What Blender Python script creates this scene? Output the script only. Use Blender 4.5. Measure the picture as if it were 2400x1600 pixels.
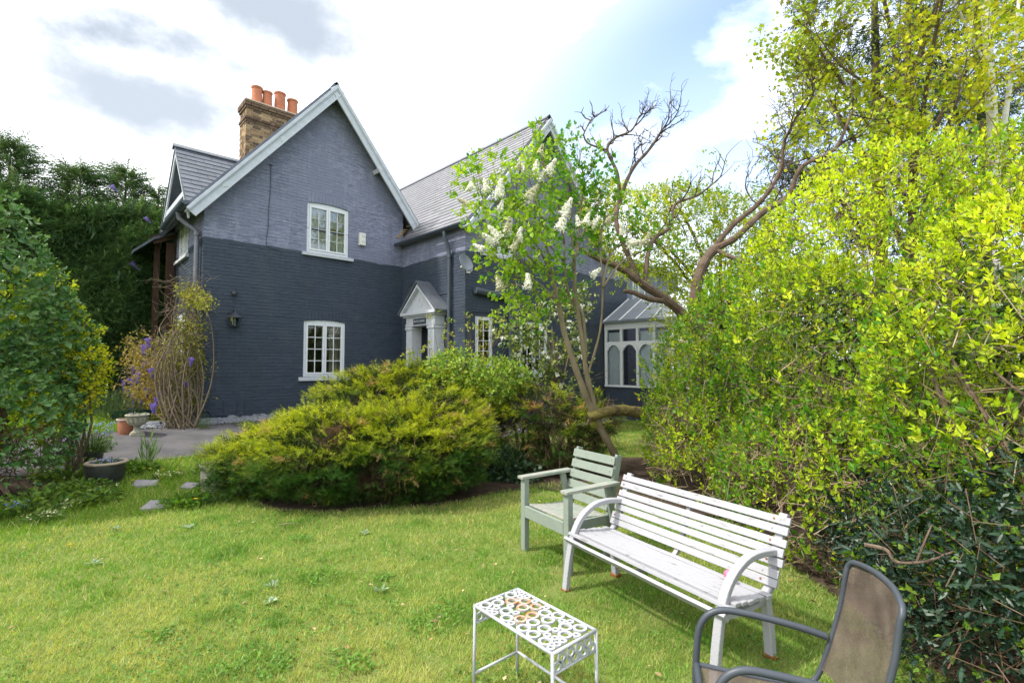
import bpy, bmesh, math, random
import numpy as np
from mathutils import Vector, Matrix

random.seed(7)
rng = np.random.default_rng(11)
rad = math.radians
for o in list(bpy.data.objects):
    bpy.data.objects.remove(o)
scene = bpy.context.scene
COL = scene.collection

# ------------------------------------------------------------------ camera
FPX = 1170.0                      # focal length in px of a 2400 px wide frame
PITCH = math.atan(55 / FPX)
HEAD = rad(47.0)                  # X axis runs along the house front
CAM_H = 1.65
cam_d = bpy.data.cameras.new('camera')
cam = bpy.data.objects.new('camera', cam_d)
COL.objects.link(cam)
cam_d.sensor_width = 36.0
cam_d.lens = FPX / 2400 * 36.0
cam_d.clip_start = 0.05
cam_d.clip_end = 3000
cam.location = (0, 0, CAM_H)
cam.rotation_euler = (rad(90) + PITCH, 0, HEAD - rad(90))
scene.camera = cam

# ------------------------------------------------------------------ sky, sun, exposure
SUN_AZ = rad(152)                 # from +X, anticlockwise: behind the house, to the left
SUN_EL = rad(53)
world = bpy.data.worlds.new('World')
scene.world = world
world.use_nodes = True
SKY_STRENGTH = 0.15
VEIL = (0.12, 0.58)
CLOUDS = [(310, 75, .175, .062, .95), (630, 35, .20, .085, .9), (330, 235, .21, .08, .87), (765, 135, .07, .035, .6), (-350, 150, .3, .1, .8), (-900, 60, .3, .12, .8), (1250, -420, .3, .12, .7)]
def ray_dir(x, y):                 # direction in which the photograph shows a spot of sky
    K_ = 2400 / 2352.0; a, b = x * K_ - 1200, 800 - y * K_
    f0, r0 = (math.cos(HEAD), math.sin(HEAD)), (math.sin(HEAD), -math.cos(HEAD))
    h = FPX * math.cos(PITCH) - b * math.sin(PITCH); z = FPX * math.sin(PITCH) + b * math.cos(PITCH)
    v = (f0[0] * h + r0[0] * a, f0[1] * h + r0[1] * a, z); n = math.sqrt(sum(q * q for q in v))
    return tuple(q / n for q in v)
def build_sky():
    nt = world.node_tree
    nt.nodes.clear()
    N, Lk = nt.nodes.new, nt.links.new
    out = N('ShaderNodeOutputWorld')
    bg = N('ShaderNodeBackground')
    bg.inputs['Strength'].default_value = SKY_STRENGTH
    sky = N('ShaderNodeTexSky')
    sky.sky_type = 'NISHITA'
    sky.sun_disc = False
    sky.sun_elevation = SUN_EL
    sky.sun_rotation = rad(90) - SUN_AZ
    sky.air_density = 1.0
    sky.dust_density = 1.0
    tc = N('ShaderNodeTexCoord')
    # thin bright cloud veil: densest on the sun's side, thinning to blue away from it, broken by noise
    nrm = N('ShaderNodeVectorMath'); nrm.operation = 'NORMALIZE'
    Lk(tc.outputs['Generated'], nrm.inputs[0])
    def noise(scale, loc, stretch, detail, rough=.55):
        mp = N('ShaderNodeMapping'); mp.inputs['Scale'].default_value = stretch; mp.inputs['Location'].default_value = loc
        Lk(nrm.outputs[0], mp.inputs['Vector'])
        nz = N('ShaderNodeTexNoise'); nz.inputs['Scale'].default_value = scale; nz.inputs['Detail'].default_value = detail
        nz.inputs['Roughness'].default_value = rough
        Lk(mp.outputs['Vector'], nz.inputs['Vector']); return nz
    def mrange(v, a, b, c, d, smooth=False):
        mr = N('ShaderNodeMapRange'); mr.clamp = True
        for k, val in (('From Min', a), ('From Max', b), ('To Min', c), ('To Max', d)): mr.inputs[k].default_value = val
        if smooth: mr.interpolation_type = 'SMOOTHSTEP'
        Lk(v, mr.inputs['Value']); return mr.outputs[0]
    def math2(op, a, b):
        m_ = N('ShaderNodeMath'); m_.operation = op
        for k, v in enumerate((a, b)):
            if isinstance(v, (int, float)): m_.inputs[k].default_value = v
            else: Lk(v, m_.inputs[k])
        return m_.outputs[0]
    def dot(vec):
        d_ = N('ShaderNodeVectorMath'); d_.operation = 'DOT_PRODUCT'; d_.inputs[1].default_value = vec
        Lk(nrm.outputs[0], d_.inputs[0]); return d_.outputs['Value']
    sunv = (math.cos(SUN_EL) * math.cos(SUN_AZ), math.cos(SUN_EL) * math.sin(SUN_AZ), math.sin(SUN_EL))
    veil = mrange(dot(sunv), VEIL[0], VEIL[1], 0.06, 1.0, True)
    streak = mrange(noise(2.6, (3.1, 1.7, .4), (1, 1, 2.2), 7, .6).outputs['Fac'], .45, .72, 0.0, .75)
    horizon = mrange(dot((0, 0, 1)), 0.0, .55, .35, .0)
    fac = math2('MINIMUM', math2('ADD', math2('ADD', veil, streak), horizon), 1.0)
    # grey undersides: a few soft clouds, ragged by noise
    nw = noise(5.5, (.3, .9, 2.2), (1, 1, 1.5), 8, .6).outputs['Fac']
    dark = None
    for (px, py, sx, sy, amt) in CLOUDS:
        c = ray_dir(px, py); r_ = (c[1] / math.hypot(c[0], c[1]), -c[0] / math.hypot(c[0], c[1]), 0.0)
        u_ = (r_[1] * c[2] - r_[2] * c[1], r_[2] * c[0] - r_[0] * c[2], r_[0] * c[1] - r_[1] * c[0])
        a_ = math2('DIVIDE', math2('SUBTRACT', dot(r_), 0.0), sx)
        b_ = math2('DIVIDE', dot(u_), sy)
        f_ = mrange(dot(c), 0.2, 0.6, 0, 1)
        e = math2('ADD', math2('MULTIPLY', a_, a_), math2('MULTIPLY', b_, b_))
        e = math2('ADD', e, math2('MULTIPLY', math2('SUBTRACT', nw, .5), 2.8))
        v_ = math2('MULTIPLY', mrange(e, 1.55, -.25, 0, amt, True), f_)
        dark = v_ if dark is None else math2('MAXIMUM', dark, v_)
    cc = N('ShaderNodeMix'); cc.data_type = 'RGBA'
    cc.inputs['A'].default_value = (6.6, 6.7, 6.8, 1)
    cc.inputs['B'].default_value = (1.15, 1.38, 1.72, 1)
    Lk(dark, cc.inputs['Factor'])
    mix = N('ShaderNodeMix'); mix.data_type = 'RGBA'
    Lk(fac, mix.inputs['Factor'])
    Lk(sky.outputs[0], mix.inputs['A'])
    Lk(cc.outputs['Result'], mix.inputs['B'])
    Lk(mix.outputs['Result'], bg.inputs['Color'])
    Lk(bg.outputs[0], out.inputs['Surface'])
build_sky()

sun_d = bpy.data.lights.new('sun', 'SUN')
sun = bpy.data.objects.new('sun', sun_d)
COL.objects.link(sun)
sun_d.energy = 2.2
sun_d.angle = rad(3.0)
sun_d.color = (1.0, 0.95, 0.86)
sd = Vector((math.cos(SUN_EL) * math.cos(SUN_AZ), math.cos(SUN_EL) * math.sin(SUN_AZ), math.sin(SUN_EL)))
sun.rotation_euler = sd.to_track_quat('Z', 'Y').to_euler()
sun.location = sd * 40

vs = scene.view_settings
vs.view_transform = 'Standard'
vs.look = 'None'
vs.exposure = 1.35
vs.gamma = 1.0
vs.use_curve_mapping = False
scene.render.engine = 'CYCLES'
scene.cycles.max_bounces = 5
scene.cycles.diffuse_bounces = 3
scene.cycles.glossy_bounces = 2
scene.cycles.transmission_bounces = 3
scene.cycles.transparent_max_bounces = 8

# ------------------------------------------------------------------ measuring helpers
FWD0 = np.array([math.cos(HEAD), math.sin(HEAD), 0.0])
RGT = np.array([math.sin(HEAD), -math.cos(HEAD), 0.0])
UP0 = np.array([0, 0, 1.0])
FWD = FWD0 * math.cos(PITCH) + UP0 * math.sin(PITCH)
UPV = UP0 * math.cos(PITCH) - FWD0 * math.sin(PITCH)
CAMP = np.array([0, 0, CAM_H])
K = 2400 / 2352.0
def ray(x, y):
    return FWD * FPX + RGT * (x * K - 1200) + UPV * (800 - y * K)
def P(x, y, d):                    # a spot seen at (x, y) that stands d metres ahead
    r = ray(x, y)
    return CAMP + r * (d / FPX)
def LD(lat, dep, z):               # metres to the right, metres ahead, height
    return RGT * lat + FWD0 * dep + np.array([0, 0, z])
def onY(x, y, Y):
    r = ray(x, y); return CAMP + r * (Y / r[1])
def onX(x, y, X):
    r = ray(x, y); return CAMP + r * (X / r[0])
_gy = np.arange(6.5, 13.76, 0.25)
_s = np.clip((_gy - 6.8) / 6.2, 0, 1)
_gz = 0.55 * _s * _s * (3 - 2 * _s)
def g(y):
    return np.interp(y, _gy, _gz)
def G(x, y):                       # where that line of sight meets the ground
    r = ray(x, y); t = -CAM_H / r[2]
    for _ in range(60):
        p = CAMP + r * t
        t = 0.5 * t + 0.5 * ((float(g(p[1])) - CAM_H) / r[2])
    p = CAMP + r * t
    p[2] = float(g(p[1]))
    return p

# ------------------------------------------------------------------ mesh helpers
def new_mesh(name, V, F, col=None, smooth=False):
    me = bpy.data.meshes.new(name)
    V = np.asarray(V, dtype=np.float32)
    if isinstance(F, np.ndarray):
        k = F.shape[1]; n = len(F)
        me.vertices.add(len(V)); me.loops.add(n * k); me.polygons.add(n)
        me.vertices.foreach_set('co', V.ravel())
        me.loops.foreach_set('vertex_index', F.astype(np.int32).ravel())
        me.polygons.foreach_set('loop_start', np.arange(0, n * k, k, dtype=np.int32))
        me.update(calc_edges=True)
    else:
        me.from_pydata([tuple(map(float, v)) for v in V], [], F)
        me.update()
    me.polygons.foreach_set('use_smooth', np.full(len(me.polygons), bool(smooth)))
    if col is not None:
        c = np.asarray(col, dtype=np.float32)
        if c.shape[1] == 3:
            c = np.concatenate([c, np.ones((len(c), 1), np.float32)], 1)
        at = me.color_attributes.new('col', 'FLOAT_COLOR', 'POINT')
        at.data.foreach_set('color', c.ravel())
    return me

def rootloc(o):
    while o.parent is not None:
        o = o.parent
    return np.array(o.location)

def link(name, me, mat, parent=None):
    o = bpy.data.objects.new(name, me)
    COL.objects.link(o)
    if mat is not None and len(me.materials) == 0:
        me.materials.append(mat)
    if parent is not None:
        o.parent = parent
    return o

def build(name, V, F, mat, parent=None, col=None, smooth=False, kind=None):
    V = np.asarray(V, dtype=np.float64)
    if parent is not None:
        V = V - rootloc(parent)
    o = link(name, new_mesh(name, V, F, col, smooth), mat, parent)
    if kind:
        o['kind'] = kind
    return o

def tag(o, label, cat, group=None):
    o['label'] = label; o['category'] = cat
    if group:
        o['group'] = group
    return o

def thing(name, loc, label, cat, group=None):
    o = bpy.data.objects.new(name, None)
    o.empty_display_size = 0.2
    COL.objects.link(o)
    o.location = tuple(map(float, loc))
    return tag(o, label, cat, group)

class MB:
    def __init__(self):
        self.v = []; self.f = []
    def quad(self, pts):
        n = len(self.v)
        self.v += [tuple(map(float, p)) for p in pts]
        self.f.append(tuple(range(n, n + len(pts))))
        return self
    def hexa(self, c8):            # 4 bottom, 4 top corners
        n = len(self.v)
        self.v += [tuple(map(float, p)) for p in c8]
        for q in ((0, 3, 2, 1), (4, 5, 6, 7), (0, 1, 5, 4), (1, 2, 6, 5), (2, 3, 7, 6), (3, 0, 4, 7)):
            self.f.append(tuple(n + i for i in q))
        return self
    def box(self, c, ax, ay, az):  # centre and half axes
        c, ax, ay, az = map(np.array, (c, ax, ay, az))
        return self.hexa([c - ax - ay - az, c + ax - ay - az, c + ax + ay - az, c - ax + ay - az,
                          c - ax - ay + az, c + ax - ay + az, c + ax + ay + az, c - ax + ay + az])
    def bb(self, a, b):            # axis aligned, two corners
        a, b = np.minimum(a, b), np.maximum(a, b)
        c = (a + b) / 2; h = (b - a) / 2
        return self.box(c, (h[0], 0, 0), (0, h[1], 0), (0, 0, h[2]))
    def tube(self, pts, rs, n=8, cap=True):
        pts = [np.array(p, float) for p in pts]
        if np.isscalar(rs):
            rs = [rs] * len(pts)
        base = len(self.v); up = None
        for i, p in enumerate(pts):
            t = pts[min(i + 1, len(pts) - 1)] - pts[max(i - 1, 0)]
            t /= (np.linalg.norm(t) + 1e-9)
            if up is None:
                up = np.array([0, 0, 1.]) if abs(t[2]) < 0.9 else np.array([1., 0, 0])
            a = up - t * (up @ t); a /= (np.linalg.norm(a) + 1e-9); up = a
            b = np.cross(t, a)
            for k in range(n):
                q = 2 * math.pi * k / n
                self.v.append(tuple(p + (a * math.cos(q) + b * math.sin(q)) * rs[i]))
        for i in range(len(pts) - 1):
            for k in range(n):
                k2 = (k + 1) % n
                self.f.append((base + i * n + k, base + i * n + k2, base + (i + 1) * n + k2, base + (i + 1) * n + k))
        if cap:
            self.f.append(tuple(base + k for k in reversed(range(n))))
            self.f.append(tuple(base + (len(pts) - 1) * n + k for k in range(n)))
        return self
    def lathe(self, c, prof, n=24):
        base = len(self.v)
        for r, z in prof:
            for k in range(n):
                q = 2 * math.pi * k / n
                self.v.append((c[0] + r * math.cos(q), c[1] + r * math.sin(q), c[2] + z))
        for i in range(len(prof) - 1):
            for k in range(n):
                k2 = (k + 1) % n
                self.f.append((base + i * n + k, base + i * n + k2, base + (i + 1) * n + k2, base + (i + 1) * n + k))
        return self
    def out(self, name, mat, parent=None, smooth=False, kind=None, bevel=0):
        o = build(name, np.array(self.v), self.f, mat, parent, None, smooth, kind)
        if bevel:
            m = o.modifiers.new('bevel', 'BEVEL'); m.width = bevel; m.segments = 2; m.limit_method = 'ANGLE'
        return o

def smooth_angle(o, ang=40):
    me = o.data
    me.polygons.foreach_set('use_smooth', np.ones(len(me.polygons), dtype=bool))
    try:
        me.set_sharp_from_angle(angle=rad(ang))
    except Exception:
        pass
    return o

# vectorised instancing of small templates -------------------------------------------------
def nrmz(a):
    return a / (np.linalg.norm(a, axis=-1, keepdims=True) + 1e-9)
def frames(d, n):                  # leaf axis d, leaf normal about n -> (N,3,3) columns d, side, normal
    d = nrmz(d); s = nrmz(np.cross(n, d)); n2 = np.cross(d, s)
    return np.stack([d, s, n2], axis=-1)
def inst(T, TF, pos, M, sc, col):
    T = np.asarray(T, float); TF = np.asarray(TF)
    N = len(pos); k = len(T)
    if np.ndim(sc) == 1:
        sc = np.repeat(np.asarray(sc)[:, None], 3, 1)
    L = T[None, :, :] * sc[:, None, :]
    V = np.einsum('nij,nkj->nki', M, L) + pos[:, None, :]
    F = TF[None] + (np.arange(N) * k)[:, None, None]
    C = np.repeat(col[:, None, :], k, 1)
    return V.reshape(-1, 3), F.reshape(-1, TF.shape[1]), C.reshape(-1, 3)
def join(*parts):
    V, F, C = [], [], []; n = 0
    for v, f, c in parts:
        V.append(v); F.append(f + n); C.append(c); n += len(v)
    return np.concatenate(V), np.concatenate(F), np.concatenate(C)
def sticks(p0, p1, r0, r1, col):
    p0 = np.asarray(p0, float); p1 = np.asarray(p1, float); N = len(p0)
    d = nrmz(p1 - p0)
    h = np.where(np.abs(d[:, 2:3]) < 0.9, np.array([[0, 0, 1.]]), np.array([[1., 0, 0]]))
    a = nrmz(np.cross(d, h)); b = np.cross(d, a)
    vs_ = []
    for p, r in ((p0, r0), (p1, r1)):
        r = np.broadcast_to(np.asarray(r, float), (N,))[:, None]
        for q in (0, 2.094, 4.189):
            vs_.append(p + (a * math.cos(q) + b * math.sin(q)) * r)
    V = np.stack(vs_, 1)
    TF = np.array([(0, 1, 4), (0, 4, 3), (1, 2, 5), (1, 5, 4), (2, 0, 3), (2, 3, 5)])
    F = TF[None] + (np.arange(N) * 6)[:, None, None]
    return V.reshape(-1, 3), F.reshape(-1, 3), np.repeat(col[:, None, :], 6, 1).reshape(-1, 3)
def rv(n):                         # random unit vectors
    return nrmz(rng.normal(size=(n, 3)))
_W = [(nrmz(rng.normal(size=3)), rng.uniform(0, 6.28)) for _ in range(24)]
def lump(p, sc, k0=0, n=8):        # smooth pseudo noise about -1..1
    r = 0
    for i in range(n):
        w, ph = _W[(k0 + i) % 24]
        r = r + np.sin(p @ w * sc * (1 + 0.37 * i) + ph * (i + 1)) / (1 + 0.35 * i)
    return r / 2.2
_HT = rng.random(65536)
def vnoise(x, y, sc, seed=0):      # value noise, 0..1
    x = np.asarray(x) * sc + seed * 17.3; y = np.asarray(y) * sc + seed * 9.1
    xi = np.floor(x).astype(np.int64); yi = np.floor(y).astype(np.int64); u = x - xi; v = y - yi
    u = u * u * (3 - 2 * u); v = v * v * (3 - 2 * v)
    h = lambda a, b: _HT[(a * 7919 + b * 104729 + seed * 131) % 65536]
    return (h(xi, yi) * (1 - u) + h(xi + 1, yi) * u) * (1 - v) + (h(xi, yi + 1) * (1 - u) + h(xi + 1, yi + 1) * u) * v
def mixc(a, b, t):
    a = np.array(a); b = np.array(b); t = np.clip(np.asarray(t), 0, 1)[:, None]
    return a[None] * (1 - t) + b[None] * t
def jit(c, s):
    k = len(c)
    return np.clip(c * (1 + rng.normal(size=(k, 1)) * s) * (1 + rng.normal(size=(k, 3)) * s * 0.3), 0.002, 1)

def sample_blobs(blobs, n, depth=0.12, lumpy=0.12, lsc=2.5, back=0.35, seed_k=0, zmin=None):
    """points spread in the outer shell of a union of ellipsoids (lat, depth, z centre and radii)"""
    blobs = [(np.array(c, float), np.array(r, float)) for c, r in blobs]
    area = np.array([(r[0] * r[1] + r[1] * r[2] + r[0] * r[2]) for c, r in blobs]); area /= area.sum()
    outp, outn = [], []
    tot = 0
    while tot < n:
        m = int(n * 1.6) + 50
        which = rng.choice(len(blobs), m, p=area)
        c = np.array([b[0] for b in blobs])[which]; r = np.array([b[1] for b in blobs])[which]
        u = rv(m)
        inn = np.abs(rng.exponential(depth, m))
        f = (1 + lumpy * lump(c + u * r, lsc, seed_k))[:, None] * (1 - np.minimum(inn, 0.85))[:, None]
        q = c + u * r * f
        keep = np.ones(m, bool)
        for j, (cj, rj) in enumerate(blobs):
            e = (((q - cj) / rj) ** 2).sum(1)
            keep &= ~((which != j) & (e < 0.62))
        nn = nrmz(u / r)
        wp = q[:, 0:1] * RGT + q[:, 1:2] * FWD0; wp[:, 2] = q[:, 2]
        wn = nn[:, 0:1] * RGT + nn[:, 1:2] * FWD0; wn[:, 2] = nn[:, 2]
        facing = ((CAMP - wp) * wn).sum(1) > -0.25
        keep &= facing | (rng.random(m) < back)
        keep &= wp[:, 2] > (g(wp[:, 1]) + 0.03 if zmin is None else zmin)
        outp.append(wp[keep]); outn.append(wn[keep]); tot += keep.sum()
    return np.concatenate(outp)[:n], np.concatenate(outn)[:n]

# leaf templates: length along x, width along y, normal z -----------------------------------
LEAF = (np.array([(0, 0, 0), (.42, .26, .05), (.42, -.26, .05), (1, 0, -.04), (.45, 0, -.04)]),
        np.array([(0, 2, 4), (4, 2, 3), (3, 1, 4), (4, 1, 0)]))
BROAD = (np.array([(0, 0, 0), (.15, .3, .03), (.5, .4, .05), (.15, -.3, .03), (.5, -.4, .05), (1, 0, -.12), (.45, 0, -.05)]),
         np.array([(0, 6, 1), (1, 6, 2), (2, 6, 5), (0, 3, 6), (3, 4, 6), (4, 5, 6)]))
DIA = (np.array([(0, 0, 0), (.45, .22, 0.03), (1, 0, 0), (.45, -.22, 0.03)]), np.array([(0, 3, 2), (0, 2, 1)]))
def make_frond(n, spread, droop, w):
    V, F = [], []
    V += [(0, w * .3, 0), (0, -w * .3, 0), (1, 0, -droop)]
    F += [(0, 1, 2)]
    for i in range(n):
        t = 0.08 + 0.84 * i / (n - 1); s = 1 if i % 2 else -1
        l = spread * (1 - t * 0.75) * (0.8 + 0.4 * ((i * 7) % 5) / 4)
        b = len(V); z = -droop * t * t
        V += [(t, 0, z), (t + w * 1.2, s * w * .2, z), (t + l * .75, s * l * .62, z - droop * .25 + ((i * 5) % 3 - 1) * .04)]
        F += [(b, b + 1, b + 2)]
    return np.array(V), np.array(F)
FROND = make_frond(9, .42, .12, .07)
CYP = make_frond(11, .34, .30, .06)
def star(pts):
    V = [(0, 0, 0)] + [(r * math.cos(a) * .5 + .38, r * math.sin(a) * .5, -.08 * r) for a, r in pts]
    F = [(0, i, i + 1) for i in range(1, len(pts))]
    return np.array(V), np.array(F)
MAPLE = star([(rad(a), r) for a, r in ((-160, .55), (-118, .95), (-95, .5), (-62, 1.05), (-30, .52), (0, 1.25), (30, .52), (62, 1.05), (95, .5), (118, .95), (160, .55))])
HOLLY = (np.array([(0, 0, 0), (.2, .2, .12), (.33, .09, 0), (.5, .24, .14), (.66, .09, 0), (.85, .13, .1), (1, 0, -.02),
                   (.85, -.13, .1), (.66, -.09, 0), (.5, -.24, .14), (.33, -.09, 0), (.2, -.2, .12)]),
         np.array([(0, 10, 2), (0, 2, 1), (0, 11, 10), (10, 8, 4), (10, 4, 2), (2, 4, 3), (10, 9, 8), (8, 6, 4), (4, 6, 5), (8, 7, 6)]))
# ------------------------------------------------------------------ materials
def mat(name, base, rough=.6, spec=.4, var=.12, vsc=6.0, bump=0.15, bsc=40.0, base2=None, stretch=(1, 1, 1), metal=0, thr=None):
    m = bpy.data.materials.new(name); m.use_nodes = True
    nt = m.node_tree; N, Lk = nt.nodes.new, nt.links.new
    b = nt.nodes['Principled BSDF']
    b.inputs['Roughness'].default_value = rough
    b.inputs['Specular IOR Level'].default_value = spec
    b.inputs['Metallic'].default_value = metal
    tc = N('ShaderNodeTexCoord'); mp = N('ShaderNodeMapping')
    geo = N('ShaderNodeNewGeometry')
    mp.inputs['Scale'].default_value = stretch
    Lk(geo.outputs['Position'], mp.inputs['Vector'])
    n1 = N('ShaderNodeTexNoise'); n1.inputs['Scale'].default_value = vsc; n1.inputs['Detail'].default_value = 5
    n1.inputs['Roughness'].default_value = .65
    Lk(mp.outputs[0], n1.inputs['Vector'])
    mr = N('ShaderNodeMapRange')
    lo, hi = thr if thr else (.3, .7)
    mr.inputs['From Min'].default_value = lo; mr.inputs['From Max'].default_value = hi
    Lk(n1.outputs['Fac'], mr.inputs['Value'])
    mx = N('ShaderNodeMix'); mx.data_type = 'RGBA'
    B = base2 if base2 else tuple(min(1, c * (1 + var)) for c in base)
    A = base if base2 else tuple(c * (1 - var) for c in base)
    mx.inputs['A'].default_value = (*A, 1); mx.inputs['B'].default_value = (*B, 1)
    Lk(mr.outputs[0], mx.inputs['Factor'])
    Lk(mx.outputs['Result'], b.inputs['Base Color'])
    if bump:
        n2 = N('ShaderNodeTexNoise'); n2.inputs['Scale'].default_value = bsc; n2.inputs['Detail'].default_value = 4
        Lk(mp.outputs[0], n2.inputs['Vector'])
        bp = N('ShaderNodeBump'); bp.inputs['Strength'].default_value = bump; bp.inputs['Distance'].default_value = .02
        Lk(n2.outputs['Fac'], bp.inputs['Height'])
        Lk(bp.outputs[0], b.inputs['Normal'])
    return m

def per_piece(m, amt):
    """each slate or brick has a tone of its own"""
    nt = m.node_tree; N, Lk = nt.nodes.new, nt.links.new; b = nt.nodes['Principled BSDF']
    src = b.inputs['Base Color'].links[0].from_socket
    oi = N('ShaderNodeObjectInfo'); mr = N('ShaderNodeMapRange'); mr.inputs['To Min'].default_value = 1 - amt; mr.inputs['To Max'].default_value = 1 + amt
    Lk(oi.outputs['Random'], mr.inputs['Value'])
    ml = N('ShaderNodeVectorMath'); ml.operation = 'MULTIPLY'
    Lk(src, ml.inputs[0]); Lk(mr.outputs[0], ml.inputs[1]); Lk(ml.outputs[0], b.inputs['Base Color'])
    return m

def leafmat(name, trans=.35, rough=.45, spec=.35, tint=(1.25, 1.3, .55)):
    m = bpy.data.materials.new(name); m.use_nodes = True
    nt = m.node_tree; N, Lk = nt.nodes.new, nt.links.new
    b = nt.nodes['Principled BSDF']; out = nt.nodes['Material Output']
    b.inputs['Roughness'].default_value = rough
    b.inputs['Specular IOR Level'].default_value = spec
    a = N('ShaderNodeAttribute'); a.attribute_name = 'col'
    geo = N('ShaderNodeNewGeometry')
    nz = N('ShaderNodeTexNoise'); nz.inputs['Scale'].default_value = 45; nz.inputs['Detail'].default_value = 2
    Lk(geo.outputs['Position'], nz.inputs['Vector'])
    mr = N('ShaderNodeMapRange'); mr.inputs['To Min'].default_value = .78; mr.inputs['To Max'].default_value = 1.22
    mr.inputs['From Min'].default_value = .3; mr.inputs['From Max'].default_value = .7
    Lk(nz.outputs['Fac'], mr.inputs['Value'])
    ml = N('ShaderNodeVectorMath'); ml.operation = 'MULTIPLY'
    Lk(a.outputs['Color'], ml.inputs[0]); Lk(mr.outputs[0], ml.inputs[1])
    Lk(ml.outputs[0], b.inputs['Base Color'])
    if trans:
        t = N('ShaderNodeBsdfTranslucent'); m2 = N('ShaderNodeVectorMath'); m2.operation = 'MULTIPLY'
        m2.inputs[1].default_value = tint
        Lk(ml.outputs[0], m2.inputs[0]); Lk(m2.outputs[0], t.inputs['Color'])
        mx = N('ShaderNodeMixShader'); mx.inputs[0].default_value = trans
        Lk(b.outputs[0], mx.inputs[1]); Lk(t.outputs[0], mx.inputs[2]); Lk(mx.outputs[0], out.inputs['Surface'])
    return m

def glassmat(name, tint=(.9, .95, .95), ior=1.6):
    m = bpy.data.materials.new(name); m.use_nodes = True
    nt = m.node_tree; N, Lk = nt.nodes.new, nt.links.new
    out = nt.nodes['Material Output']; nt.nodes.remove(nt.nodes['Principled BSDF'])
    g_ = N('ShaderNodeBsdfGlossy'); g_.inputs['Roughness'].default_value = .015
    t = N('ShaderNodeBsdfTransparent'); t.inputs['Color'].default_value = (*tint, 1)
    geo = N('ShaderNodeNewGeometry')
    nz = N('ShaderNodeTexNoise'); nz.inputs['Scale'].default_value = 3.5
    Lk(geo.outputs['Position'], nz.inputs['Vector'])
    bp = N('ShaderNodeBump'); bp.inputs['Strength'].default_value = .12; bp.inputs['Distance'].default_value = .02
    Lk(nz.outputs['Fac'], bp.inputs['Height']); Lk(bp.outputs[0], g_.inputs['Normal'])
    fr = N('ShaderNodeFresnel'); fr.inputs['IOR'].default_value = ior
    mul = N('ShaderNodeMath'); mul.operation = 'MULTIPLY'; mul.inputs[1].default_value = 1.7; mul.use_clamp = True
    Lk(fr.outputs[0], mul.inputs[0])
    mx = N('ShaderNodeMixShader')
    Lk(mul.outputs[0], mx.inputs[0]); Lk(t.outputs[0], mx.inputs[1]); Lk(g_.outputs[0], mx.inputs[2]); Lk(mx.outputs[0], out.inputs['Surface'])
    return m

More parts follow.
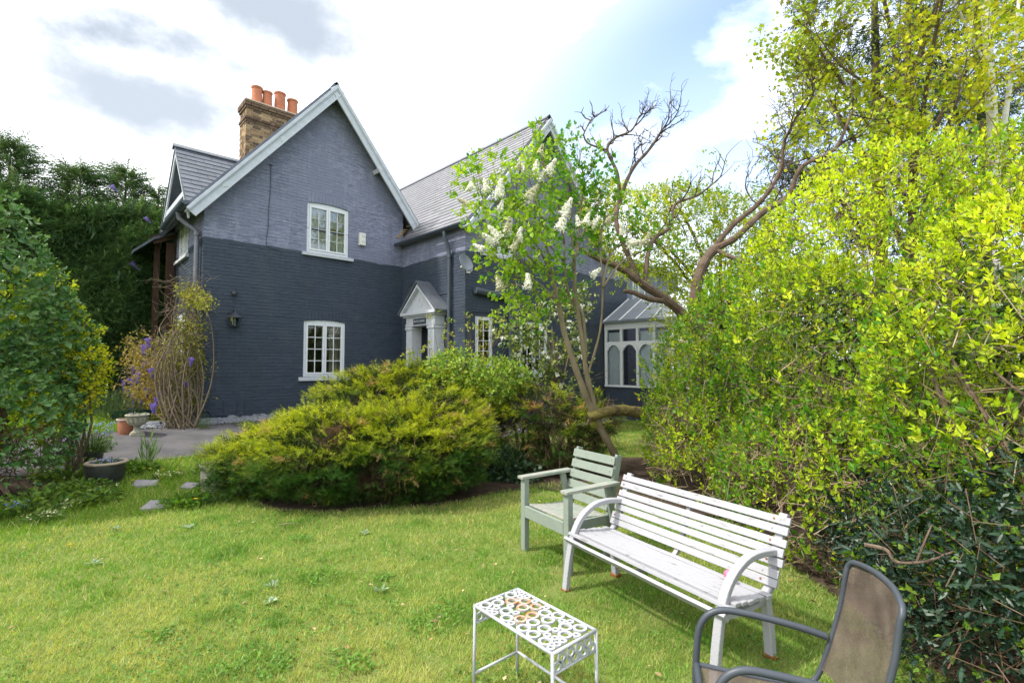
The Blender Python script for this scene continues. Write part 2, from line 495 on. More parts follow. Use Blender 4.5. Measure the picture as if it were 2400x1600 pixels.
def wallpaint(name, edge_x=None):
    """two coats: an old pale slate-blue one above, a newer dark navy one below about 4.34 m"""
    m = bpy.data.materials.new(name); m.use_nodes = True
    nt = m.node_tree; N, Lk = nt.nodes.new, nt.links.new
    b = nt.nodes['Principled BSDF']
    b.inputs['Roughness'].default_value = .55; b.inputs['Specular IOR Level'].default_value = .35
    geo = N('ShaderNodeNewGeometry'); sep = N('ShaderNodeSeparateXYZ')
    Lk(geo.outputs['Position'], sep.inputs[0])
    def noise(scale, stretch, detail=5, rough=.6):
        mp = N('ShaderNodeMapping'); mp.inputs['Scale'].default_value = stretch
        Lk(geo.outputs['Position'], mp.inputs['Vector'])
        n = N('ShaderNodeTexNoise'); n.inputs['Scale'].default_value = scale; n.inputs['Detail'].default_value = detail
        n.inputs['Roughness'].default_value = rough
        Lk(mp.outputs[0], n.inputs['Vector']); return n.outputs['Fac']
    def ramp(v, lo, hi, a=0., c=1.):
        r = N('ShaderNodeMapRange'); r.inputs['From Min'].default_value = lo; r.inputs['From Max'].default_value = hi
        r.inputs['To Min'].default_value = a; r.inputs['To Max'].default_value = c
        Lk(v, r.inputs['Value']); return r.outputs[0]
    def mixc_(f, A, B):
        x = N('ShaderNodeMix'); x.data_type = 'RGBA'
        if isinstance(f, float): x.inputs['Factor'].default_value = f
        else: Lk(f, x.inputs['Factor'])
        for k, v in (('A', A), ('B', B)):
            if isinstance(v, tuple): x.inputs[k].default_value = (*v, 1)
            else: Lk(v, x.inputs[k])
        return x.outputs['Result']
    streak = noise(9, (.7, .7, 3.2), 6, .7)
    cloud = noise(1.3, (1, 1, 1), 4)
    fine = noise(26, (.5, .5, 2.0), 4, .7)
    old = mixc_(ramp(streak, .40, .64), (.135, .145, .212), (.270, .285, .385))
    old = mixc_(ramp(cloud, .42, .62, 0, .8), old, (.178, .190, .268))
    old = mixc_(ramp(fine, .58, .74, 0, .7), old, (.40, .415, .48))
    new = mixc_(ramp(streak, .38, .72), (.030, .042, .064), (.055, .071, .100))
    new = mixc_(ramp(fine, .66, .82, 0, .55), new, (.15, .175, .22))
    new = mixc_(ramp(cloud, .52, .72, 0, .7), new, (.030, .040, .056))
    fleck = noise(14, (1, 1, 1), 2, .5)
    new = mixc_(ramp(fleck, .775, .80, 0, .8), new, (.38, .40, .42))
    lowd = noise(1.0, (1.5, 1.5, .6), 4, .6)
    new = mixc_(ramp(lowd, .56, .72, 0, .55), new, (.072, .080, .085))
    stain = noise(2.2, (1.6, 1.6, .35), 4, .7)
    old = mixc_(ramp(stain, .55, .75, 0, .5), old, (.36, .375, .45))
    old = mixc_(ramp(stain, .42, .28, 0, .55), old, (.115, .126, .175))
    new = mixc_(ramp(stain, .60, .78, 0, .4), new, (.085, .10, .125))
    wav = noise(.8, (1, 1, 0), 3)
    add = N('ShaderNodeMath'); add.operation = 'ADD'
    sc = N('ShaderNodeMath'); sc.operation = 'MULTIPLY'; sc.inputs[1].default_value = .16
    Lk(wav, sc.inputs[0]); Lk(sep.outputs['Z'], add.inputs[0]); Lk(sc.outputs[0], add.inputs[1])
    f = ramp(add.outputs[0], 4.415, 4.425)
    if edge_x:
        gx = N('ShaderNodeMath'); gx.operation = 'GREATER_THAN'; gx.inputs[1].default_value = edge_x
        Lk(sep.outputs['X'], gx.inputs[0])
        mxm = N('ShaderNodeMath'); mxm.operation = 'MAXIMUM'
        Lk(f, mxm.inputs[0]); Lk(gx.outputs[0], mxm.inputs[1]); f = mxm.outputs[0]
    Lk(mixc_(f, new, old), b.inputs['Base Color'])
    bp = N('ShaderNodeBump'); bp.inputs['Strength'].default_value = .55; bp.inputs['Distance'].default_value = .02
    Lk(fine, bp.inputs['Height']); Lk(bp.outputs[0], b.inputs['Normal'])
    return m

M = {}
M['paint'] = wallpaint('painted_brick')
M['paint2'] = wallpaint('painted_brick_patched', 13.7)
M['white'] = mat('white_gloss_paint', (.50, .52, .55), .4, .4, .06, 9, .08, 60)
M['upvc'] = mat('white_window_plastic', (.66, .68, .71), .3, .45, .04, 8, .03, 40)
M['stone_white'] = mat('painted_sill', (.44, .46, .49), .55, .3, .12, 14, .2, 70)
M['barge'] = mat('weathered_white_board', (.48, .51, .56), .5, .35, .10, 7, .15, 50, stretch=(1, 1, 1))
M['slate'] = mat('roof_slate', (.075, .086, .110), .42, .5, .25, 4, .25, 60)
M['slate_wing'] = mat('roof_slate_shiny', (.150, .148, .162), .34, .55, .2, 4, .25, 60)
M['lead'] = mat('lead_sheet', (.10, .11, .13), .45, .5, .2, 7, .2, 40)
M['pipe'] = mat('dark_painted_pipe', (.055, .068, .088), .38, .5, .2, 12, .1, 60)
M['pipe_old'] = mat('greyed_pipe', (.12, .125, .15), .45, .45, .25, 12, .1, 60)
M['brick_a'] = mat('stock_brick', (.26, .17, .095), .85, .2, .3, 18, .4, 90)
M['brick_b'] = mat('dark_stock_brick', (.13, .085, .055), .85, .2, .35, 18, .4, 90)
M['brick_c'] = mat('yellow_stock_brick', (.34, .24, .13), .85, .2, .3, 18, .4, 90)
M['mortar'] = mat('lime_mortar', (.52, .45, .34), .95, .1, .2, 30, .3, 90)
M['terracotta'] = mat('terracotta', (.42, .155, .085), .75, .25, .16, 8, .15, 60)
M['terracotta_pot'] = mat('glazed_terracotta', (.34, .13, .07), .45, .45, .3, 6, .15, 50)
M['glass'] = glassmat('window_glass')
M['glass_sky'] = glassmat('window_glass_bright', (.85, .9, .9), 2.1)
M['net'] = mat('net_curtain', (.78, .80, .76), .9, .1, .25, 5, .1, 30)
M['curtain'] = mat('cream_curtain', (.42, .36, .25), .9, .1, .25, 6, .2, 30, stretch=(6, 6, .5))
M['room'] = mat('dim_room_wall', (.05, .05, .045), .9, .1, .3, 2, 0)
M['door'] = mat('black_door', (.02, .022, .026), .35, .5, .2, 5, .05, 30)
M['wood_dark'] = mat('old_brown_timber', (.045, .026, .016), .8, .2, .35, 12, .3, 50)
M['fence'] = mat('dark_fence_board', (.030, .022, .018), .85, .2, .4, 8, .3, 50, stretch=(4, 4, .6))
M['asphalt'] = mat('worn_asphalt', (.060, .058, .064), .85, .25, .2, 2.2, .6, 120, base2=(.115, .108, .110))
M['soil'] = mat('dry_soil', (.038, .027, .020), .95, .1, .4, 7, .9, 60, base2=(.085, .060, .044))
M['turf'] = mat('lawn_turf', (.085, .150, .026), .95, .1, .3, 1.2, .8, 60, base2=(.18, .19, .06))
M['slab'] = mat('grey_paving_slab', (.24, .225, .235), .85, .25, .18, 7, .3, 70)
M['gravel'] = mat('slate_chips', (.20, .21, .23), .7, .3, .3, 14, .2, 60)
M['bark'] = mat('brown_bark', (.085, .055, .040), .9, .15, .35, 9, .9, 35, base2=(.17, .125, .095), stretch=(1, 1, .45))
M['bark_lilac'] = mat('tan_bark', (.19, .15, .10), .85, .2, .3, 8, .8, 40, base2=(.27, .225, .15), stretch=(1, 1, .5))
M['bark_birch'] = mat('white_birch_bark', (.50, .48, .46), .7, .2, .2, 5, .4, 30, base2=(.66, .64, .62), stretch=(1, 1, 4), thr=(.38, .5))
M['moss'] = mat('mossy_bark', (.085, .060, .040), .95, .1, .3, 7, .9, 40, base2=(.17, .145, .045), thr=(.4, .55))
M['lantern_glass'] = glassmat('lantern_glass', (.55, .65, .68), 1.7)
M['iron'] = mat('black_iron', (.035, .04, .05), .45, .5, .2, 20, .1, 60)
M['dish'] = mat('grey_satellite_dish', (.15, .17, .19), .4, .45, .1, 8, .02, 60)
M['alarm'] = mat('alarm_casing', (.66, .66, .60), .45, .4, .06, 9, .02, 50)
M['print'] = mat('faded_print', (.38, .38, .40), .7, .2, .2, 40, 0)
M['cable'] = mat('cable_sheath', (.045, .055, .075), .5, .4, .1, 20, 0)
per_piece(M['slate'], .22); per_piece(M['slate_wing'], .16); per_piece(M['brick_a'], .25); per_piece(M['brick_b'], .3); per_piece(M['brick_c'], .25)
M['leaf'] = leafmat('leaf_soft', .42, .5, .3)
M['leaf_gloss'] = leafmat('leaf_glossy', .18, .42, .40)
M['needle'] = leafmat('needle', .35, .6, .2, (1.2, 1.25, .6))
M['twig'] = leafmat('twig', 0, .85, .15)
M['petal'] = leafmat('petal', .35, .6, .2, (1.1, 1.1, 1.05))
M['grass'] = leafmat('grass_blade', .40, .55, .25, (1.25, 1.2, .5))

# ------------------------------------------------------------------ the ground
xs = np.concatenate([[-600, -120, -40], np.arange(-20, 30.1, 1.0), [40, 120, 600]])
ys = np.concatenate([[-600, -120, -30, -10, -4, 0, 2, 4, 5.5], _gy, [15, 17, 20, 25, 35, 60, 150, 600]])
gx, gyy = np.meshgrid(xs, ys)
V = np.stack([gx, gyy, g(gyy)], -1).reshape(-1, 3)
nx = len(xs)
I, J = np.meshgrid(np.arange(nx - 1), np.arange(len(ys) - 1))
b0 = (J * nx + I).ravel()
ground = build('ground', V, np.stack([b0, b0 + 1, b0 + nx + 1, b0 + nx], 1), M['turf'])
ground['kind'] = 'structure'

def strip(name, xa, xb, ya, yb, m, lift, wob=0.0, nxs=60, thick=.02):
    """a sheet that follows the ground between two wavering edges, with a small edge of its own"""
    X = np.linspace(xa, xb, nxs)
    e0 = ya + wob * lump(np.stack([X, X * 0, X * 0], 1), 2.1, 3); e1 = yb + wob * lump(np.stack([X, X * 0, X * 0], 1), 1.7, 9)
    T = np.unique(np.clip((np.arange(ya - .5, yb + .51, .25) - ya) / (yb - ya), 0, 1))
    V = []
    for t in T:
        Y = e0 * (1 - t) + e1 * t
        V.append(np.stack([X, Y, g(Y) + lift], 1))
    lo = V[0].copy(); lo[:, 2] -= thick; hi = V[-1].copy(); hi[:, 2] -= thick
    V = [lo] + V + [hi]
    n = len(V); V = np.concatenate(V)
    I, J = np.meshgrid(np.arange(nxs - 1), np.arange(n - 1)); b0 = (J * nxs + I).ravel()
    o = build(name, V, np.stack([b0, b0 + 1, b0 + nxs + 1, b0 + nxs], 1), m)
    o['kind'] = 'structure'
    return o
strip('driveway', -14, 7.0, 9.25, 11.35, M['asphalt'], .012, .05)
strip('path', 7.1, 12.2, 8.2, 9.15, M['slab'], .012, .02)

# ------------------------------------------------------------------ the house
house = thing('house', (4.7, 12.0, float(g(12.0))), 'navy and slate blue painted brick house with steep gables and brick chimney', 'house')
EX = np.array([1., 0, 0]); EY = np.array([0, 1., 0]); EZ = np.array([0, 0, 1.])
FM = dict(O=np.array([0, 12.0, 0]), S=EX, N=-EY)         # front of the left gable
FS = dict(O=np.array([7.08, 12.0, 0]), S=-EY, N=-EX)     # side of the wing, with the door
FW = dict(O=np.array([0, 9.19, 0]), S=EX, N=-EY)         # front of the wing
FL_ = dict(O=np.array([2.34, 16.2, 0]), S=-EY, N=-EX)    # left side wall
def W(fr, s, n, z):
    return fr['O'] + fr['S'] * s + fr['N'] * n + EZ * z

BR_T = np.array([(-.5, 1, -.5), (.5, 1, -.5), (.5, 1, .5), (-.5, 1, .5), (-.5, 0, -.5), (.5, 0, -.5), (.5, 0, .5), (-.5, 0, .5)])
BR_T[:4, 2] *= .90; BR_T[:4, 0] *= .99
BR_F = np.array([(0, 1, 2, 3), (4, 5, 1, 0), (1, 5, 6, 2), (3, 2, 6, 7), (4, 0, 3, 7)])

def cut(iv, ops, z0, z1):
    segs = [iv]
    for (a, b, c, d) in ops:
        if z1 > c + 1e-4 and z0 < d - 1e-4:
            nxt = []
            for (p, q) in segs:
                if b <= p or a >= q: nxt.append((p, q)); continue
                if a > p: nxt.append((p, a))
                if b < q: nxt.append((b, q))
            segs = nxt
    return [s for s in segs if s[1] - s[0] > .01]

def brick_wall(fr, z0, z1, ext, ops, material, singles=0, thick=.24, only=None):
    H = .0755; L = .228
    # courses snap to the openings so that nothing is sliced across
    zs = set(np.round(np.arange(z0, z1, H), 4))
    back = MB(); bricks = []
    zlist = sorted(zs) + [z1]
    cuts = sorted(set([o_[2] for o_ in ops] + [o_[3] for o_ in ops]))
    for i in range(len(zlist) - 1):
        a, b = zlist[i], zlist[i + 1]
        zz = [a] + [c for c in cuts if a + .004 < c < b - .004] + [b]
        for j in range(len(zz) - 1):
            c, d = zz[j], zz[j + 1]
            e0, e1 = ext(c), ext(d)
            full = (max(e0[0], e1[0]), min(e0[1], e1[1]))
            for (p, q) in cut((min(e0[0], e1[0]), max(e0[1], e1[1])), ops, c, d):
                pl = [p, p]; qr = [q, q]
                if abs(p - min(e0[0], e1[0])) < 1e-6: pl = [e0[0], e1[0]]
                if abs(q - max(e0[1], e1[1])) < 1e-6: qr = [e0[1], e1[1]]
                if qr[1] - pl[1] < -.001: qr[1] = pl[1] = (qr[1] + pl[1]) / 2
                back.quad([W(fr, pl[0], 0, c), W(fr, qr[0], 0, c), W(fr, qr[1], 0, d), W(fr, pl[1], 0, d)])
            off = (i % 2) * L / 2
            for (p, q) in cut(full, ops, c, d):
                s = p - ((p - off) % L)
                while s < q:
                    u, v = max(s, p), min(s + L, q)
                    if v - u > .035:
                        bricks.append((u + .0003, v - .0003, c + .003, d - .003))
                    s += L
    w = back.out('wall', material, house)
    # reveals of the openings
    for (a, b, c, d) in ops:
        rvl = MB()
        for p, q in (((a, c), (b, c)), ((b, c), (b, d)), ((b, d), (a, d)), ((a, d), (a, c))):
            rvl.quad([W(fr, p[0], 0.001, p[1]), W(fr, q[0], 0.001, q[1]), W(fr, q[0], -thick, q[1]), W(fr, p[0], -thick, p[1])])
        rvl.out('reveal', material, w)
    B = np.array(bricks)
    if not len(B): return w
    cen = np.array([W(fr, (u + v) / 2, 0, (c + d) / 2) for u, v, c, d in bricks])
    size = np.stack([B[:, 1] - B[:, 0], .0055 + rng.normal(0, .0012, len(B)), B[:, 3] - B[:, 2]], 1)
    size[:, 1] = np.clip(size[:, 1], .002, .012)
    R0 = np.stack([fr['S'], fr['N'], EZ], 1)
    idx = np.arange(len(B))
    whole = (np.abs(size[:, 0] - (L - .0006)) < .001) & (np.abs(size[:, 2] - (H - .006)) < .002)
    sel = np.zeros(len(B), bool)
    if singles:
        dist = np.linalg.norm(cen - CAMP, axis=1) + np.where(whole, 0, 1e6)
        if only is not None:
            dist = dist + np.where([only(*c) for c in cen], 0, 1e5)
        sel[np.argsort(dist)[:singles]] = True
    rest = ~sel
    ang = rng.normal(0, .006, len(B))
    def rot(k):
        ca, sa = math.cos(ang[k]), math.sin(ang[k])
        return R0 @ np.array([[ca, 0, -sa], [0, 1, 0], [sa, 0, ca]])
    Ms = np.stack([rot(k) for k in idx[rest]]) if rest.any() else np.zeros((0, 3, 3))
    if rest.any():
        Vv, Ff, Cc = inst(BR_T, BR_F, cen[rest], Ms, size[rest], np.zeros((rest.sum(), 3)))
        build('brickwork', Vv, Ff, material, w, kind='stuff')
    if singles:
        me = new_mesh('brick', BR_T * np.array([L - .0006, .006, H - .006]), BR_F)
        me.materials.append(material)
        rl = rootloc(house)
        for k in idx[sel]:
            o = bpy.data.objects.new('brick', me); COL.objects.link(o); o.parent = w
            o.matrix_local = Matrix.Translation(Vector(cen[k] - rl)) @ Matrix(rot(k).tolist()).to_4x4() @ Matrix.Diagonal((1, float(size[k, 1] / .006), 1, 1))
    return w

# gable roof lines of the left block: (x, z) of eaves and ridge under the roof
ML, MA, MR = (2.12, 5.02), (5.02, 8.52), (7.46, 5.40)
def main_ext(z):
    sl = (MA[1] - ML[1]) / (MA[0] - ML[0]); sr = (MA[1] - MR[1]) / (MR[0] - MA[0])
    a = 2.34 if z < 5.28 else ML[0] + (z - ML[1]) / sl
    b = 7.08 if z < 5.78 else MR[0] - (z - MR[1]) / sr
    return (max(2.34, a), max(min(7.08, b), max(2.34, a)))
WIN_U = (4.47, 5.52, 4.36, 5.60)
WIN_D = (4.44, 5.47, 1.37, 2.74)
GZ = float(g(12.0))
wm = brick_wall(FM, GZ - .1, 8.44, main_ext, [WIN_U, WIN_D], M['paint'], singles=300,
                only=lambda x, y, z: z < 4.9 and not (x > 4.2 and z < 1.2))

def gable2(x0, x1, xa, ze, za):
    def f(z):
        if z < ze: return (x0, x1)
        t = (z - ze) / (za - ze)
        return (x0 + (xa - x0) * t, x1 + (xa - x1) * t)
    return f
WL, WA = (6.94, 4.93), (9.72, 8.30)
WR = (12.50, 4.93)
wing_ext = gable2(7.08, 12.36, 9.72, 5.02, 8.2)
WG = float(g(9.19))
W3 = (7.70, 8.62, 4.37, 5.42)
W4 = (7.38, 7.94, 1.64, 2.82)
W5 = (8.84, 9.90, 1.42, 2.78)
ww = brick_wall(FW, WG - .1, 8.12, wing_ext, [W3, W4, W5], M['paint2'])
DOOR = (.98, 1.72, GZ - .02, 2.62)
ws = brick_wall(FS, WG - .05, 5.02, lambda z: (0.0, 2.81), [DOOR], M['paint'])
WSIDE = (1.38, 2.62, 4.24, 5.30)
WSIDE2 = (1.38, 2.5, 1.5, 2.9)
wl = brick_wall(FL_, GZ - .1, 5.02, lambda z: (0.0, 4.2), [WSIDE, WSIDE2], M['paint'])
# right-hand range beyond the wing, behind the conservatory
W6 = (14.0, 14.85, 3.55, 4.75)
wr = brick_wall(dict(O=np.array([0, 9.23, 0]), S=EX, N=-EY), WG - .1, 5.0, lambda z: (12.36, 17.0), [W6], M['paint2'])
bk = MB()                          # plain rear walls, out of sight of the garden
bk.bb((2.40, 18.9, GZ), (12.3, 19.0, 5.0)); bk.bb((2.36, 16.2, GZ), (2.46, 18.9, 5.0)); bk.bb((16.9, 9.3, GZ), (17.0, 19.0, 5.0))
bk.bb((12.3, 18.9, GZ), (17.0, 19.0, 5.0))
bk.out('wall', M['paint'], house)
inn = MB()                         # dim rooms behind the windows
for (x0, x1, y0, y1) in ((2.7, 6.9, 12.35, 15.5), (7.4, 12.2, 9.55, 11.8)):
    inn.bb((x0, y1, GZ), (x1, y1 + .05, 5.6)); inn.bb((x0, y0, 3.2), (x1, y1, 3.4)); inn.bb((x0, y0, GZ), (x1, y1, GZ + .05))
inn.out('room_wall', M['room'], house)

# arched heads: a flat arch of upright bricks, its underside slightly curved
def arch(fr, op, rise, material, n=12):
    a, b, c, d = op; mb = MB(); H = .2; dz = .085
    for i in range(n):
        s0, s1 = a + (b - a) * i / n, a + (b - a) * (i + 1) / n
        def zc(s):
            t = (s - (a + b) / 2) / ((b - a) / 2); return d - rise * t * t
        e = .004; th = .010 + .002 * ((i * 5) % 3)
        lo0, lo1 = zc(s0), zc(s1)
        mb.hexa([W(fr, s0 + e, .0, lo0), W(fr, s1 - e, .0, lo1), W(fr, s1 - e, th, lo1), W(fr, s0 + e, th, lo0),
                 W(fr, s0 + e, .0, d + H), W(fr, s1 - e, .0, d + H), W(fr, s1 - e, th, d + H), W(fr, s0 + e, th, d + H)])
        mb.quad([W(fr, s0, th, lo0), W(fr, s1, th, lo1), W(fr, s1, -.2, lo1), W(fr, s0, -.2, lo0)])
        mb.quad([W(fr, s0, .002, lo0), W(fr, s1, .002, lo1), W(fr, s1, .002, d + .01), W(fr, s0, .002, d + .01)])
    mb.out('arch', material, house)

def window(fr, op, cols=2, rows=4, rise=.045, curtain=None, sill=True, casements=2, glass='glass', sill_ext=.11, bars=.018, n0=-.085):
    """frame set back in its opening, casements with glazing bars, each pane its own piece"""
    a, b, c, d = op; f = .055
    mb = MB()
    def top(s):
        t = (s - (a + b) / 2) / ((b - a) / 2); return d - rise * t * t - .004
    def bar(s0, s1, z0, z1, n, th):
        mb.hexa([W(fr, s0, n, z0), W(fr, s1, n, z0), W(fr, s1, n + th, z0), W(fr, s0, n + th, z0),
                 W(fr, s0, n, z1), W(fr, s1, n, z1), W(fr, s1, n + th, z1), W(fr, s0, n + th, z1)])
    aa, b_ = a + .004, b - .004
    bar(aa, aa + f, c, top(aa + f), n0, .06); bar(b_ - f, b_, c, top(b_ - f), n0, .06); bar(aa + f, b_ - f, c, c + f, n0, .06)
    K_ = 10                        # curved head
    for i in range(K_):
        s0, s1 = aa + f + (b_ - aa - 2 * f) * i / K_, aa + f + (b_ - aa - 2 * f) * (i + 1) / K_
        z_ = d - rise - f
        mb.hexa([W(fr, s0, n0, z_), W(fr, s1, n0, z_), W(fr, s1, n0 + .06, z_), W(fr, s0, n0 + .06, z_),
                 W(fr, s0, n0, top(s0)), W(fr, s1, n0, top(s1)), W(fr, s1, n0 + .06, top(s1)), W(fr, s0, n0 + .06, top(s0))])
    zi0, zi1 = c + f, d - rise - f
    wI = (b_ - aa - 2 * f) / casements; cf = .045
    panes = []
    for k in range(casements):
        p, q = aa + f + wI * k + .003, aa + f + wI * (k + 1) - .003
        nn = n0 + .012
        bar(p, p + cf, zi0 + .003, zi1 - .003, nn, .064); bar(q - cf, q, zi0 + .003, zi1 - .003, nn, .064)
        bar(p + cf, q - cf, zi0 + .003, zi0 + cf, nn, .064); bar(p + cf, q - cf, zi1 - cf, zi1 - .003, nn, .064)
        pi, qi, z0, z1 = p + cf, q - cf, zi0 + cf, zi1 - cf
        for i in range(1, cols):
            s = pi + (qi - pi) * i / cols; bar(s - bars / 2, s + bars / 2, z0, z1, nn + .02, .03)
        for j in range(1, rows):
            z = z0 + (z1 - z0) * j / rows
            for i in range(cols):
                s0 = pi + (qi - pi) * i / cols + (bars / 2 if i else 0); s1 = pi + (qi - pi) * (i + 1) / cols - (bars / 2 if i < cols - 1 else 0)
                bar(s0, s1, z - bars / 2, z + bars / 2, nn + .021, .028)
        for i in range(cols):
            for j in range(rows):
                panes.append((pi + (qi - pi) * i / cols, pi + (qi - pi) * (i + 1) / cols, z0 + (z1 - z0) * j / rows, z0 + (z1 - z0) * (j + 1) / rows, nn + .03))
    w = mb.out('window', M['upvc'], house, bevel=.004)
    for (s0, s1, z0, z1, n) in panes:
        tl = rng.normal(0, .0015, 4)
        MB().quad([W(fr, s0, n + tl[0], z0), W(fr, s1, n + tl[1], z0), W(fr, s1, n + tl[2], z1), W(fr, s0, n + tl[3], z1)]).out('pane', M[glass], w)
    if sill:
        s = MB(); e = sill_ext
        s.hexa([W(fr, a - e, -.06, c - .085), W(fr, b + e, -.06, c - .085), W(fr, b + e, .075, c - .095), W(fr, a - e, .075, c - .095),
                W(fr, a - e, -.06, c + .004), W(fr, b + e, -.06, c + .004), W(fr, b + e, .07, c - .018), W(fr, a - e, .07, c - .018)])
        s.out('sill', M['stone_white'], w, bevel=.006)
    if curtain:
        for (s0, s1, m) in curtain:
            cb = MB(); K2 = 24; pts = []
            for i in range(K2 + 1):
                s = s0 + (s1 - s0) * i / K2
                pts.append((s, (-.105 if m == 'net' else -.2) - .012 * math.sin(i * 1.7) - .006 * math.sin(i * .9)))
            for i in range(K2):
                (p, n), (q, n2) = pts[i], pts[i + 1]
                cb.quad([W(fr, p, n, c - .05), W(fr, q, n2, c - .05), W(fr, q, n2, d + .05), W(fr, p, n, d + .05)])
            cb.out('curtain', M[m], w)
    return w
window(FM, WIN_U, curtain=[(4.45, 5.54, 'net')], glass='glass_sky', bars=.011)
window(FM, WIN_D, curtain=[(5.14, 5.49, 'curtain')])
window(FW, W3, rise=.0, curtain=[(7.68, 8.64, 'net')], glass='glass_sky')
window(FW, W4, casements=1, rise=0., rows=4)
window(FW, W5, rise=0., rows=4)
window(FL_, WSIDE, rise=0., rows=4, curtain=[(1.4, 2.6, 'net')])
window(FL_, WSIDE2, rise=0., rows=4, curtain=[(1.4, 2.6, 'net')])
window(dict(O=np.array([0, 9.23, 0]), S=EX, N=-EY), W6, rise=0., rows=4, curtain=[(14.0, 14.85, 'net')])
arch(FM, WIN_U, .045, M['paint']); arch(FM, WIN_D, .045, M['paint'])

# ---- roofs
def roof_slab(p_e0, p_e1, p_r0, p_r1, th, material, name='roof'):
    """a slope from its eave edge to its ridge edge, with thickness below"""
    e0, e1, r0, r1 = map(np.array, (p_e0, p_e1, p_r0, p_r1))
    n = np.cross(e1 - e0, r0 - e0); n = n / np.linalg.norm(n)
    if n[2] < 0: n = -n
    mb = MB(); mb.hexa([e0 - n * th, e1 - n * th, r1 - n * th, r0 - n * th, e0, e1, r1, r0])
    return mb.out(name, material, house), n

def slates(parent, e0, e1, r0, r1, rows, width, material, n, singles=300, clip=None, lift=.012):
    e0, e1, r0, r1 = map(np.array, (e0, e1, r0, r1))
    up = (r0 - e0); Ls = np.linalg.norm(up); up = up / Ls
    al = (e1 - e0); La = np.linalg.norm(al); al = al / La
    ex = Ls / rows; hl = ex * 1.28
    T = np.array([(-.5, 0, 0), (.5, 0, 0), (.5, 1, 0), (-.5, 1, 0), (-.5, 0, 1), (.5, 0, 1), (.5, 1, 1), (-.5, 1, 1)], float)
    Fq = np.array([(4, 5, 6, 7), (0, 1, 5, 4), (1, 2, 6, 5), (3, 0, 4, 7), (2, 3, 7, 6)])
    tilt = .011 / ex
    v = nrmz(up - n * 0 - n * tilt * 1.0); nn = nrmz(np.cross(al, v));
    if nn @ n < 0: nn = -nn
    R0 = np.stack([al, v, nn], 1)
    pos = []; sz = []
    for r in range(rows):
        s = -(r % 2) * width / 2
        while s < La:
            a, b = max(s, 0), min(s + width, La)
            if b - a > .05:
                c = e0 + al * (a + b) / 2 + up * (ex * r) + n * (lift)
                if clip is None or clip(c + up * ex / 2):
                    pos.append(c); sz.append((b - a - .005, min(hl, Ls - ex * r), .007))
            s += width
    pos = np.array(pos); sz = np.array(sz)
    d = np.linalg.norm(pos - CAMP, axis=1) + np.where(np.abs(sz[:, 0] - (width - .005)) < .002, 0, 1e5) + np.where(np.abs(sz[:, 1] - hl) < .002, 0, 1e5)
    od = np.argsort(d); pick = [k for k in od if d[k] < 1e4][:singles]
    me = new_mesh('slate', T * np.array([width - .005, hl, .007]), Fq); me.materials.append(material)
    rl = rootloc(house)
    sel = np.zeros(len(pos), bool)
    for k in pick:
        sel[k] = True
        o = bpy.data.objects.new('slate', me); COL.objects.link(o); o.parent = parent
        w_ = rng.normal(0, .004)
        Rk = R0 @ np.array([[math.cos(w_), -math.sin(w_), 0], [math.sin(w_), math.cos(w_), 0], [0, 0, 1]])
        o.matrix_local = Matrix.Translation(Vector(pos[k] - rl + nn * abs(rng.normal(0, .0012)))) @ Matrix(Rk.tolist()).to_4x4()
    if (~sel).any():
        Vv, Ff, Cc = inst(T, Fq, pos[~sel], np.repeat(R0[None], (~sel).sum(), 0), sz[~sel], np.zeros(((~sel).sum(), 3)))
        build('slate_courses', Vv, Ff, material, parent, kind='stuff')

YV = 11.70                          # verge of the left gable overhangs its wall
YB = 19.2
def off(p, dz): return (p[0], p[1] + dz)
rl_, _ = roof_slab((ML[0] - .16, YV, ML[1] - .12), (ML[0] - .16, YB, ML[1] - .12), (MA[0], YV, MA[1] + .09), (MA[0], YB, MA[1] + .09), .09, M['slate'])
rr_, _ = roof_slab((MR[0] + .05, YV, MR[1] + .02), (MR[0] + .05, YB, MR[1] + .02), (MA[0], YV, MA[1] + .088), (MA[0], YB, MA[1] + .088), .09, M['slate'])
# wing roof
e0, e1 = np.array([WL[0] - .03, 8.95, WL[1]]), np.array([WL[0] - .03, 18.5, WL[1]])
r0, r1 = np.array([WA[0], 8.95, WA[1] + .06]), np.array([WA[0], 18.5, WA[1] + .06])
wrf, wn = roof_slab(e0, e1, r0, r1, .08, M['slate_wing'])
slates(wrf, e0, e1, r0, r1, 25, .30, M['slate_wing'], wn, 300,
       clip=lambda p: not (p[1] > YV + .02 and p[2] < MA[1] + .09 - (p[0] - MA[0]) * (MA[1] - MR[1]) / (MR[0] - MA[0]) - .05))
roof_slab((2 * WA[0] - e0[0], 8.95, e0[2]), (2 * WA[0] - e1[0], 18.5, e1[2]), (WA[0] + .001, 8.95, r0[2] - .002), (WA[0] + .001, 18.5, r0[2] - .002), .08, M['slate_wing'])
roof_slab((12.3, 8.98, 4.95), (17.2, 8.98, 4.95), (12.3, 13.0, 6.6), (17.2, 13.0, 6.6), .09, M['slate'])
roof_slab((12.3, 17.0, 4.95), (17.2, 17.0, 4.95), (12.3, 13.0, 6.59), (17.2, 13.0, 6.59), .09, M['slate'])
rg = MB()
for i in range(21):
    y0, y1 = 8.93 + i * .455, 8.93 + (i + 1) * .455 - .006
    for sx in (-1, 1):
        c0 = np.array([WA[0], 0, WA[1] + .105]); c1 = np.array([WA[0] + sx * .13, 0, WA[1] - .035])
        rg.hexa([c0 + EY * y0 - EZ * .02, c0 + EY * y1 - EZ * .02, c1 + EY * y1 - EZ * .012, c1 + EY * y0 - EZ * .012,
                 c0 + EY * y0, c0 + EY * y1, c1 + EY * y1 + EZ * .01, c1 + EY * y0 + EZ * .01])
rg.out('ridge_tiles', M['lead'], wrf)
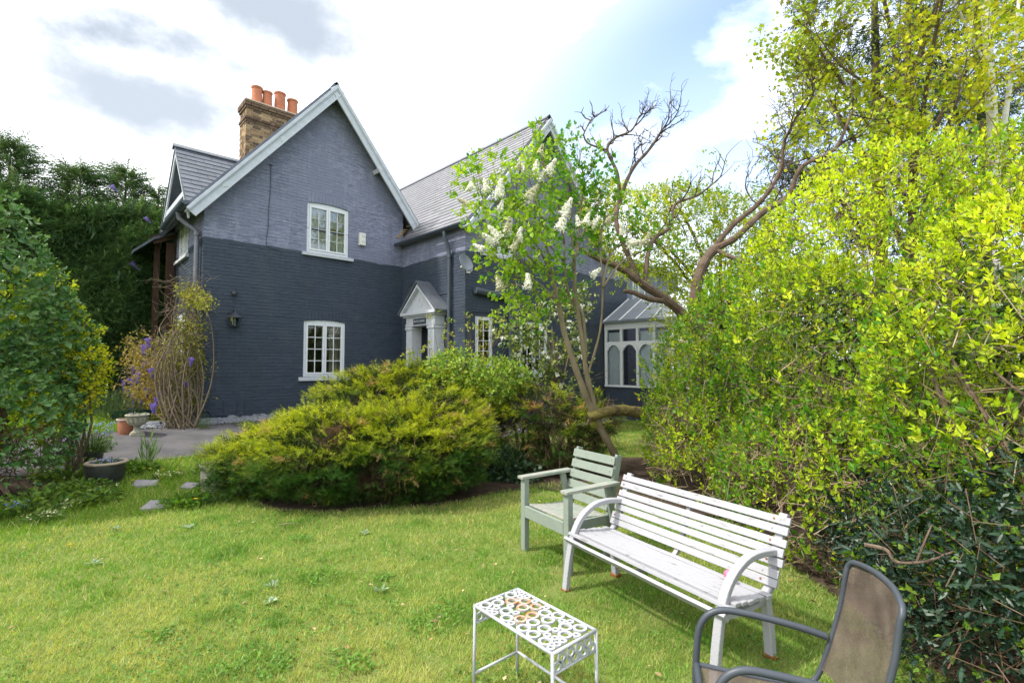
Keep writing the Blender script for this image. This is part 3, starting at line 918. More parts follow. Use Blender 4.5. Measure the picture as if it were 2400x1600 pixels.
# cross gable at the back left
cx0 = 2.02; cyr, czr = 13.66, 6.74; cye, cze = 11.98, 4.86
ce0, ce1 = np.array([cx0, 12.02, 4.94]), np.array([6.0, 12.02, 4.94])
cr0, cr1 = np.array([cx0, cyr, czr]), np.array([6.0, cyr, czr])
crf, cn = roof_slab(ce0, ce1, cr0, cr1, .07, M['slate'])
roof_left = lambda x: MA[1] + .09 + (x - MA[0]) * (MA[1] + .09 - ML[1] + .12) / (MA[0] - ML[0] + .16)
slates(crf, ce0, ce1, cr0, cr1, 14, .36, M['slate'], cn, 200, clip=lambda p: p[2] > roof_left(p[0]) - .25)
roof_slab((cx0, 15.55, 4.86), (6.0, 15.55, 4.86), (cx0, cyr + .001, czr - .002), (6.0, cyr + .001, czr - .002), .07, M['slate'])
rg = MB()
for i in range(7):
    x0, x1 = cx0 - .03 + i * .45, cx0 - .03 + (i + 1) * .45 - .008
    for sy in (-1, 1):
        c0 = np.array([0, cyr, czr + .05]); c1 = np.array([0, cyr + sy * .11, czr - .055])
        rg.hexa([c0 + EX * x0 - EZ * .02, c0 + EX * x1 - EZ * .02, c1 + EX * x1 - EZ * .01, c1 + EX * x0 - EZ * .01,
                 c0 + EX * x0, c0 + EX * x1, c1 + EX * x1 + EZ * .012, c1 + EX * x0 + EZ * .012])
rg.out('ridge_tiles', M['lead'], crf)
gb = MB()                           # its little gable wall and boards, facing left
gb.quad([(2.30, 12.3, 5.0), (2.30, 15.3, 5.0), (2.30, cyr, czr - .12)]).quad([(2.42, 12.3, 5.0), (2.42, 15.3, 5.0), (2.42, cyr, czr - .12)])
gb.out('gable_wall', M['white'], house)
bb = MB()
for (ye, ze) in ((15.55, 4.84), (12.02, 4.90)):
    a = np.array([cx0 + .02, ye, ze - .05]); b = np.array([cx0 + .02, cyr, czr - .08])
    bb.hexa([a - EZ * .17, a - EZ * .17 + EX * .035, b - EZ * .17 + EX * .035, b - EZ * .17, a, a + EX * .035, b + EX * .035, b])
bb.bb((cx0 + .03, 12.6, 5.30), (cx0 + .08, 14.9, 5.42))
bb.out('barge_board', M['barge'], house)

# barge boards of the two front gables: deep board with a moulding above it
def barge(pa, pb, y, w=.22, material='barge'):
    a = np.array([pa[0], y, pa[1]]); b = np.array([pb[0], y, pb[1]])
    d = nrmz(b - a); n = np.cross(d, EY); n = n if n[2] < 0 else -n
    mb = MB()
    def plank(o0, o1, y0, y1):
        mb.hexa([a + n * o1 + EY * y0, b + n * o1 + EY * y0, b + n * o1 + EY * y1, a + n * o1 + EY * y1,
                 a + n * o0 + EY * y0, b + n * o0 + EY * y0, b + n * o0 + EY * y1, a + n * o0 + EY * y1])
    plank(.0, w, -.02, .02); plank(-.004, .06, -.055, -.021); plank(.062, .085, -.038, -.021); plank(w - .03, w + .005, -.034, -.021)
    plank(.02, .05, .022, .27)     # soffit board back to the wall
    mb.out('barge_board', M[material], house, bevel=.004)
barge((ML[0] - .17, ML[1] - .22), (MA[0], MA[1] - .01), YV - .02)
barge((MR[0] + .04, MR[1] - .09), (MA[0], MA[1] - .012), YV - .022)
barge((WL[0] - .03, WL[1] - .09), (WA[0], WA[1] - .03), 8.93, .2)
barge((WR[0] + .03, WR[1] - .09), (WA[0], WA[1] - .032), 8.928, .2)
for (x, y) in ((645, 325), (512, 428), (868, 393)):
    c = onY(x, y, 11.82)
    MB().box(c, (.05, 0, .02), (0, .17, 0), (-.02, 0, .05)).out('purlin_end', M['white'], house, bevel=.006)
# patch of loose mortar where roof and wall meet on the right
mp_ = MB()
for i, (x, y) in enumerate(((938, 520), (930, 528), (922, 537), (914, 545), (926, 533), (918, 541))):
    c = onY(x, y, 11.985); mp_.box(c, (.055, 0, .012), (0, .014, 0), (0, 0, .012))
mp_.out('mortar_fillet', mat('ochre_mortar', (.42, .27, .10), .9, .1), house)

# ---- chimney: courses of single bricks, two oversailing bands, four pots
chim = MB()
cX0, cX1, cY0, cY1, cZ0, cZ1 = 3.86, 6.0, 15.0, 15.62, 6.2, 9.05
chim.bb((cX0 + .008, cY0 + .008, cZ0), (cX1 - .008, cY1 - .008, cZ1 - .01))
chimney = chim.out('chimney', M['mortar'], house)
bme = {}
def brick_obj(c, sx, sy, key):
    k = (round(sx, 3), round(sy, 3), key)
    if k not in bme:
        b_ = MB().box((0, 0, 0), (sx / 2, 0, 0), (0, sy / 2, 0), (0, 0, .0325))
        bme[k] = new_mesh('brick', b_.v, b_.f); bme[k].materials.append(M[key])
    o = bpy.data.objects.new('brick', bme[k]); COL.objects.link(o); o.parent = chimney
    o.location = Vector(np.array(c) - rootloc(house)); o.rotation_euler = (rng.normal(0, .008), 0, rng.normal(0, .008))
ncourse = int((cZ1 - 6.9) / .0765)
cnt = 0
for i in range(ncourse):
    z = cZ1 - .0385 - i * .0765
    o_ = {0: .055, 1: .055, 2: .03, 6: .035, 7: .018}.get(i, 0)
    key0 = 'brick_b' if i in (0, 1, 2, 6, 7) else None
    def pick(): return key0 or random.choice(['brick_a', 'brick_b', 'brick_a', 'brick_c', 'brick_b'])
    zr = MA[1] + .1 - abs((cX0 - MA[0])) * 1.2 - .8
    x = cX0 - o_ - (i % 2) * .056
    while x < cX1 + o_ - .05:
        L_ = .215 if (int(round((x - cX0) / .11)) % 3) or i % 2 else .1025
        a_, b_ = max(x, cX0 - o_), min(x + L_, cX1 + o_)
        if b_ - a_ > .04:
            brick_obj(((a_ + b_) / 2, cY0 - o_ + .051, z), b_ - a_, .1025, pick()); cnt += 1
        x += L_ + .011
    y = cY0 - o_ + .104 + (.05 if i % 2 else 0)
    while y < cY1 + o_ - .05:
        L_ = .215 if i % 2 else .1025
        L2 = min(L_, cY1 + o_ - y)
        if L2 > .04:
            brick_obj((cX0 - o_ + .051, y + L2 / 2, z), .1025, L2, pick()); cnt += 1
        y += L_ + .011
cap = MB(); cap.bb((cX0 - .03, cY0 - .03, cZ1 - .005), (cX1 + .03, cY1 + .03, cZ1 + .035))
cap.out('flaunching', M['mortar'], chimney)
for i, (px, h, r) in enumerate(((590, .60, .135), (614, .56, .125), (643, .66, .145), (672, .58, .14))):
    x = onY(px, 230, 15.32)[0]
    q = MB().lathe((x, 15.32, cZ1), [(r * 1.12, -.02), (r * 1.06, .2), (r, h * .75), (r * .99, h - .06), (r * 1.1, h - .05), (r * 1.16, h - .02), (r * 1.14, h), (r * .9, h), (r * .86, h - .3)], 20)
    smooth_angle(q.out('chimney_pot', M['terracotta'], chimney))

# ---- gutters, pipes, cables
def halfpipe(a, b, r, name='gutter', material='pipe'):
    a, b = np.array(a, float), np.array(b, float); d = nrmz(b - a); s = nrmz(np.cross(d, EZ)); mb = MB()
    K_ = 10; ring = [math.pi + math.pi * k / K_ for k in range(K_ + 1)]
    for e, f in ((1, 1), (.86, .86)):
        for k in range(K_):
            q, w_ = ring[k], ring[k + 1]
            p = lambda ang, o: o + s * math.cos(ang) * r * e + EZ * math.sin(ang) * r * e
            mb.quad([p(q, a), p(w_, a), p(w_, b), p(q, b)])
    for o in (a, b):
        mb.quad([o + s * math.cos(q) * r + EZ * math.sin(q) * r for q in ring])
    return mb.out(name, M[material], house)
halfpipe((1.93, 11.62, 4.93), (1.93, 14.2, 4.90), .075)
halfpipe((6.83, 9.0, 4.90), (6.83, 11.95, 4.92), .065)
def pipe(pts, r, collars=(), material='pipe', name='drainpipe'):
    mb = MB().tube(pts, r, 12)
    for c in collars:
        c = np.array(c, float); mb.tube([c - EZ * .035, c + EZ * .035], r * 1.28, 12)
    return smooth_angle(mb.out(name, M[material], house), 50)
pipe([(1.93, 12.35, 4.85), (1.95, 12.38, 4.74), (2.1, 12.3, 4.6), (2.24, 12.24, 4.5), (2.255, 12.22, 4.3), (2.255, 12.22, .55)], .05,
     [(2.255, 12.22, 4.42), (2.255, 12.22, 2.95), (2.255, 12.22, 1.4)], 'pipe_old')
pipe([(6.85, 9.72, 4.84), (6.86, 9.72, 4.7), (6.97, 9.72, 4.5), (7.0, 9.72, 4.3), (7.0, 9.72, .25)], .045, [(7.0, 9.72, 4.25), (7.0, 9.72, 2.75), (7.0, 9.72, 1.3)])
pipe([(7.30, 9.10, 3.40), (8.30, 9.10, 3.33)], .085, (), 'pipe')
pipe([(8.42, 9.09, 3.36), (8.42, 9.09, .2)], .06, [(8.42, 9.09, 3.3), (8.42, 9.09, 2.3), (8.42, 9.09, 1.2)])
def cable(pts, r, extra=None):
    q = MB().tube(pts, r, 6)
    if extra is not None: q.box(extra, (.035, 0, 0), (0, .02, 0), (0, 0, .014))
    q.out('cable', M['cable'], house)
cable([onY(x, y, 11.975) for x, y in ((622, 378), (622, 420), (618, 470), (616, 520), (611, 555), (614, 568), (640, 574))], .007, onY(622, 379, 11.975))
cable([onY(x, y, 11.975) for x, y in ((463, 942), (478, 942), (500, 968), (540, 968), (600, 966))], .02)
cable([onY(x, y, 11.98) for x, y in ((466, 952), (520, 954), (600, 953), (660, 950))], .008)
cable([onY(x, y, 11.98) for x, y in ((464, 940), (466, 860), (468, 780), (470, 690))], .007)
for x in (514, 545, 563):
    cable([onY(x, 918, 11.98), onY(x, 949, 11.98)], .008)
cable([onX(x, y, 7.06) for x, y in ((940, 700), (960, 688), (1000, 678), (1034, 672))], .008)
cable([onY(x, y, 9.17) for x, y in ((1070, 720), (1085, 715), (1110, 716), (1150, 722))], .008)

# ---- porch: pilasters, entablature with name board, little pediment with lead roof
pc = .0
def SB(mb, s0, s1, n0, n1, z0, z1):
    mb.hexa([W(FS, s0, n0, z0), W(FS, s1, n0, z0), W(FS, s1, n1, z0), W(FS, s0, n1, z0), W(FS, s0, n0, z1), W(FS, s1, n0, z1), W(FS, s1, n1, z1), W(FS, s0, n1, z1)])
PN = .30
porch = MB()
for s0 in (.72, 1.72):
    SB(porch, s0, s0 + .26, .0, PN, GZ - .05, 2.62)
    for k in range(4):              # flutes stand as thin fillets
        SB(porch, s0 + .03 + k * .055, s0 + .055 + k * .055, PN, PN + .012, GZ + .2, 2.5)
    SB(porch, s0 - .02, s0 + .28, -.0, PN + .025, 2.54, 2.615)
    SB(porch, s0 - .02, s0 + .28, -.0, PN + .03, GZ - .05, GZ + .2)
SB(porch, .70, 2.0, .0, PN - .004, 2.625, 2.86)
SB(porch, .64, 2.06, .0, PN + .05, 2.86, 2.90)
SB(porch, .58, 2.12, .0, PN + .10, 2.90, 2.975)
pr = porch.out('porch', M['white'], house, bevel=.005)
pd = MB(); A_, B_, Cc_ = (.60, 2.975), (2.10, 2.975), (1.35, 3.62)
pd.hexa([W(FS, A_[0], 0, A_[1]), W(FS, B_[0], 0, B_[1]), W(FS, B_[0], PN - .02, B_[1]), W(FS, A_[0], PN - .02, A_[1]),
         W(FS, Cc_[0] - .01, 0, Cc_[1]), W(FS, Cc_[0] + .01, 0, Cc_[1]), W(FS, Cc_[0] + .01, PN - .02, Cc_[1]), W(FS, Cc_[0] - .01, PN - .02, Cc_[1])])
ring = [W(FS, 1.35 + .09 * math.cos(q), PN - .018, 3.2 + .10 * math.sin(q)) for q in np.linspace(0, 6.283, 21)]
pd.tube(ring, .008, 5, False)
pd.out('pediment', M['white'], pr)
prf = MB()
for sg in (-1, 1):
    e_ = np.array([1.35 + sg * .86, 2.93]); t_ = np.array([1.35, 3.70])
    prf.hexa([W(FS, e_[0], 0, e_[1]), W(FS, e_[0], PN + .12, e_[1]), W(FS, t_[0], PN + .12, t_[1]), W(FS, t_[0], 0, t_[1]),
              W(FS, e_[0] + sg * .01, 0, e_[1] + .05), W(FS, e_[0] + sg * .01, PN + .12, e_[1] + .05), W(FS, t_[0], PN + .12, t_[1] + .05), W(FS, t_[0], 0, t_[1] + .05)])
prf.out('porch_roof', M['lead'], pr)
rk = MB()
for sg in (-1, 1):
    e_ = np.array([1.35 + sg * .80, 2.965]); t_ = np.array([1.35, 3.655])
    rk.hexa([W(FS, e_[0], PN - .02, e_[1] - .05), W(FS, e_[0], PN + .09, e_[1] - .05), W(FS, t_[0], PN + .09, t_[1] - .07), W(FS, t_[0], PN - .02, t_[1] - .07),
             W(FS, e_[0], PN - .02, e_[1]), W(FS, e_[0], PN + .09, e_[1]), W(FS, t_[0], PN + .09, t_[1]), W(FS, t_[0], PN - .02, t_[1])])
rk.out('raking_cornice', M['white'], pr)
nb = MB(); SB(nb, 1.08, 1.64, PN - .004, PN + .016, 2.665, 2.81); nbo = nb.out('name_board', M['pipe'], pr)
lt = MB()                            # the name is too small to read: pale letter strokes only
s = 1.13
for k in range(17):
    if k == 8: s += .03; continue
    SB(lt, s, s + .006, PN + .017, PN + .02, 2.715, 2.765)
    if k % 2: SB(lt, s + .006, s + .018, PN + .017, PN + .02, 2.755 if k % 4 == 1 else 2.735, 2.764 if k % 4 == 1 else 2.745)
    if k % 3 == 0: SB(lt, s + .014, s + .02, PN + .017, PN + .02, 2.715, 2.765)
    s += .028
lt.out('lettering', M['white'], nbo)
dr = MB(); SB(dr, .985, 1.715, -.14, -.09, GZ + .02, 2.6)
for (a_, b_, z0, z1) in ((1.05, 1.32, .75, 1.35), (1.38, 1.65, .75, 1.35), (1.05, 1.32, 1.5, 2.45), (1.38, 1.65, 1.5, 2.45)):
    SB(dr, a_, b_, -.09, -.075, GZ * 0 + z0, z1)
dro = dr.out('door', M['door'], house, bevel=.004)
hd = MB(); hd.tube([W(FS, 1.35 + .12 * math.cos(q), -.07, 2.05 + .16 * math.sin(q)) for q in np.linspace(0, 6.283, 25)], .009, 5, False)
hd.out('wreath', M['wood_dark'], dro)
br = MB()                           # scrolled bracket on the wall beside the porch
br.tube([W(FS, .40, .06, 2.66), W(FS, .46, .16, 2.7), W(FS, .52, .2, 2.66), W(FS, .60, .12, 2.60), W(FS, .70, .1, 2.58)], .014, 6)
br.out('scroll_bracket', M['white'], pr)

# ---- sagging lean-to canopy on the left wall
lc = MB()
p0, p1 = np.array([2.3, 14.95, 5.02]), np.array([2.3, 16.4, 5.02]); q0, q1 = np.array([1.45, 14.9, 4.42]), np.array([1.45, 16.4, 4.42])
mid0, mid1 = np.array([1.85, 14.9, 4.80]), np.array([1.85, 16.4, 4.80])
for a, b, c_, d in ((q0, q1, mid1, mid0), (mid0, mid1, p1, p0)):
    lc.hexa([a - EZ * .06, b - EZ * .06, c_ - EZ * .06, d - EZ * .06, a, b, c_, d])
can = lc.out('canopy', M['slate'], house)
MB().box((2.05, 14.98, 4.84), (.24, 0, .12), (0, .03, 0), (-.05, 0, .09)).out('rafter', M['wood_dark'], can)
MB().bb((2.12, 15.0, .5), (2.3, 15.06, 4.72)).out('post', M['wood_dark'], can)
MB().bb((1.9, 15.2, .5), (2.02, 15.32, 4.7)).out('post', M['wood_dark'], can)
# ------------------------------------------------------------------ things fixed to the walls
def lantern():
    c = onY(540, 722, 11.86); x, y, z = c
    t = thing('wall_lantern', (x, 11.995, z - .28), 'small black hanging lantern with glass sides on the navy wall', 'lantern')
    q = MB(); q.lathe((x, y, z), [(0.0, .06), (.02, .055), (.035, .03), (.16, -.055), (.165, -.07), (.0, -.07)], 6); q.out('cap', M['iron'], t)
    fr = MB(); n = 6
    for k in range(n):
        a = 2 * math.pi * k / n; r0, r1 = .13, .08
        fr.tube([(x + r0 * math.cos(a), y + r0 * math.sin(a), z - .07), (x + r1 * math.cos(a), y + r1 * math.sin(a), z - .25)], .006, 5)
    fr.lathe((x, y, z - .25), [(0, -.012), (.085, -.012), (.092, 0), (0, 0)], 6)
    fr.out('cage', M['iron'], t)
    gl = MB(); gl.lathe((x, y, z), [(.125, -.072), (.075, -.248)], 6); gl.out('glass', M['lantern_glass'], t)
    bl = MB(); bl.lathe((x, y, z), [(0, -.08), (.018, -.09), (.022, -.15), (.016, -.17), (0.012, -.24)], 10); bl.out('bulb_holder', M['alarm'], t)
    br = MB(); br.tube([(x, 11.99, z + .08), (x, 11.93, z + .1), (x, y, z + .085), (x, y, z + .05)], .012, 8)
    br.tube([(x, 11.93, z + .1), (x - .11, 11.93, z + .03), (x - .13, 11.93, z + .05)], .008, 6); br.tube([(x - .02, y, z + .09), (x + .04, y, z + .14)], .008, 6)
    br.out('bracket', M['iron'], t)
    zt = onY(540, 673, 11.95)[2]
    mt = MB().lathe((x, 11.95, zt - .06), [(0, -.01), (.03, -.005), (.055, .04), (.05, .09), (.02, .12), (0, .12)], 14); mt.out('mount', M['iron'], t)
    ch = MB(); zz = zt - .07; k = 0
    while zz > z + .11:
        ch.tube([(x, 11.95, zz), (x + (.012 if k % 2 else -.012), 11.95 + (.01 if k % 2 else 0), zz - .02), (x, 11.95, zz - .045)], .006, 5); zz -= .04; k += 1
    ch.out('chain', M['iron'], t)
lantern()

def dish():
    c = onY(1067, 607, 8.78); t = thing('satellite_dish', (7.12, 9.19, float(c[2]) - .05), 'grey oval satellite dish on the corner of the wing', 'satellite dish')
    n = nrmz(np.array([.1, -.86, .36])); u = nrmz(np.cross(EZ, n)); v = np.cross(n, u)
    V, F = [], []; rings, seg = 5, 28
    for s_ in (0, 1):
        for i in range(rings + 1):
            r = i / rings
            for k in range(seg):
                a = 2 * math.pi * k / seg
                V.append(c + u * math.cos(a) * r * .19 + v * math.sin(a) * r * .225 + n * (.07 * r * r - .012 * s_))
    for s_ in (0, 1):
        o = s_ * (rings + 1) * seg
        for i in range(rings):
            for k in range(seg):
                k2 = (k + 1) % seg; F.append((o + i * seg + k, o + i * seg + k2, o + (i + 1) * seg + k2, o + (i + 1) * seg + k))
    o2 = (rings + 1) * seg
    for k in range(seg):
        k2 = (k + 1) % seg; F.append((rings * seg + k, rings * seg + k2, o2 + rings * seg + k2, o2 + rings * seg + k))
    smooth_angle(build('reflector', np.array(V), F, M['dish'], t), 50)
    a = MB(); low = c - v * .20 + n * .06; tip = c + n * .36 - v * .12
    a.tube([low, low + n * .12 - v * .02, tip], .009, 6); a.tube([tip - n * .03, tip + n * .05], .03, 10); a.out('feed_arm', M['iron'], t)
    b = MB(); b.tube([c - n * .02, c - n * .12, np.array([7.12, 9.19, c[2] - .02])], .02, 8); b.box((7.16, 9.18, c[2] - .02), (.05, 0, 0), (0, .012, 0), (0, 0, .07)); b.out('wall_bracket', M['alarm'], t)
dish()

def alarm():
    c = onY(832, 550, 11.95); x, y, z = c
    t = thing('alarm_box', (x, 11.99, z - .17), 'cream burglar alarm box on the slate blue wall beside upper window', 'alarm box')
    b = MB(); b.hexa([(x - .085, 11.99, z - .165), (x + .085, 11.99, z - .165), (x + .075, 11.90, z - .155), (x - .075, 11.90, z - .155),
                      (x - .085, 11.99, z + .165), (x + .085, 11.99, z + .165), (x + .075, 11.90, z + .155), (x - .075, 11.90, z + .155)])
    b.out('casing', M['alarm'], t, bevel=.008)
    for (dz, w) in ((.10, .04), (.075, .05), (.055, .045), (-.05, .03), (-.075, .05), (-.09, .04)):
        p = MB(); p.bb((x - w + .01, 11.8985, z + dz - .004), (x + w + .01, 11.8995, z + dz + .004))
        p.out('faded_lettering', M['print'], t)
alarm()

# ------------------------------------------------------------------ conservatory beside the wing
def conservatory():
    x0, x1, y0, y1 = 12.35, 15.4, 6.3, 9.14
    zb = 1.0; ze = 2.92
    t = thing('conservatory', (x0, (y0 + y1) / 2, float(g(8.0))), 'white framed conservatory with arched panes and grey glazed roof beside the wing', 'conservatory')
    d = MB(); d.bb((x0 + .03, y0 + .03, float(g(y0)) - .1), (x1, y0 + .2, zb)); d.bb((x0 + .03, y0 + .2, float(g(y0)) - .1), (x0 + .2, y1, zb)); d.out('dwarf_wall', M['paint'], t)
    f = MB(); f.bb((x0 - .02, y0 - .02, zb), (x0 + .12, y1, zb + .06)); f.bb((x0 + .12, y0 - .02, zb), (x1, y0 + .12, zb + .06))
    f.bb((x0, y0, ze - .22), (x0 + .09, y1, ze)); f.bb((x0 + .09, y0, ze - .22), (x1, y0 + .09, ze))
    f.bb((x0 + .008, y0 + .09, 2.26), (x0 + .078, y1, 2.34)); f.bb((x0 + .09, y0 + .008, 2.26), (x1, y0 + .078, 2.34))
    frame = f.out('frame', M['upvc'], t, bevel=.005)
    def bay(fr, L, n):
        w = L / n
        for k in range(n + 1):
            s = k * w
            p = MB(); p.hexa([W(fr, s - .04, -.08, zb + .06), W(fr, s + .04, -.08, zb + .06), W(fr, s + .04, .006, zb + .06), W(fr, s - .04, .006, zb + .06),
                              W(fr, s - .04, -.08, ze - .22), W(fr, s + .04, -.08, ze - .22), W(fr, s + .04, .006, ze - .22), W(fr, s - .04, .006, ze - .22)])
            p.out('post', M['upvc'], t, bevel=.004)
        for k in range(n):
            a, b = k * w + .04, (k + 1) * w - .04; z0, z1 = zb + .06, 2.26
            pn = -.03
            MB().quad([W(fr, a, pn, z0), W(fr, b, pn, z0), W(fr, b, pn, z1), W(fr, a, pn, z1)]).out('pane', M['glass'], t)
            MB().quad([W(fr, a, pn, 2.34), W(fr, b, pn, 2.34), W(fr, b, pn, ze - .22), W(fr, a, pn, ze - .22)]).out('pane', M['glass'], t)
            h = MB(); K_ = 10         # pointed-arch head
            for i in range(K_):
                s0, s1 = a + (b - a) * i / K_, a + (b - a) * (i + 1) / K_
                zc = lambda s: z1 - .02 - .20 * abs((s - (a + b) / 2) / ((b - a) / 2)) ** 2.2
                h.hexa([W(fr, s0, -.06, zc(s0)), W(fr, s1, -.06, zc(s1)), W(fr, s1, -.005, zc(s1)), W(fr, s0, -.005, zc(s0)),
                        W(fr, s0, -.06, z1 + .01), W(fr, s1, -.06, z1 + .01), W(fr, s1, -.005, z1 + .01), W(fr, s0, -.005, z1 + .01)])
            h.out('arched_head', M['upvc'], t)
            bl = MB()                 # pale roller blind, partly down
            bl.quad([W(fr, a - .02, -.12, z0 + (.0 if k % 2 else .0)), W(fr, b + .02, -.12, z0), W(fr, b + .02, -.125, ze - .3), W(fr, a - .02, -.125, ze - .3)])
            if k != 1: bl.out('blind', mat('pale_blind', (.62, .66, .68), .8, .2, .08, 5, .1, 30), t)
    bay(dict(O=np.array([x0, y1 - .05, 0]), S=-EY, N=-EX), y1 - y0 - .1, 5)
    bay(dict(O=np.array([x0 + .05, y0, 0]), S=EX, N=-EY), x1 - x0 - .1, 5)
    r = MB(); za = 3.75
    r.quad([(x0 - .08, y1, ze), (x0 - .08, y0 - .08, ze), (x0 + 1.3, y0 + 1.3, za), (x0 + 1.3, y1, za)])
    r.quad([(x0 - .08, y0 - .08, ze), (x1, y0 - .08, ze), (x1, y0 + 1.3, za), (x0 + 1.3, y0 + 1.3, za)])
    r.out('roof', mat('grey_polycarbonate', (.20, .22, .25), .3, .5, .1, 3, .05, 20), t)
    bars = MB()
    for k in range(6):
        y = y0 + (y1 - y0) * k / 5; bars.tube([(x0 - .08, y, ze + .02), (x0 + 1.3, max(y, y0 + 1.3), za + .02)], .022, 6)
    bars.tube([(x0 - .08, y0 - .08, ze + .02), (x0 + 1.3, y0 + 1.3, za + .02)], .03, 6)
    for k in range(6):
        x = x0 + (x1 - x0) * k / 5; bars.tube([(x, y0 - .08, ze + .02), (max(x, x0 + 1.3), y0 + 1.3, za + .02)], .022, 6)
    bars.out('glazing_bars', M['upvc'], t)
    gt = MB(); gt.bb((x0 - .14, y0 - .14, ze - .03), (x0 - .02, y1, ze + .04)); gt.bb((x0 - .02, y0 - .14, ze - .03), (x1, y0 - .02, ze + .04)); gt.out('gutter', M['dish'], t)
    fl = MB(); fl.bb((x0 + .2, y0 + .2, zb - .2), (x1, y1, zb - .15)); fl.bb((x1 - .05, y0 + .2, zb - .2), (x1, y1, za)); fl.out('floor', M['slab'], t)
conservatory()

# house beyond the hedge
def far_house():
    a = onY(357, 440, 22.0); b = onY(388, 450, 22.0)
    z = float(a[2]); x = float(a[0])
    t = thing('neighbouring_house', (x + 2, 22.0, .55), 'slate roofed house with red ridge tiles behind the conifer hedge', 'house')
    w = MB(); w.bb((x + .1, 22.9, .4), (x + 5, 26, z - 2.0)); w.out('wall', M['brick_c'], t)
    r = MB(); r.hexa([(x, 22.4, z - 2.5), (x + 5, 22.4, z - 2.5), (x + 5, 24.4, z - .12), (x, 24.4, z - .12), (x, 22.4, z - 2.4), (x + 5, 22.4, z - 2.4), (x + 5, 24.4, z), (x, 24.4, z)])
    r.hexa([(x, 26.4, z - 2.5), (x + 5, 26.4, z - 2.5), (x + 5, 24.41, z - .12), (x, 24.41, z - .12), (x, 26.4, z - 2.4), (x + 5, 26.4, z - 2.4), (x + 5, 24.41, z), (x, 24.41, z)])
    ro = r.out('roof', M['slate_wing'], t)
    q = MB()
    for k in range(11): q.tube([(x + k * .455, 24.4, z + .02), (x + (k + 1) * .455 - .01, 24.4, z + .02)], .11, 8)
    q.out('ridge_tiles', M['terracotta'], ro)
far_house()

# ------------------------------------------------------------------ garden furniture
def worn_white(name, worn=(.17, .16, .15), base=(.31, .31, .335), lo=.60, hi=.66, stretch=(1, 1, 1), sc=10.):
    return mat(name, base, .5, .35, .1, sc, .25, 70, base2=worn, thr=(lo, hi), stretch=stretch)
M['bench'] = worn_white('flaking_white_paint', stretch=(5.5, 1.6, 9), lo=.60, hi=.68, sc=5)
M['bench_metal'] = worn_white('white_metal_paint', worn=(.30, .12, .05), lo=.74, hi=.80)
M['rust'] = mat('rust', (.22, .085, .03), .85, .2, .3, 40, .4, 90)
M['sage'] = mat('sage_green_paint', (.195, .228, .195), .55, .3, .08, 10, .2, 70)
M['sage_worn'] = worn_white('worn_sage_paint', worn=(.31, .29, .26), base=(.21, .255, .215), lo=.44, hi=.56, stretch=(1.5, 7, 5), sc=5)
M['table'] = worn_white('chipped_white_metal', worn=(.42, .20, .09), base=(.38, .39, .41), lo=.70, hi=.78, sc=16)
M['chair_metal'] = mat('grey_metal_tube', (.045, .053, .067), .45, .4, .12, 9, .03, 50)
def meshcloth():
    m = bpy.data.materials.new('brown_mesh_cloth'); m.use_nodes = True
    nt = m.node_tree; N, Lk = nt.nodes.new, nt.links.new
    b = nt.nodes['Principled BSDF']; out = nt.nodes['Material Output']
    b.inputs['Roughness'].default_value = .75; b.inputs['Specular IOR Level'].default_value = .2
    uv = N('ShaderNodeUVMap'); uv.uv_map = 'weave'
    ck = N('ShaderNodeTexBrick'); ck.inputs['Scale'].default_value = 1.0
    ck.inputs['Brick Width'].default_value = .0052; ck.inputs['Row Height'].default_value = .0046; ck.inputs['Mortar Size'].default_value = .0011
    ck.inputs['Color1'].default_value = (0, 0, 0, 1); ck.inputs['Color2'].default_value = (0, 0, 0, 1); ck.inputs['Mortar'].default_value = (1, 1, 1, 1)
    Lk(uv.outputs[0], ck.inputs['Vector'])
    geo = N('ShaderNodeNewGeometry'); nz = N('ShaderNodeTexNoise'); nz.inputs['Scale'].default_value = 9; nz.inputs['Detail'].default_value = 6
    Lk(geo.outputs['Position'], nz.inputs['Vector'])
    mr = N('ShaderNodeMapRange'); mr.inputs['From Min'].default_value = .35; mr.inputs['From Max'].default_value = .68
    Lk(nz.outputs['Fac'], mr.inputs['Value'])
    mx = N('ShaderNodeMix'); mx.data_type = 'RGBA'; mx.inputs['A'].default_value = (.075, .056, .046, 1); mx.inputs['B'].default_value = (.135, .105, .084, 1)
    Lk(mr.outputs[0], mx.inputs['Factor']); Lk(mx.outputs['Result'], b.inputs['Base Color'])
    tr = N('ShaderNodeBsdfTransparent'); ms = N('ShaderNodeMixShader')
    mm = N('ShaderNodeMapRange'); mm.inputs['To Min'].default_value = .48; mm.inputs['To Max'].default_value = .04
    Lk(ck.outputs['Color'], mm.inputs['Value']); Lk(mm.outputs[0], ms.inputs[0])
    Lk(b.outputs[0], ms.inputs[1]); Lk(tr.outputs[0], ms.inputs[2]); Lk(ms.outputs[0], out.inputs['Surface'])
    return m
M['cloth'] = meshcloth()

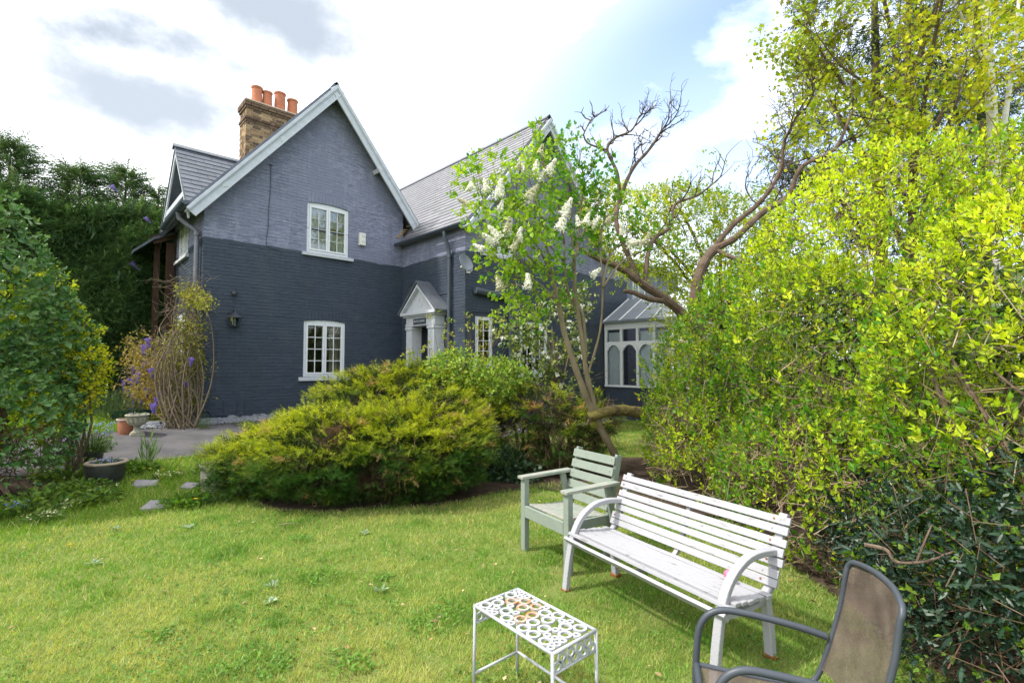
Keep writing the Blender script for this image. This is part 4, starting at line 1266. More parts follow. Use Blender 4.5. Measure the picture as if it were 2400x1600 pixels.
def flat_bar(path, width_dir, w, th):
    """rectangular bar swept along a path; width_dir is constant"""
    mb = MB(); wd = np.array(width_dir, float) * w / 2; n = len(path); path = [np.array(p, float) for p in path]
    base = len(mb.v)
    for i, p in enumerate(path):
        t = nrmz(path[min(i + 1, n - 1)] - path[max(i - 1, 0)]); nn = nrmz(np.cross(t, wd)) * th / 2
        for q in (p - wd - nn, p + wd - nn, p + wd + nn, p - wd + nn): mb.v.append(tuple(q))
    for i in range(n - 1):
        for k in range(4):
            k2 = (k + 1) % 4; mb.f.append((base + i * 4 + k, base + i * 4 + k2, base + (i + 1) * 4 + k2, base + (i + 1) * 4 + k))
    mb.f.append((base + 3, base + 2, base + 1, base)); e = base + (n - 1) * 4; mb.f.append((e, e + 1, e + 2, e + 3))
    return mb
def spline(pts, n=8):
    pts = [np.array(p, float) for p in pts]; out = []
    for i in range(len(pts) - 1):
        p0 = pts[max(i - 1, 0)]; p1 = pts[i]; p2 = pts[i + 1]; p3 = pts[min(i + 2, len(pts) - 1)]
        for k in range(n):
            t = k / n
            out.append(.5 * ((2 * p1) + (-p0 + p2) * t + (2 * p0 - 5 * p1 + 4 * p2 - p3) * t * t + (-p0 + 3 * p1 - 3 * p2 + p3) * t ** 3))
    out.append(pts[-1]); return out

def bench():
    FLf = np.array([2.84, 2.47, 0]); a = nrmz(np.array([-.213, -.977, 0])); b = np.array([.977, -.213, 0])
    t = thing('garden_bench', FLf + a * .63 + b * .24, 'white slatted garden bench with curved arms and flaking paint', 'bench')
    def L(s, d, z): return FLf + a * s + b * d + EZ * z
    Lb = 1.27
    for s in (0.0, Lb):
        arm = spline([L(s, -.0, .0), L(s, .03, .2), L(s, .075, .38), L(s, .15, .50), L(s, .27, .575), L(s, .40, .592), L(s, .565, .575)], 6)
        flat_bar(arm, a, .05, .035).out('arm', M['bench_metal'], t, bevel=.006)
        fr = spline([L(s, .055, .335), L(s, .2, .325), L(s, .38, .335), L(s, .50, .40), L(s, .565, .56), L(s, .66, .775)], 5)
        flat_bar(fr, a, .05, .03).out('side_frame', M['bench_metal'], t, bevel=.005)
        flat_bar([L(s, .49, .0), L(s, .475, .18), L(s, .45, .345)], a, .05, .045).out('leg', M['bench_metal'], t, bevel=.005)
        MB().box(L(s, .49, .012), a * .034, b * .03, EZ * .012).out('foot', M['rust'], t, bevel=.004)
        MB().box(L(s, .0, .006), a * .03, b * .024, EZ * .006).out('foot', M['rust'], t, bevel=.002)
    s0, s1 = -.035, Lb + .06
    # seat slats: a rolled front edge and flat boards behind
    seat = [(.035, .352, .052, -.85), (.075, .392, .044, -.25), (.128, .398, .044, 0), (.182, .394, .044, .04), (.236, .388, .044, .06), (.290, .382, .044, .08), (.344, .378, .044, .08), (.398, .378, .044, .0)]
    rr = random.Random(3)
    def slat(d, z, w, ang, th=.022):
        c = L((s0 + s1) / 2, d, z) + a * rr.uniform(-.008, .008); u = b * math.cos(ang) + EZ * (-math.sin(ang)); n = np.cross(a, u)
        h = (s1 - s0) / 2; mb = MB(); K_ = 6
        for i in range(K_):         # a slat is slightly uneven along its length
            x0, x1 = -h + 2 * h * i / K_, -h + 2 * h * (i + 1) / K_
            w0, w1 = .0015 * math.sin(i * 2.1 + d * 50), .0015 * math.sin((i + 1) * 2.1 + d * 50)
            mb.hexa([c + a * x0 - u * w / 2 - n * th / 2 + n * w0, c + a * x1 - u * w / 2 - n * th / 2 + n * w1, c + a * x1 + u * w / 2 - n * th / 2 + n * w1, c + a * x0 + u * w / 2 - n * th / 2 + n * w0,
                     c + a * x0 - u * w / 2 + n * th / 2 + n * w0, c + a * x1 - u * w / 2 + n * th / 2 + n * w1, c + a * x1 + u * w / 2 + n * th / 2 + n * w1, c + a * x0 + u * w / 2 + n * th / 2 + n * w0])
        o = mb.out('slat', M['bench'], t)
        bm = bmesh.new(); bm.from_mesh(o.data); bmesh.ops.remove_doubles(bm, verts=bm.verts, dist=.0004)
        inner = [f for f in bm.faces if all(len(e.link_faces) > 2 for e in f.edges)]
        bmesh.ops.delete(bm, geom=inner, context='FACES_ONLY'); bm.to_mesh(o.data); bm.free()
        m = o.modifiers.new('bevel', 'BEVEL'); m.width = .003; m.segments = 2; m.limit_method = 'ANGLE'
        return c, u, n, o
    for d, z, w, ang in seat: slat(d, z, w, -ang if ang < 0 else -ang * .3)
    backp = spline([(.505, .415), (.548, .52), (.592, .62), (.640, .735)], 12)
    for k in range(7):
        i = int(round(k / 6 * (len(backp) - 1))); p = backp[i]; q = backp[min(i + 1, len(backp) - 1)]; p_ = backp[max(i - 1, 0)]
        tt = nrmz(np.array(q) - np.array(p_)); ang = math.atan2(tt[1], tt[0])
        nb_ = np.array([tt[1], -tt[0]]) * -1
        c, u, n, o = slat(p[0] + nb_[0] * .028, p[1] + nb_[1] * .028, .044 + .004 * ((k * 3) % 2), -ang, .018)
        for s_ in (s0 + .035, s1 - .095):
            MB().tube([c + a * (s_ - (s0 + s1) / 2) + n * .008, c + a * (s_ - (s0 + s1) / 2) + n * .0125], .006, 8).out('screw', M['rust'] if (k + int(s_ > 1)) % 2 else M['bench'], t)
    mid = spline([L(.62, .10, .33), L(.62, .38, .34), L(.62, .505, .42), L(.62, .575, .58), L(.62, .655, .755)], 5)
    flat_bar(mid, a, .03, .02).out('centre_brace', M['bench_metal'], t)
    # pink toy on the seat
    c = L(1.10, .365, .402)
    q = thing('pink_toy', c, 'small pink rubber toy lying on the white bench seat', 'toy')
    e = MB(); e.lathe(c, [(0, .0), (.018, .002), (.027, .016), (.026, .034), (.014, .047), (0, .05)], 14); smooth_angle(e.out('body', mat('pink_rubber', (.75, .13, .24), .45, .4), q), 80)
    e = MB(); e.tube([c + EZ * .02 + a * .02, c + EZ * .012 + a * .045, c + EZ * .014 + a * .055], [.012, .012, .006], 8); e.out('teat', mat('red_rubber', (.55, .04, .10), .45, .4), q)
bench()

def green_chair():
    a = nrmz(np.array([-.19, -.98, 0])); b = np.array([.982, -.19, 0]); FLf = np.array([3.185, 3.245, 0])
    Wd = .62
    t = thing('garden_armchair', FLf + a * Wd / 2 + b * .27, 'sage green wooden garden armchair with slatted back beside the bench', 'chair')
    def L(s, d, z): return FLf + a * s + b * d + EZ * z
    def blk(name, c, ha, hb, hz, m='sage', tilt=0, bev=.004):
        u = b * math.cos(tilt) + EZ * math.sin(tilt); n = EZ * math.cos(tilt) - b * math.sin(tilt)
        return MB().box(c, a * ha, u * hb, n * hz).out(name, M[m], t, bevel=bev)
    for s in (.0, Wd):
        blk('leg', L(s, .0, .317), .032, .025, .317)
        sgn = 1 if s == 0 else -1
        # rear post leans back and splays; arm strut rises to the arm
        flat_bar([L(s + sgn * .05, .44, .0), L(s + sgn * .05, .475, .35), L(s + sgn * .05, .60, .87)], a, .03, .06).out('back_post', M['sage'], t, bevel=.004)
        flat_bar([L(s + sgn * .012, .50, .30), L(s + sgn * .005, .42, .64)], a, .03, .055).out('arm_strut', M['sage'], t, bevel=.004)
        blk('armrest', L(s - sgn * .005, .235, .648), .042, .285, .013, 'sage_worn', .02)
        blk('side_rail', L(s + sgn * .045, .22, .345), .013, .225, .04)
    blk('front_rail', L(Wd / 2, -.012, .350), Wd / 2 - .034, .014, .05)
    for k in range(6):
        blk('seat_slat', L(Wd / 2, .052 + k * .075, .402 - k * .006), Wd / 2 - (.034 if k < 1 else .06), .033, .010, 'sage_worn', -.08)
    for k in range(5):
        z = .455 + k * .092; d = .475 + (z - .35) * .24 - .045
        c = L(Wd / 2, d, z); an = rad(76.5); u = b * math.cos(an) + EZ * math.sin(an); n = np.cross(a, u)
        MB().box(c, a * (Wd / 2 - .035), u * .036, n * .010).out('back_slat', M['sage'] if k % 2 else M['sage'], t, bevel=.003)
        for s in (.07, Wd - .07):
            q = L(s, d, z) ; nn = n if n @ (CAMP - q) > 0 else -n
            MB().tube([q + nn * .009, q + nn * .0115], .005, 6).out('screw', M['iron'], t)
green_chair()

def table():
    z = .455; c4 = [np.array([1.60, 1.985, 0]), np.array([1.882, 1.975, 0]), np.array([1.852, 1.432, 0]), np.array([1.572, 1.44, 0])]
    c0 = sum(c4) / 4
    t = thing('metal_side_table', c0, 'small white metal table with a top of welded rings and rust spots', 'table')
    r = .008
    rim = MB()
    for i in range(4): rim.tube([c4[i] + EZ * z, c4[(i + 1) % 4] + EZ * z], r, 8)
    rim.out('rim', M['table'], t, True)
    for p in c4: MB().tube([p + EZ * (z + .004), c0 + (p - c0) * 1.02], r, 8).out('leg', M['table'], t, True)
    for i in (0, 1): MB().tube([c4[i] * 1 + EZ * .13, c4[i + 1] + EZ * .13], .007, 8).out('stretcher', M['table'], t, True)
    ux = nrmz(c4[1] - c4[0]); uy = nrmz(c4[3] - c4[0]); LX = np.linalg.norm(c4[1] - c4[0]); LY = np.linalg.norm(c4[3] - c4[0])
    def ringmesh(ro, ri, h=.005, n=22):
        V, F = [], []
        for rr_, zz in ((ro, h), (ri, h), (ri, -h), (ro, -h)):
            for k in range(n): V.append((rr_ * math.cos(2 * math.pi * k / n), rr_ * math.sin(2 * math.pi * k / n), zz))
        for j in range(4):
            j2 = (j + 1) % 4
            for k in range(n): k2 = (k + 1) % n; F.append((j * n + k, j * n + k2, j2 * n + k2, j2 * n + k))
        return F, V
    big = new_mesh('ring', *reversed(ringmesh(.033, .020))); small = new_mesh('ring', *reversed(ringmesh(.019, .0085)))
    big.materials.append(M['table']); small.materials.append(M['table'])
    rusty = big.copy(); rusty.materials.clear(); rusty.materials.append(worn_white('rust_stained_white', worn=(.40, .17, .06), base=(.38, .36, .34), lo=.45, hi=.62, sc=30))
    rr = random.Random(5); placed = []
    def free(x, y, R): return all((x - p) ** 2 + (y - q) ** 2 > ((R + s) * .985) ** 2 for p, q, s in placed)
    for R, tries in ((.033, 5000), (.019, 9000)):
        for _ in range(tries):
            x, y = rr.uniform(R + .004, LX - R - .004), rr.uniform(R + .004, LY - R - .004)
            # pull each candidate towards its neighbours until they touch
            if free(x, y, R):
                for st in range(30):
                    nx_, ny_ = x - .002, y - .002
                    if nx_ > R + .004 and free(nx_, y, R): x = nx_
                    elif ny_ > R + .004 and free(x, ny_, R): y = ny_
                    else: break
                placed.append((x, y, R))
    for k, (x, y, R) in enumerate(placed):
        near_rust = R > .03 and abs(x - .15) < .07 and abs(y - .17) < .10
        o = bpy.data.objects.new('ring', (rusty if near_rust else big) if R > .03 else small); COL.objects.link(o); o.parent = t
        o.matrix_local = Matrix.Translation(Vector(c4[0] + ux * x + uy * y + EZ * (z + .002) - c0)) @ Matrix(np.stack([ux, uy, np.cross(ux, uy)], 1).tolist()).to_4x4()
    med = new_mesh('ring', *reversed(ringmesh(.024, .0135, .0035))); med.materials.append(M['table'])
    for (i, j) in ((3, 2), (0, 1)):
        p, q = c4[i], c4[j]; u = nrmz(q - p); L_ = np.linalg.norm(q - p)
        MB().tube([p + EZ * (z - .085), q + EZ * (z - .085)], .006, 8).out('apron_bar', M['table'], t, True)
        n = 9
        for k in range(n):
            s = .03 + (L_ - .06) * k / (n - 1); zz = z - (.062 if k % 2 == 0 else .032)
            o = bpy.data.objects.new('ring', med); COL.objects.link(o); o.parent = t
            o.matrix_local = Matrix.Translation(Vector(p + u * s + EZ * zz - c0)) @ Matrix(np.stack([u, EZ, np.cross(u, EZ)], 1).tolist()).to_4x4()
table()

def mesh_chair():
    wv = nrmz(np.array([.83, .557, 0])); fv = np.array([-.557, .83, 0])   # wv: near side to far side, fv: the way the seat faces
    o0 = np.array([2.06, .565, 0])
    t = thing('mesh_garden_chair', o0 + fv * .1, 'grey metal tube garden chair with brown mesh seat and back', 'chair')
    def L(w, f, z): return o0 + wv * w + fv * f + EZ * z
    r = .0135
    for sg, nm in ((1, 'far'), (-1, 'near')):
        w = .197 * sg
        # front leg and armrest in one bent tube
        p = spline([L(w * 1.06, .44, .0), L(w * 1.05, .43, .22), L(w * 1.04, .42, .46), L(w * 1.05, .40, .585), L(w * 1.05, .335, .645), L(w * 1.05, .22, .645), L(w * 1.03, .05, .62), L(w, -.06, .595)], 6)
        smooth_angle(MB().tube(p, r, 10).out('arm_and_front_leg', M['chair_metal'], t), 60)
        q = spline([L(w * 1.04, -.22, .0), L(w * 1.02, -.12, .22), L(w, -.0, .42)], 6)
        smooth_angle(MB().tube(q, r, 10).out('rear_leg', M['chair_metal'], t), 60)
    hw = .20
    side = lambda sg: [L(hw * sg, .42, .425), L(hw * sg, .2, .405), L(hw * sg, .05, .40), L(hw * sg, -.02, .43), L(hw * sg, -.07, .56), L(hw * sg, -.115, .72), L(hw * sg * .985, -.135, .84)]
    top = [L(hw * .97, -.145, .875), L(hw * .84, -.155, .895), L(hw * .4, -.175, .905), L(0, -.18, .907), L(-hw * .4, -.175, .905), L(-hw * .84, -.155, .895), L(-hw * .97, -.145, .875)]
    path = spline(side(1) + top + side(-1)[::-1], 5)
    smooth_angle(MB().tube(path, .0105, 10).out('sling_frame', M['chair_metal'], t), 60)
    smooth_angle(MB().tube([L(hw, .42, .425), L(0, .43, .418), L(-hw, .42, .425)], r, 10).out('front_bar', M['chair_metal'], t), 60)
    # cloth: one sling for the seat, one for the back, both sagging between the side tubes
    def cloth(name, prof, nw=16, sag=.022, sagdir=None, curve=0):
        prof = [np.array(p) for p in prof]; V, uv, F = [], [], []; acc = 0
        for i, (f, z) in enumerate(prof):
            if i: acc += np.linalg.norm(prof[i] - prof[i - 1])
            for k in range(nw + 1):
                x = -1 + 2 * k / nw; s_ = (1 - x * x)
                taper = 1.0
                V.append(L(hw * .985 * x * taper, f + sagdir[0] * sag * s_, z + sagdir[1] * sag * s_ + (curve * s_ * i / (len(prof) - 1)))); uv.append(((x + 1) * hw, acc))
        n = nw + 1
        for i in range(len(prof) - 1):
            for k in range(nw): F.append((i * n + k, i * n + k + 1, (i + 1) * n + k + 1, (i + 1) * n + k))
        o = build(name, np.array(V), F, M['cloth'], t, smooth=True)
        ul = o.data.uv_layers.new(name='weave')
        for li, lp in enumerate(o.data.loops): ul.data[li].uv = uv[lp.vertex_index]
        return o
    sp = [tuple(p) for p in spline([(.42, .425), (.2, .405), (.05, .40), (-.0, .415)], 4)]
    cloth('seat', [(p[0], p[1]) for p in sp], sagdir=(0, -1), sag=.03)
    bp = spline([(-.035, .47), (-.07, .56), (-.115, .72), (-.138, .84), (-.15, .876)], 4)
    cloth('backrest', [(p[0], p[1]) for p in bp], sagdir=(-1, 0), sag=.035, curve=.034)
mesh_chair()

# ------------------------------------------------------------------ pots, urn, slabs, fence
M['pot_black'] = mat('dark_glazed_pot', (.030, .032, .030), .32, .5, .3, 10, .1, 60)
M['pot_rim'] = mat('worn_pot_rim', (.34, .27, .20), .6, .35, .25, 12, .2, 60)
M['urn'] = mat('lichened_cast_stone', (.36, .34, .27), .9, .15, .2, 12, .5, 60, base2=(.20, .21, .12), thr=(.5, .75))
M['pot_soil'] = mat('pot_compost', (.045, .03, .022), .95, .1, .4, 30, .8, 60)
def black_pot():
    p = G(243, 1110); R = .285; h = .36
    t = thing('glazed_pot', p, 'wide black glazed pot with tan rim and textured bands beside the lawn', 'pot')
    q = MB().lathe(p, [(0, 0), (.205, 0), (.215, .02), (.245, .12), (.262, .22), (.268, .29), (.266, .315), (R - .01, .322), (R + .012, .335), (R + .014, .352), (R, .362), (.245, .360), (.235, .34), (.232, .28)], 40)
    o = smooth_angle(q.out('body', M['pot_black'], t), 50)
    rim = MB().lathe(p, [(R - .005, .3235), (R + .016, .336), (R + .018, .353), (R + .002, .366), (.243, .364), (.236, .345)], 40); smooth_angle(rim.out('rim', M['pot_rim'], t), 60)
    for k in range(7):               # rows of impressed dots, standing proud as beads
        z = .10 + k * .026; rr_ = np.interp(z, [.02, .12, .22, .29], [.215, .245, .262, .268])
        bd = MB()
        for j in range(56):
            a = 2 * math.pi * (j + .5 * (k % 2)) / 56; c = p + np.array([math.cos(a) * rr_, math.sin(a) * rr_, z])
            u = np.array([-math.sin(a), math.cos(a), 0]); n = np.array([math.cos(a), math.sin(a), 0])
            bd.box(c, u * .009, n * .004, EZ * .008)
        bd.out('bead_band', M['pot_black'], t)
    MB().lathe(p, [(0.0, .30), (.234, .30)], 30).out('compost', M['pot_soil'], t)
    t.scale = (.78, .78, .80)
    return p
BP = black_pot()
def simple_pot(x, y, R, h, label, matk, name='plant_pot', band=None, flare=1.25, p=None):
    p = G(x, y) if p is None else np.array(p)
    t = thing(name, p, label, 'pot')
    q = MB().lathe(p, [(0, 0), (R / flare, 0), (R / flare * 1.12, h * .3), (R * .97, h * .8), (R * .96, h * .88), (R * 1.06, h * .9), (R * 1.08, h * .97), (R * 1.02, h), (R * .9, h * .99), (R * .88, h * .85)], 28)
    smooth_angle(q.out('body', M[matk], t), 45)
    MB().lathe(p, [(0, h * .88), (R * .885, h * .88)], 24).out('compost', M['pot_soil'], t)
    if band: smooth_angle(MB().lathe(p, [(R * 1.065, h * .905), (R * 1.085, h * .965), (R * 1.025, h * 1.006), (R * .9, h * 1.0)], 28).out('rim', M[band], t), 45)
    return p, h
DP = simple_pot(208, 1068, .15, .22, 'small dark pot of blue flowers behind the glazed pot', 'pot_black')
TP = simple_pot(293, 996, .16, .27, 'terracotta pot with dark glaze standing behind the stone urn', 'terracotta_pot', band='pot_rim')
BT = simple_pot(184, 952, .16, .2, 'plain terracotta pot on the grass near the dark fence', 'terracotta')
JP = simple_pot(492, 1128, .17, .36, 'pale stone pot half hidden at the foot of the big juniper', 'urn')
def urn():
    p = G(314, 1000); t = thing('stone_urn', p, 'pale cast stone urn on a pedestal foot beside the drive', 'urn')
    q = MB(); q.bb(p + np.array([-.17, -.17, 0]), p + np.array([.17, .17, .05]))
    q.lathe(p, [(.15, .05), (.155, .075), (.11, .10), (.085, .14), (.082, .17), (.10, .19), (.085, .20)], 28); smooth_angle(q.out('foot', M['urn'], t), 40)
    q = MB().lathe(p, [(0, .20), (.085, .20), (.16, .225), (.215, .27), (.245, .33), (.255, .385), (.29, .40), (.305, .42), (.29, .435), (.255, .43), (.24, .40)], 36)
    bowl = smooth_angle(q.out('bowl', M['urn'], t), 50)
    lf = MB()
    for k in range(14):               # acanthus leaves round the bowl
        a = 2 * math.pi * k / 14; n = np.array([math.cos(a), math.sin(a), 0]); u = np.array([-math.sin(a), math.cos(a), 0])
        pts = [(.10, .205), (.178, .226), (.232, .275), (.262, .335), (.276, .37)]; ww_ = [.02, .04, .05, .04, .006]
        for i in range(4):
            (r0, z0), (r1, z1) = pts[i], pts[i + 1]
            for s_ in (-1, 1):
                lf.quad([p + n * (r0 + .012) + EZ * z0, p + n * (r1 + .012) + EZ * z1, p + n * (r1 - .004) + u * s_ * ww_[i + 1] + EZ * z1, p + n * (r0 - .004) + u * s_ * ww_[i] + EZ * z0])
    lf.out('leaf_relief', M['urn'], bowl)
    MB().lathe(p, [(0, .40), (.245, .40)], 24).out('compost', M['pot_soil'], t)
    t.scale = (.60, .60, .86)
    return p
UP_ = urn()
def slab(corners, label):
    pts = [G(*c) for c in corners]; c = sum(pts) / len(pts)
    t = MB(); n = len(pts)
    lo = [p + EZ * -.03 for p in pts]; hi = [c + (p - c) * .985 + EZ * .022 for p in pts]
    t.quad(hi)
    for i in range(n): t.quad([lo[i], lo[(i + 1) % n], hi[(i + 1) % n], hi[i]])
    o = build('paving_slab', np.array(t.v) - c, t.f, M['slab']); o.location = c
    return tag(o, label, 'paving slab', 'stepping stones in the grass')
SLABS = [[(318, 1174), (375, 1170), (388, 1151), (345, 1152)], [(300, 1120), (358, 1118), (366, 1104), (312, 1105)], [(410, 1123), (440, 1125), (464, 1112), (428, 1110)]]
slab(SLABS[0], 'grey stepping stone set in the lawn before the shrub bed')
slab(SLABS[1], 'grey stepping stone in the grass beside the black glazed pot')
slab(SLABS[2], 'grey stepping stone in the grass near the pale stone pot')

def fence():
    y = 17.6; t = thing('board_fence', (-1.5, y, .55), 'dark wooden board fence in the shade under the conifer hedge', 'fence')
    x = -6.0; k = 0
    me = {}
    for i in range(4):
        h = 1.35 + .1 * ((i * 7) % 4)
        b = MB(); b.hexa([(-.055, -.01, 0), (.055, -.01, 0), (.055, .01, 0), (-.055, .01, 0), (-.055, -.01, h), (.055, -.01, h), (.055, .01, h), (-.055, .01, h)])
        me[i] = new_mesh('board', b.v, b.f); me[i].materials.append(M['fence'])
    while x < 2.3:
        o = bpy.data.objects.new('board', me[k % 4]); COL.objects.link(o); o.parent = t
        o.location = (x + 1.5, 0 + .006 * (k % 3), -.05); o.rotation_euler = (0, rng.normal(0, .02), 0); x += .135; k += 1
    r = MB(); r.bb((-6, y + .02, 1.0), (2.3, y + .06, 1.08)); r.bb((-6, y + .02, 1.6), (2.3, y + .06, 1.68)); r.out('rail', M['fence'], t)
fence()
# green plastic trough and pale flat stone by the far grass
tr = thing('plant_trough', G(300, 965), 'low dark green plastic trough behind the stone urn', 'planter')
p = np.array(tr.location); q = MB(); q.hexa([p + np.array(v) for v in ((-.3, -.09, 0), (.3, -.09, 0), (.3, .09, 0), (-.3, .09, 0), (-.34, -.11, .2), (.34, -.11, .2), (.34, .11, .2), (-.34, .11, .2))])
q.out('body', mat('green_plastic', (.012, .055, .045), .4, .4), tr, bevel=.01)
q = MB(); q.bb(p + np.array([-.35, -.12, .185]), p + np.array([.35, -.105, .21])); q.bb(p + np.array([-.35, .105, .185]), p + np.array([.35, .12, .21])); q.out('rim', mat('green_plastic_rim', (.012, .055, .045), .4, .4), tr)
# ------------------------------------------------------------------ planting helpers
def leafs(T, p, d, n, size, col, wide=1.0):
    sc = np.stack([size, size * wide, size], 1)
    return inst(T[0], T[1], p, frames(d, n), sc, col)
def sprigs(p, d, L, pairs, leafL, T, col, open_=.9, stemcol=(.10, .07, .04), stemr=.0022, wide=1., top=True, jitter=.12):
    """short shoots with leaves in opposite pairs; returns leaf and stem triangles"""
    N = len(p); d = nrmz(d); L = np.broadcast_to(L, (N,)); leafL = np.broadcast_to(leafL, (N,))
    h = rv(N); s1 = nrmz(np.cross(d, h)); s2 = np.cross(d, s1)
    parts = []
    for j in range(pairs):
        t = (j + .6) / pairs
        side = s1 if j % 2 == 0 else s2
        for sg in (1, -1):
            dd = nrmz(d * (.35 + .5 * t) + side * sg * open_ * (1.15 - .45 * t) + rng.normal(size=(N, 3)) * jitter)
            nn = nrmz(d - dd * (d * dd).sum(1)[:, None] + rng.normal(size=(N, 3)) * .25)
            sz = leafL * rng.uniform(.5, 1.25, N) * (1.08 - .4 * t)
            parts.append(leafs(T, p + d * (L * t)[:, None], dd, nn, sz, jit(col, .16), wide))
    if top:
        parts.append(leafs(T, p + d * L[:, None], nrmz(d + rng.normal(size=(N, 3)) * .2), s1, leafL * .7, jit(col * 1.1, .12), wide))
    st = sticks(p - d * .01, p + d * L[:, None], stemr, stemr * .6, np.repeat(np.array([stemcol]), N, 0))
    return join(*parts), st
def put(name, tri, m, parent, kind='stuff'):
    return build(name, tri[0], tri[1], M[m], parent, tri[2], kind=kind)

class Tree:
    def __init__(self, seed): self.r = random.Random(seed); self.mb = MB(); self.st = []; self.tips = []
    def limb(self, pts, r0, r1, n=9, sub=6, knob=.10):
        path = spline(pts, sub); m = len(path)
        rs = [(r0 + (r1 - r0) * i / (m - 1)) * (1 + knob * math.sin(i * 1.7 + r0 * 90) * .7 + knob * (self.r.random() - .5)) for i in range(m)]
        self.mb.tube(path, rs, n); return path
    def grow(self, p, d, L, r, lev, wig=.35, up=.12, kids=3, shrink=.62, seg=4):
        p = np.array(p, float); d = nrmz(np.array(d, float)); rr_ = self.r
        pts = [p.copy()]
        for i in range(seg):
            d = nrmz(d + np.array([rr_.gauss(0, wig), rr_.gauss(0, wig), rr_.gauss(0, wig) + up]))
            q = p + d * L / seg
            ra, rb = r * (1 - .55 * i / seg), r * (1 - .55 * (i + 1) / seg)
            self.st.append((p, q, ra, rb)); p = q; pts.append(p.copy())
        if lev > 0:
            for k in range(kids):
                i = rr_.randint(1, seg); b = pts[i]
                dd = nrmz(d + np.array([rr_.gauss(0, .75), rr_.gauss(0, .75), rr_.gauss(0, .6) + up]))
                self.grow(b, dd, L * shrink * rr_.uniform(.7, 1.15), r * .55, lev - 1, wig, up, kids, shrink, max(3, seg - 1))
            self.grow(pts[-1], d, L * shrink, r * .5, lev - 1, wig, up, max(1, kids - 1), shrink, max(3, seg - 1))
        else:
            self.tips.append((pts[-1], d))
        return pts
    def stick_tri(self, col, jitter=.15, rmin=.002):
        a = np.array([s[0] for s in self.st]); b = np.array([s[1] for s in self.st])
        r0 = np.maximum(np.array([s[2] for s in self.st]), rmin); r1 = np.maximum(np.array([s[3] for s in self.st]), rmin)
        return sticks(a, b, r0, r1, jit(np.repeat(np.array([col]), len(a), 0), jitter))
    def tipsarr(self):
        return np.array([t[0] for t in self.tips]), np.array([t[1] for t in self.tips])

# ------------------------------------------------------------------ right: the great forsythia hedge
HB = [((4.5, 1.2, 1.3), (1.95, 1.6, 2.0)), ((4.45, 3.0, 1.4), (1.98, 1.6, 2.1)), ((4.45, 4.9, 1.65), (2.2, 1.6, 2.15)),
      ((3.85, 6.5, 1.25), (2.0, 1.3, 1.75)), ((3.6, 7.6, .8), (1.5, 1.0, 1.25)), ((2.85, 4.6, .5), (.80, 1.6, .78)), ((3.2, 2.9, .5), (.75, .9, .6)), ((2.42, 6.4, .6), (.72, .9, .8))]
hedge = thing('forsythia_hedge', LD(3.7, 4.5, 0), 'huge yellow green leafy shrub with brown twigs behind the bench', 'hedge')
p, n = sample_blobs(HB, 16500, depth=.05, lumpy=.10, lsc=2.2, back=.25)
hz = np.clip((p[:, 2] - .25) / 1.0, 0, 1)
keep = rng.random(len(p)) < (.60 + .40 * hz)
patch = lump(p, 3.3, 5)                      # thin places where the twigs show
keep &= rng.random(len(p)) < np.clip(1.0 + .75 * patch, .2, 1)
p, n = p[keep], n[keep]
d = nrmz(n * .55 + np.array([0, 0, .95]) + rng.normal(size=p.shape) * .3)
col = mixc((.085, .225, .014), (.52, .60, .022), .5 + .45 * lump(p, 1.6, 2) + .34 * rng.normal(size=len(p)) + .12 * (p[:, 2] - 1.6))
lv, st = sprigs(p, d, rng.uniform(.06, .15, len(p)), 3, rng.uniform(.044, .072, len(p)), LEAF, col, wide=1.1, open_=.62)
# inner, darker-set leaves that close the body of the hedge
p2, n2 = sample_blobs(HB, 9000, depth=.22, lumpy=.10, lsc=2.2, back=.1)
k2 = p2[:, 2] > .5
p2, n2 = p2[k2], n2[k2]
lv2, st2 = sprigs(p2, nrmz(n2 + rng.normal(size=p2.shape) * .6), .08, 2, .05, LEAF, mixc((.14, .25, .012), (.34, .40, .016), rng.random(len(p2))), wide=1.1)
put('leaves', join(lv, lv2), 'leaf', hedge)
# tangle of twigs, dense and bare low down
m = 9000
tp, tn = sample_blobs(HB, m, depth=.10, lumpy=.08, lsc=2.2, back=.08)
low = np.clip(1.8 - tp[:, 2], .32, 1)
k = rng.random(m) < low
tp, tn = tp[k], tn[k]
td = nrmz(np.cross(tn, rv(len(tp))) + rng.normal(size=tp.shape) * .45 + np.array([0, 0, .15]))
tl = rng.uniform(.12, .36, len(tp))[:, None]
bend = rng.normal(size=tp.shape) * .05
tcol = jit(mixc((.15, .105, .065), (.30, .235, .165), rng.random(len(tp))), .15)
tw = join(sticks(tp - td * tl / 2, tp + bend, .0042, .0034, tcol), sticks(tp + bend, tp + td * tl / 2 + tn * .04, .0034, .002, tcol))
T = Tree(21)                                  # arching canes from the ground
for i in range(46):
    lat = 2.9 + 1.3 * T.r.random(); dep = 2.4 + 5.6 * T.r.random()
    b = LD(lat, dep, .0); tip = LD(lat - .1 - .3 * T.r.random(), dep + T.r.gauss(0, .5), .9 + 1.0 * T.r.random())
    midp = (b + tip) / 2 + LD(T.r.gauss(0, .15), T.r.gauss(0, .15), .15)
    T.mb.tube(spline([b, midp, tip], 5), [.017 - .0009 * q for q in range(11)], 5)
    T.grow(midp, tip - midp, .7, .007, 1, .3, .05, 3)
T.mb.out('canes', M['bark'], hedge)
put('twigs', join(tw, st, st2, T.stick_tri((.19, .14, .09))), 'twig', hedge)
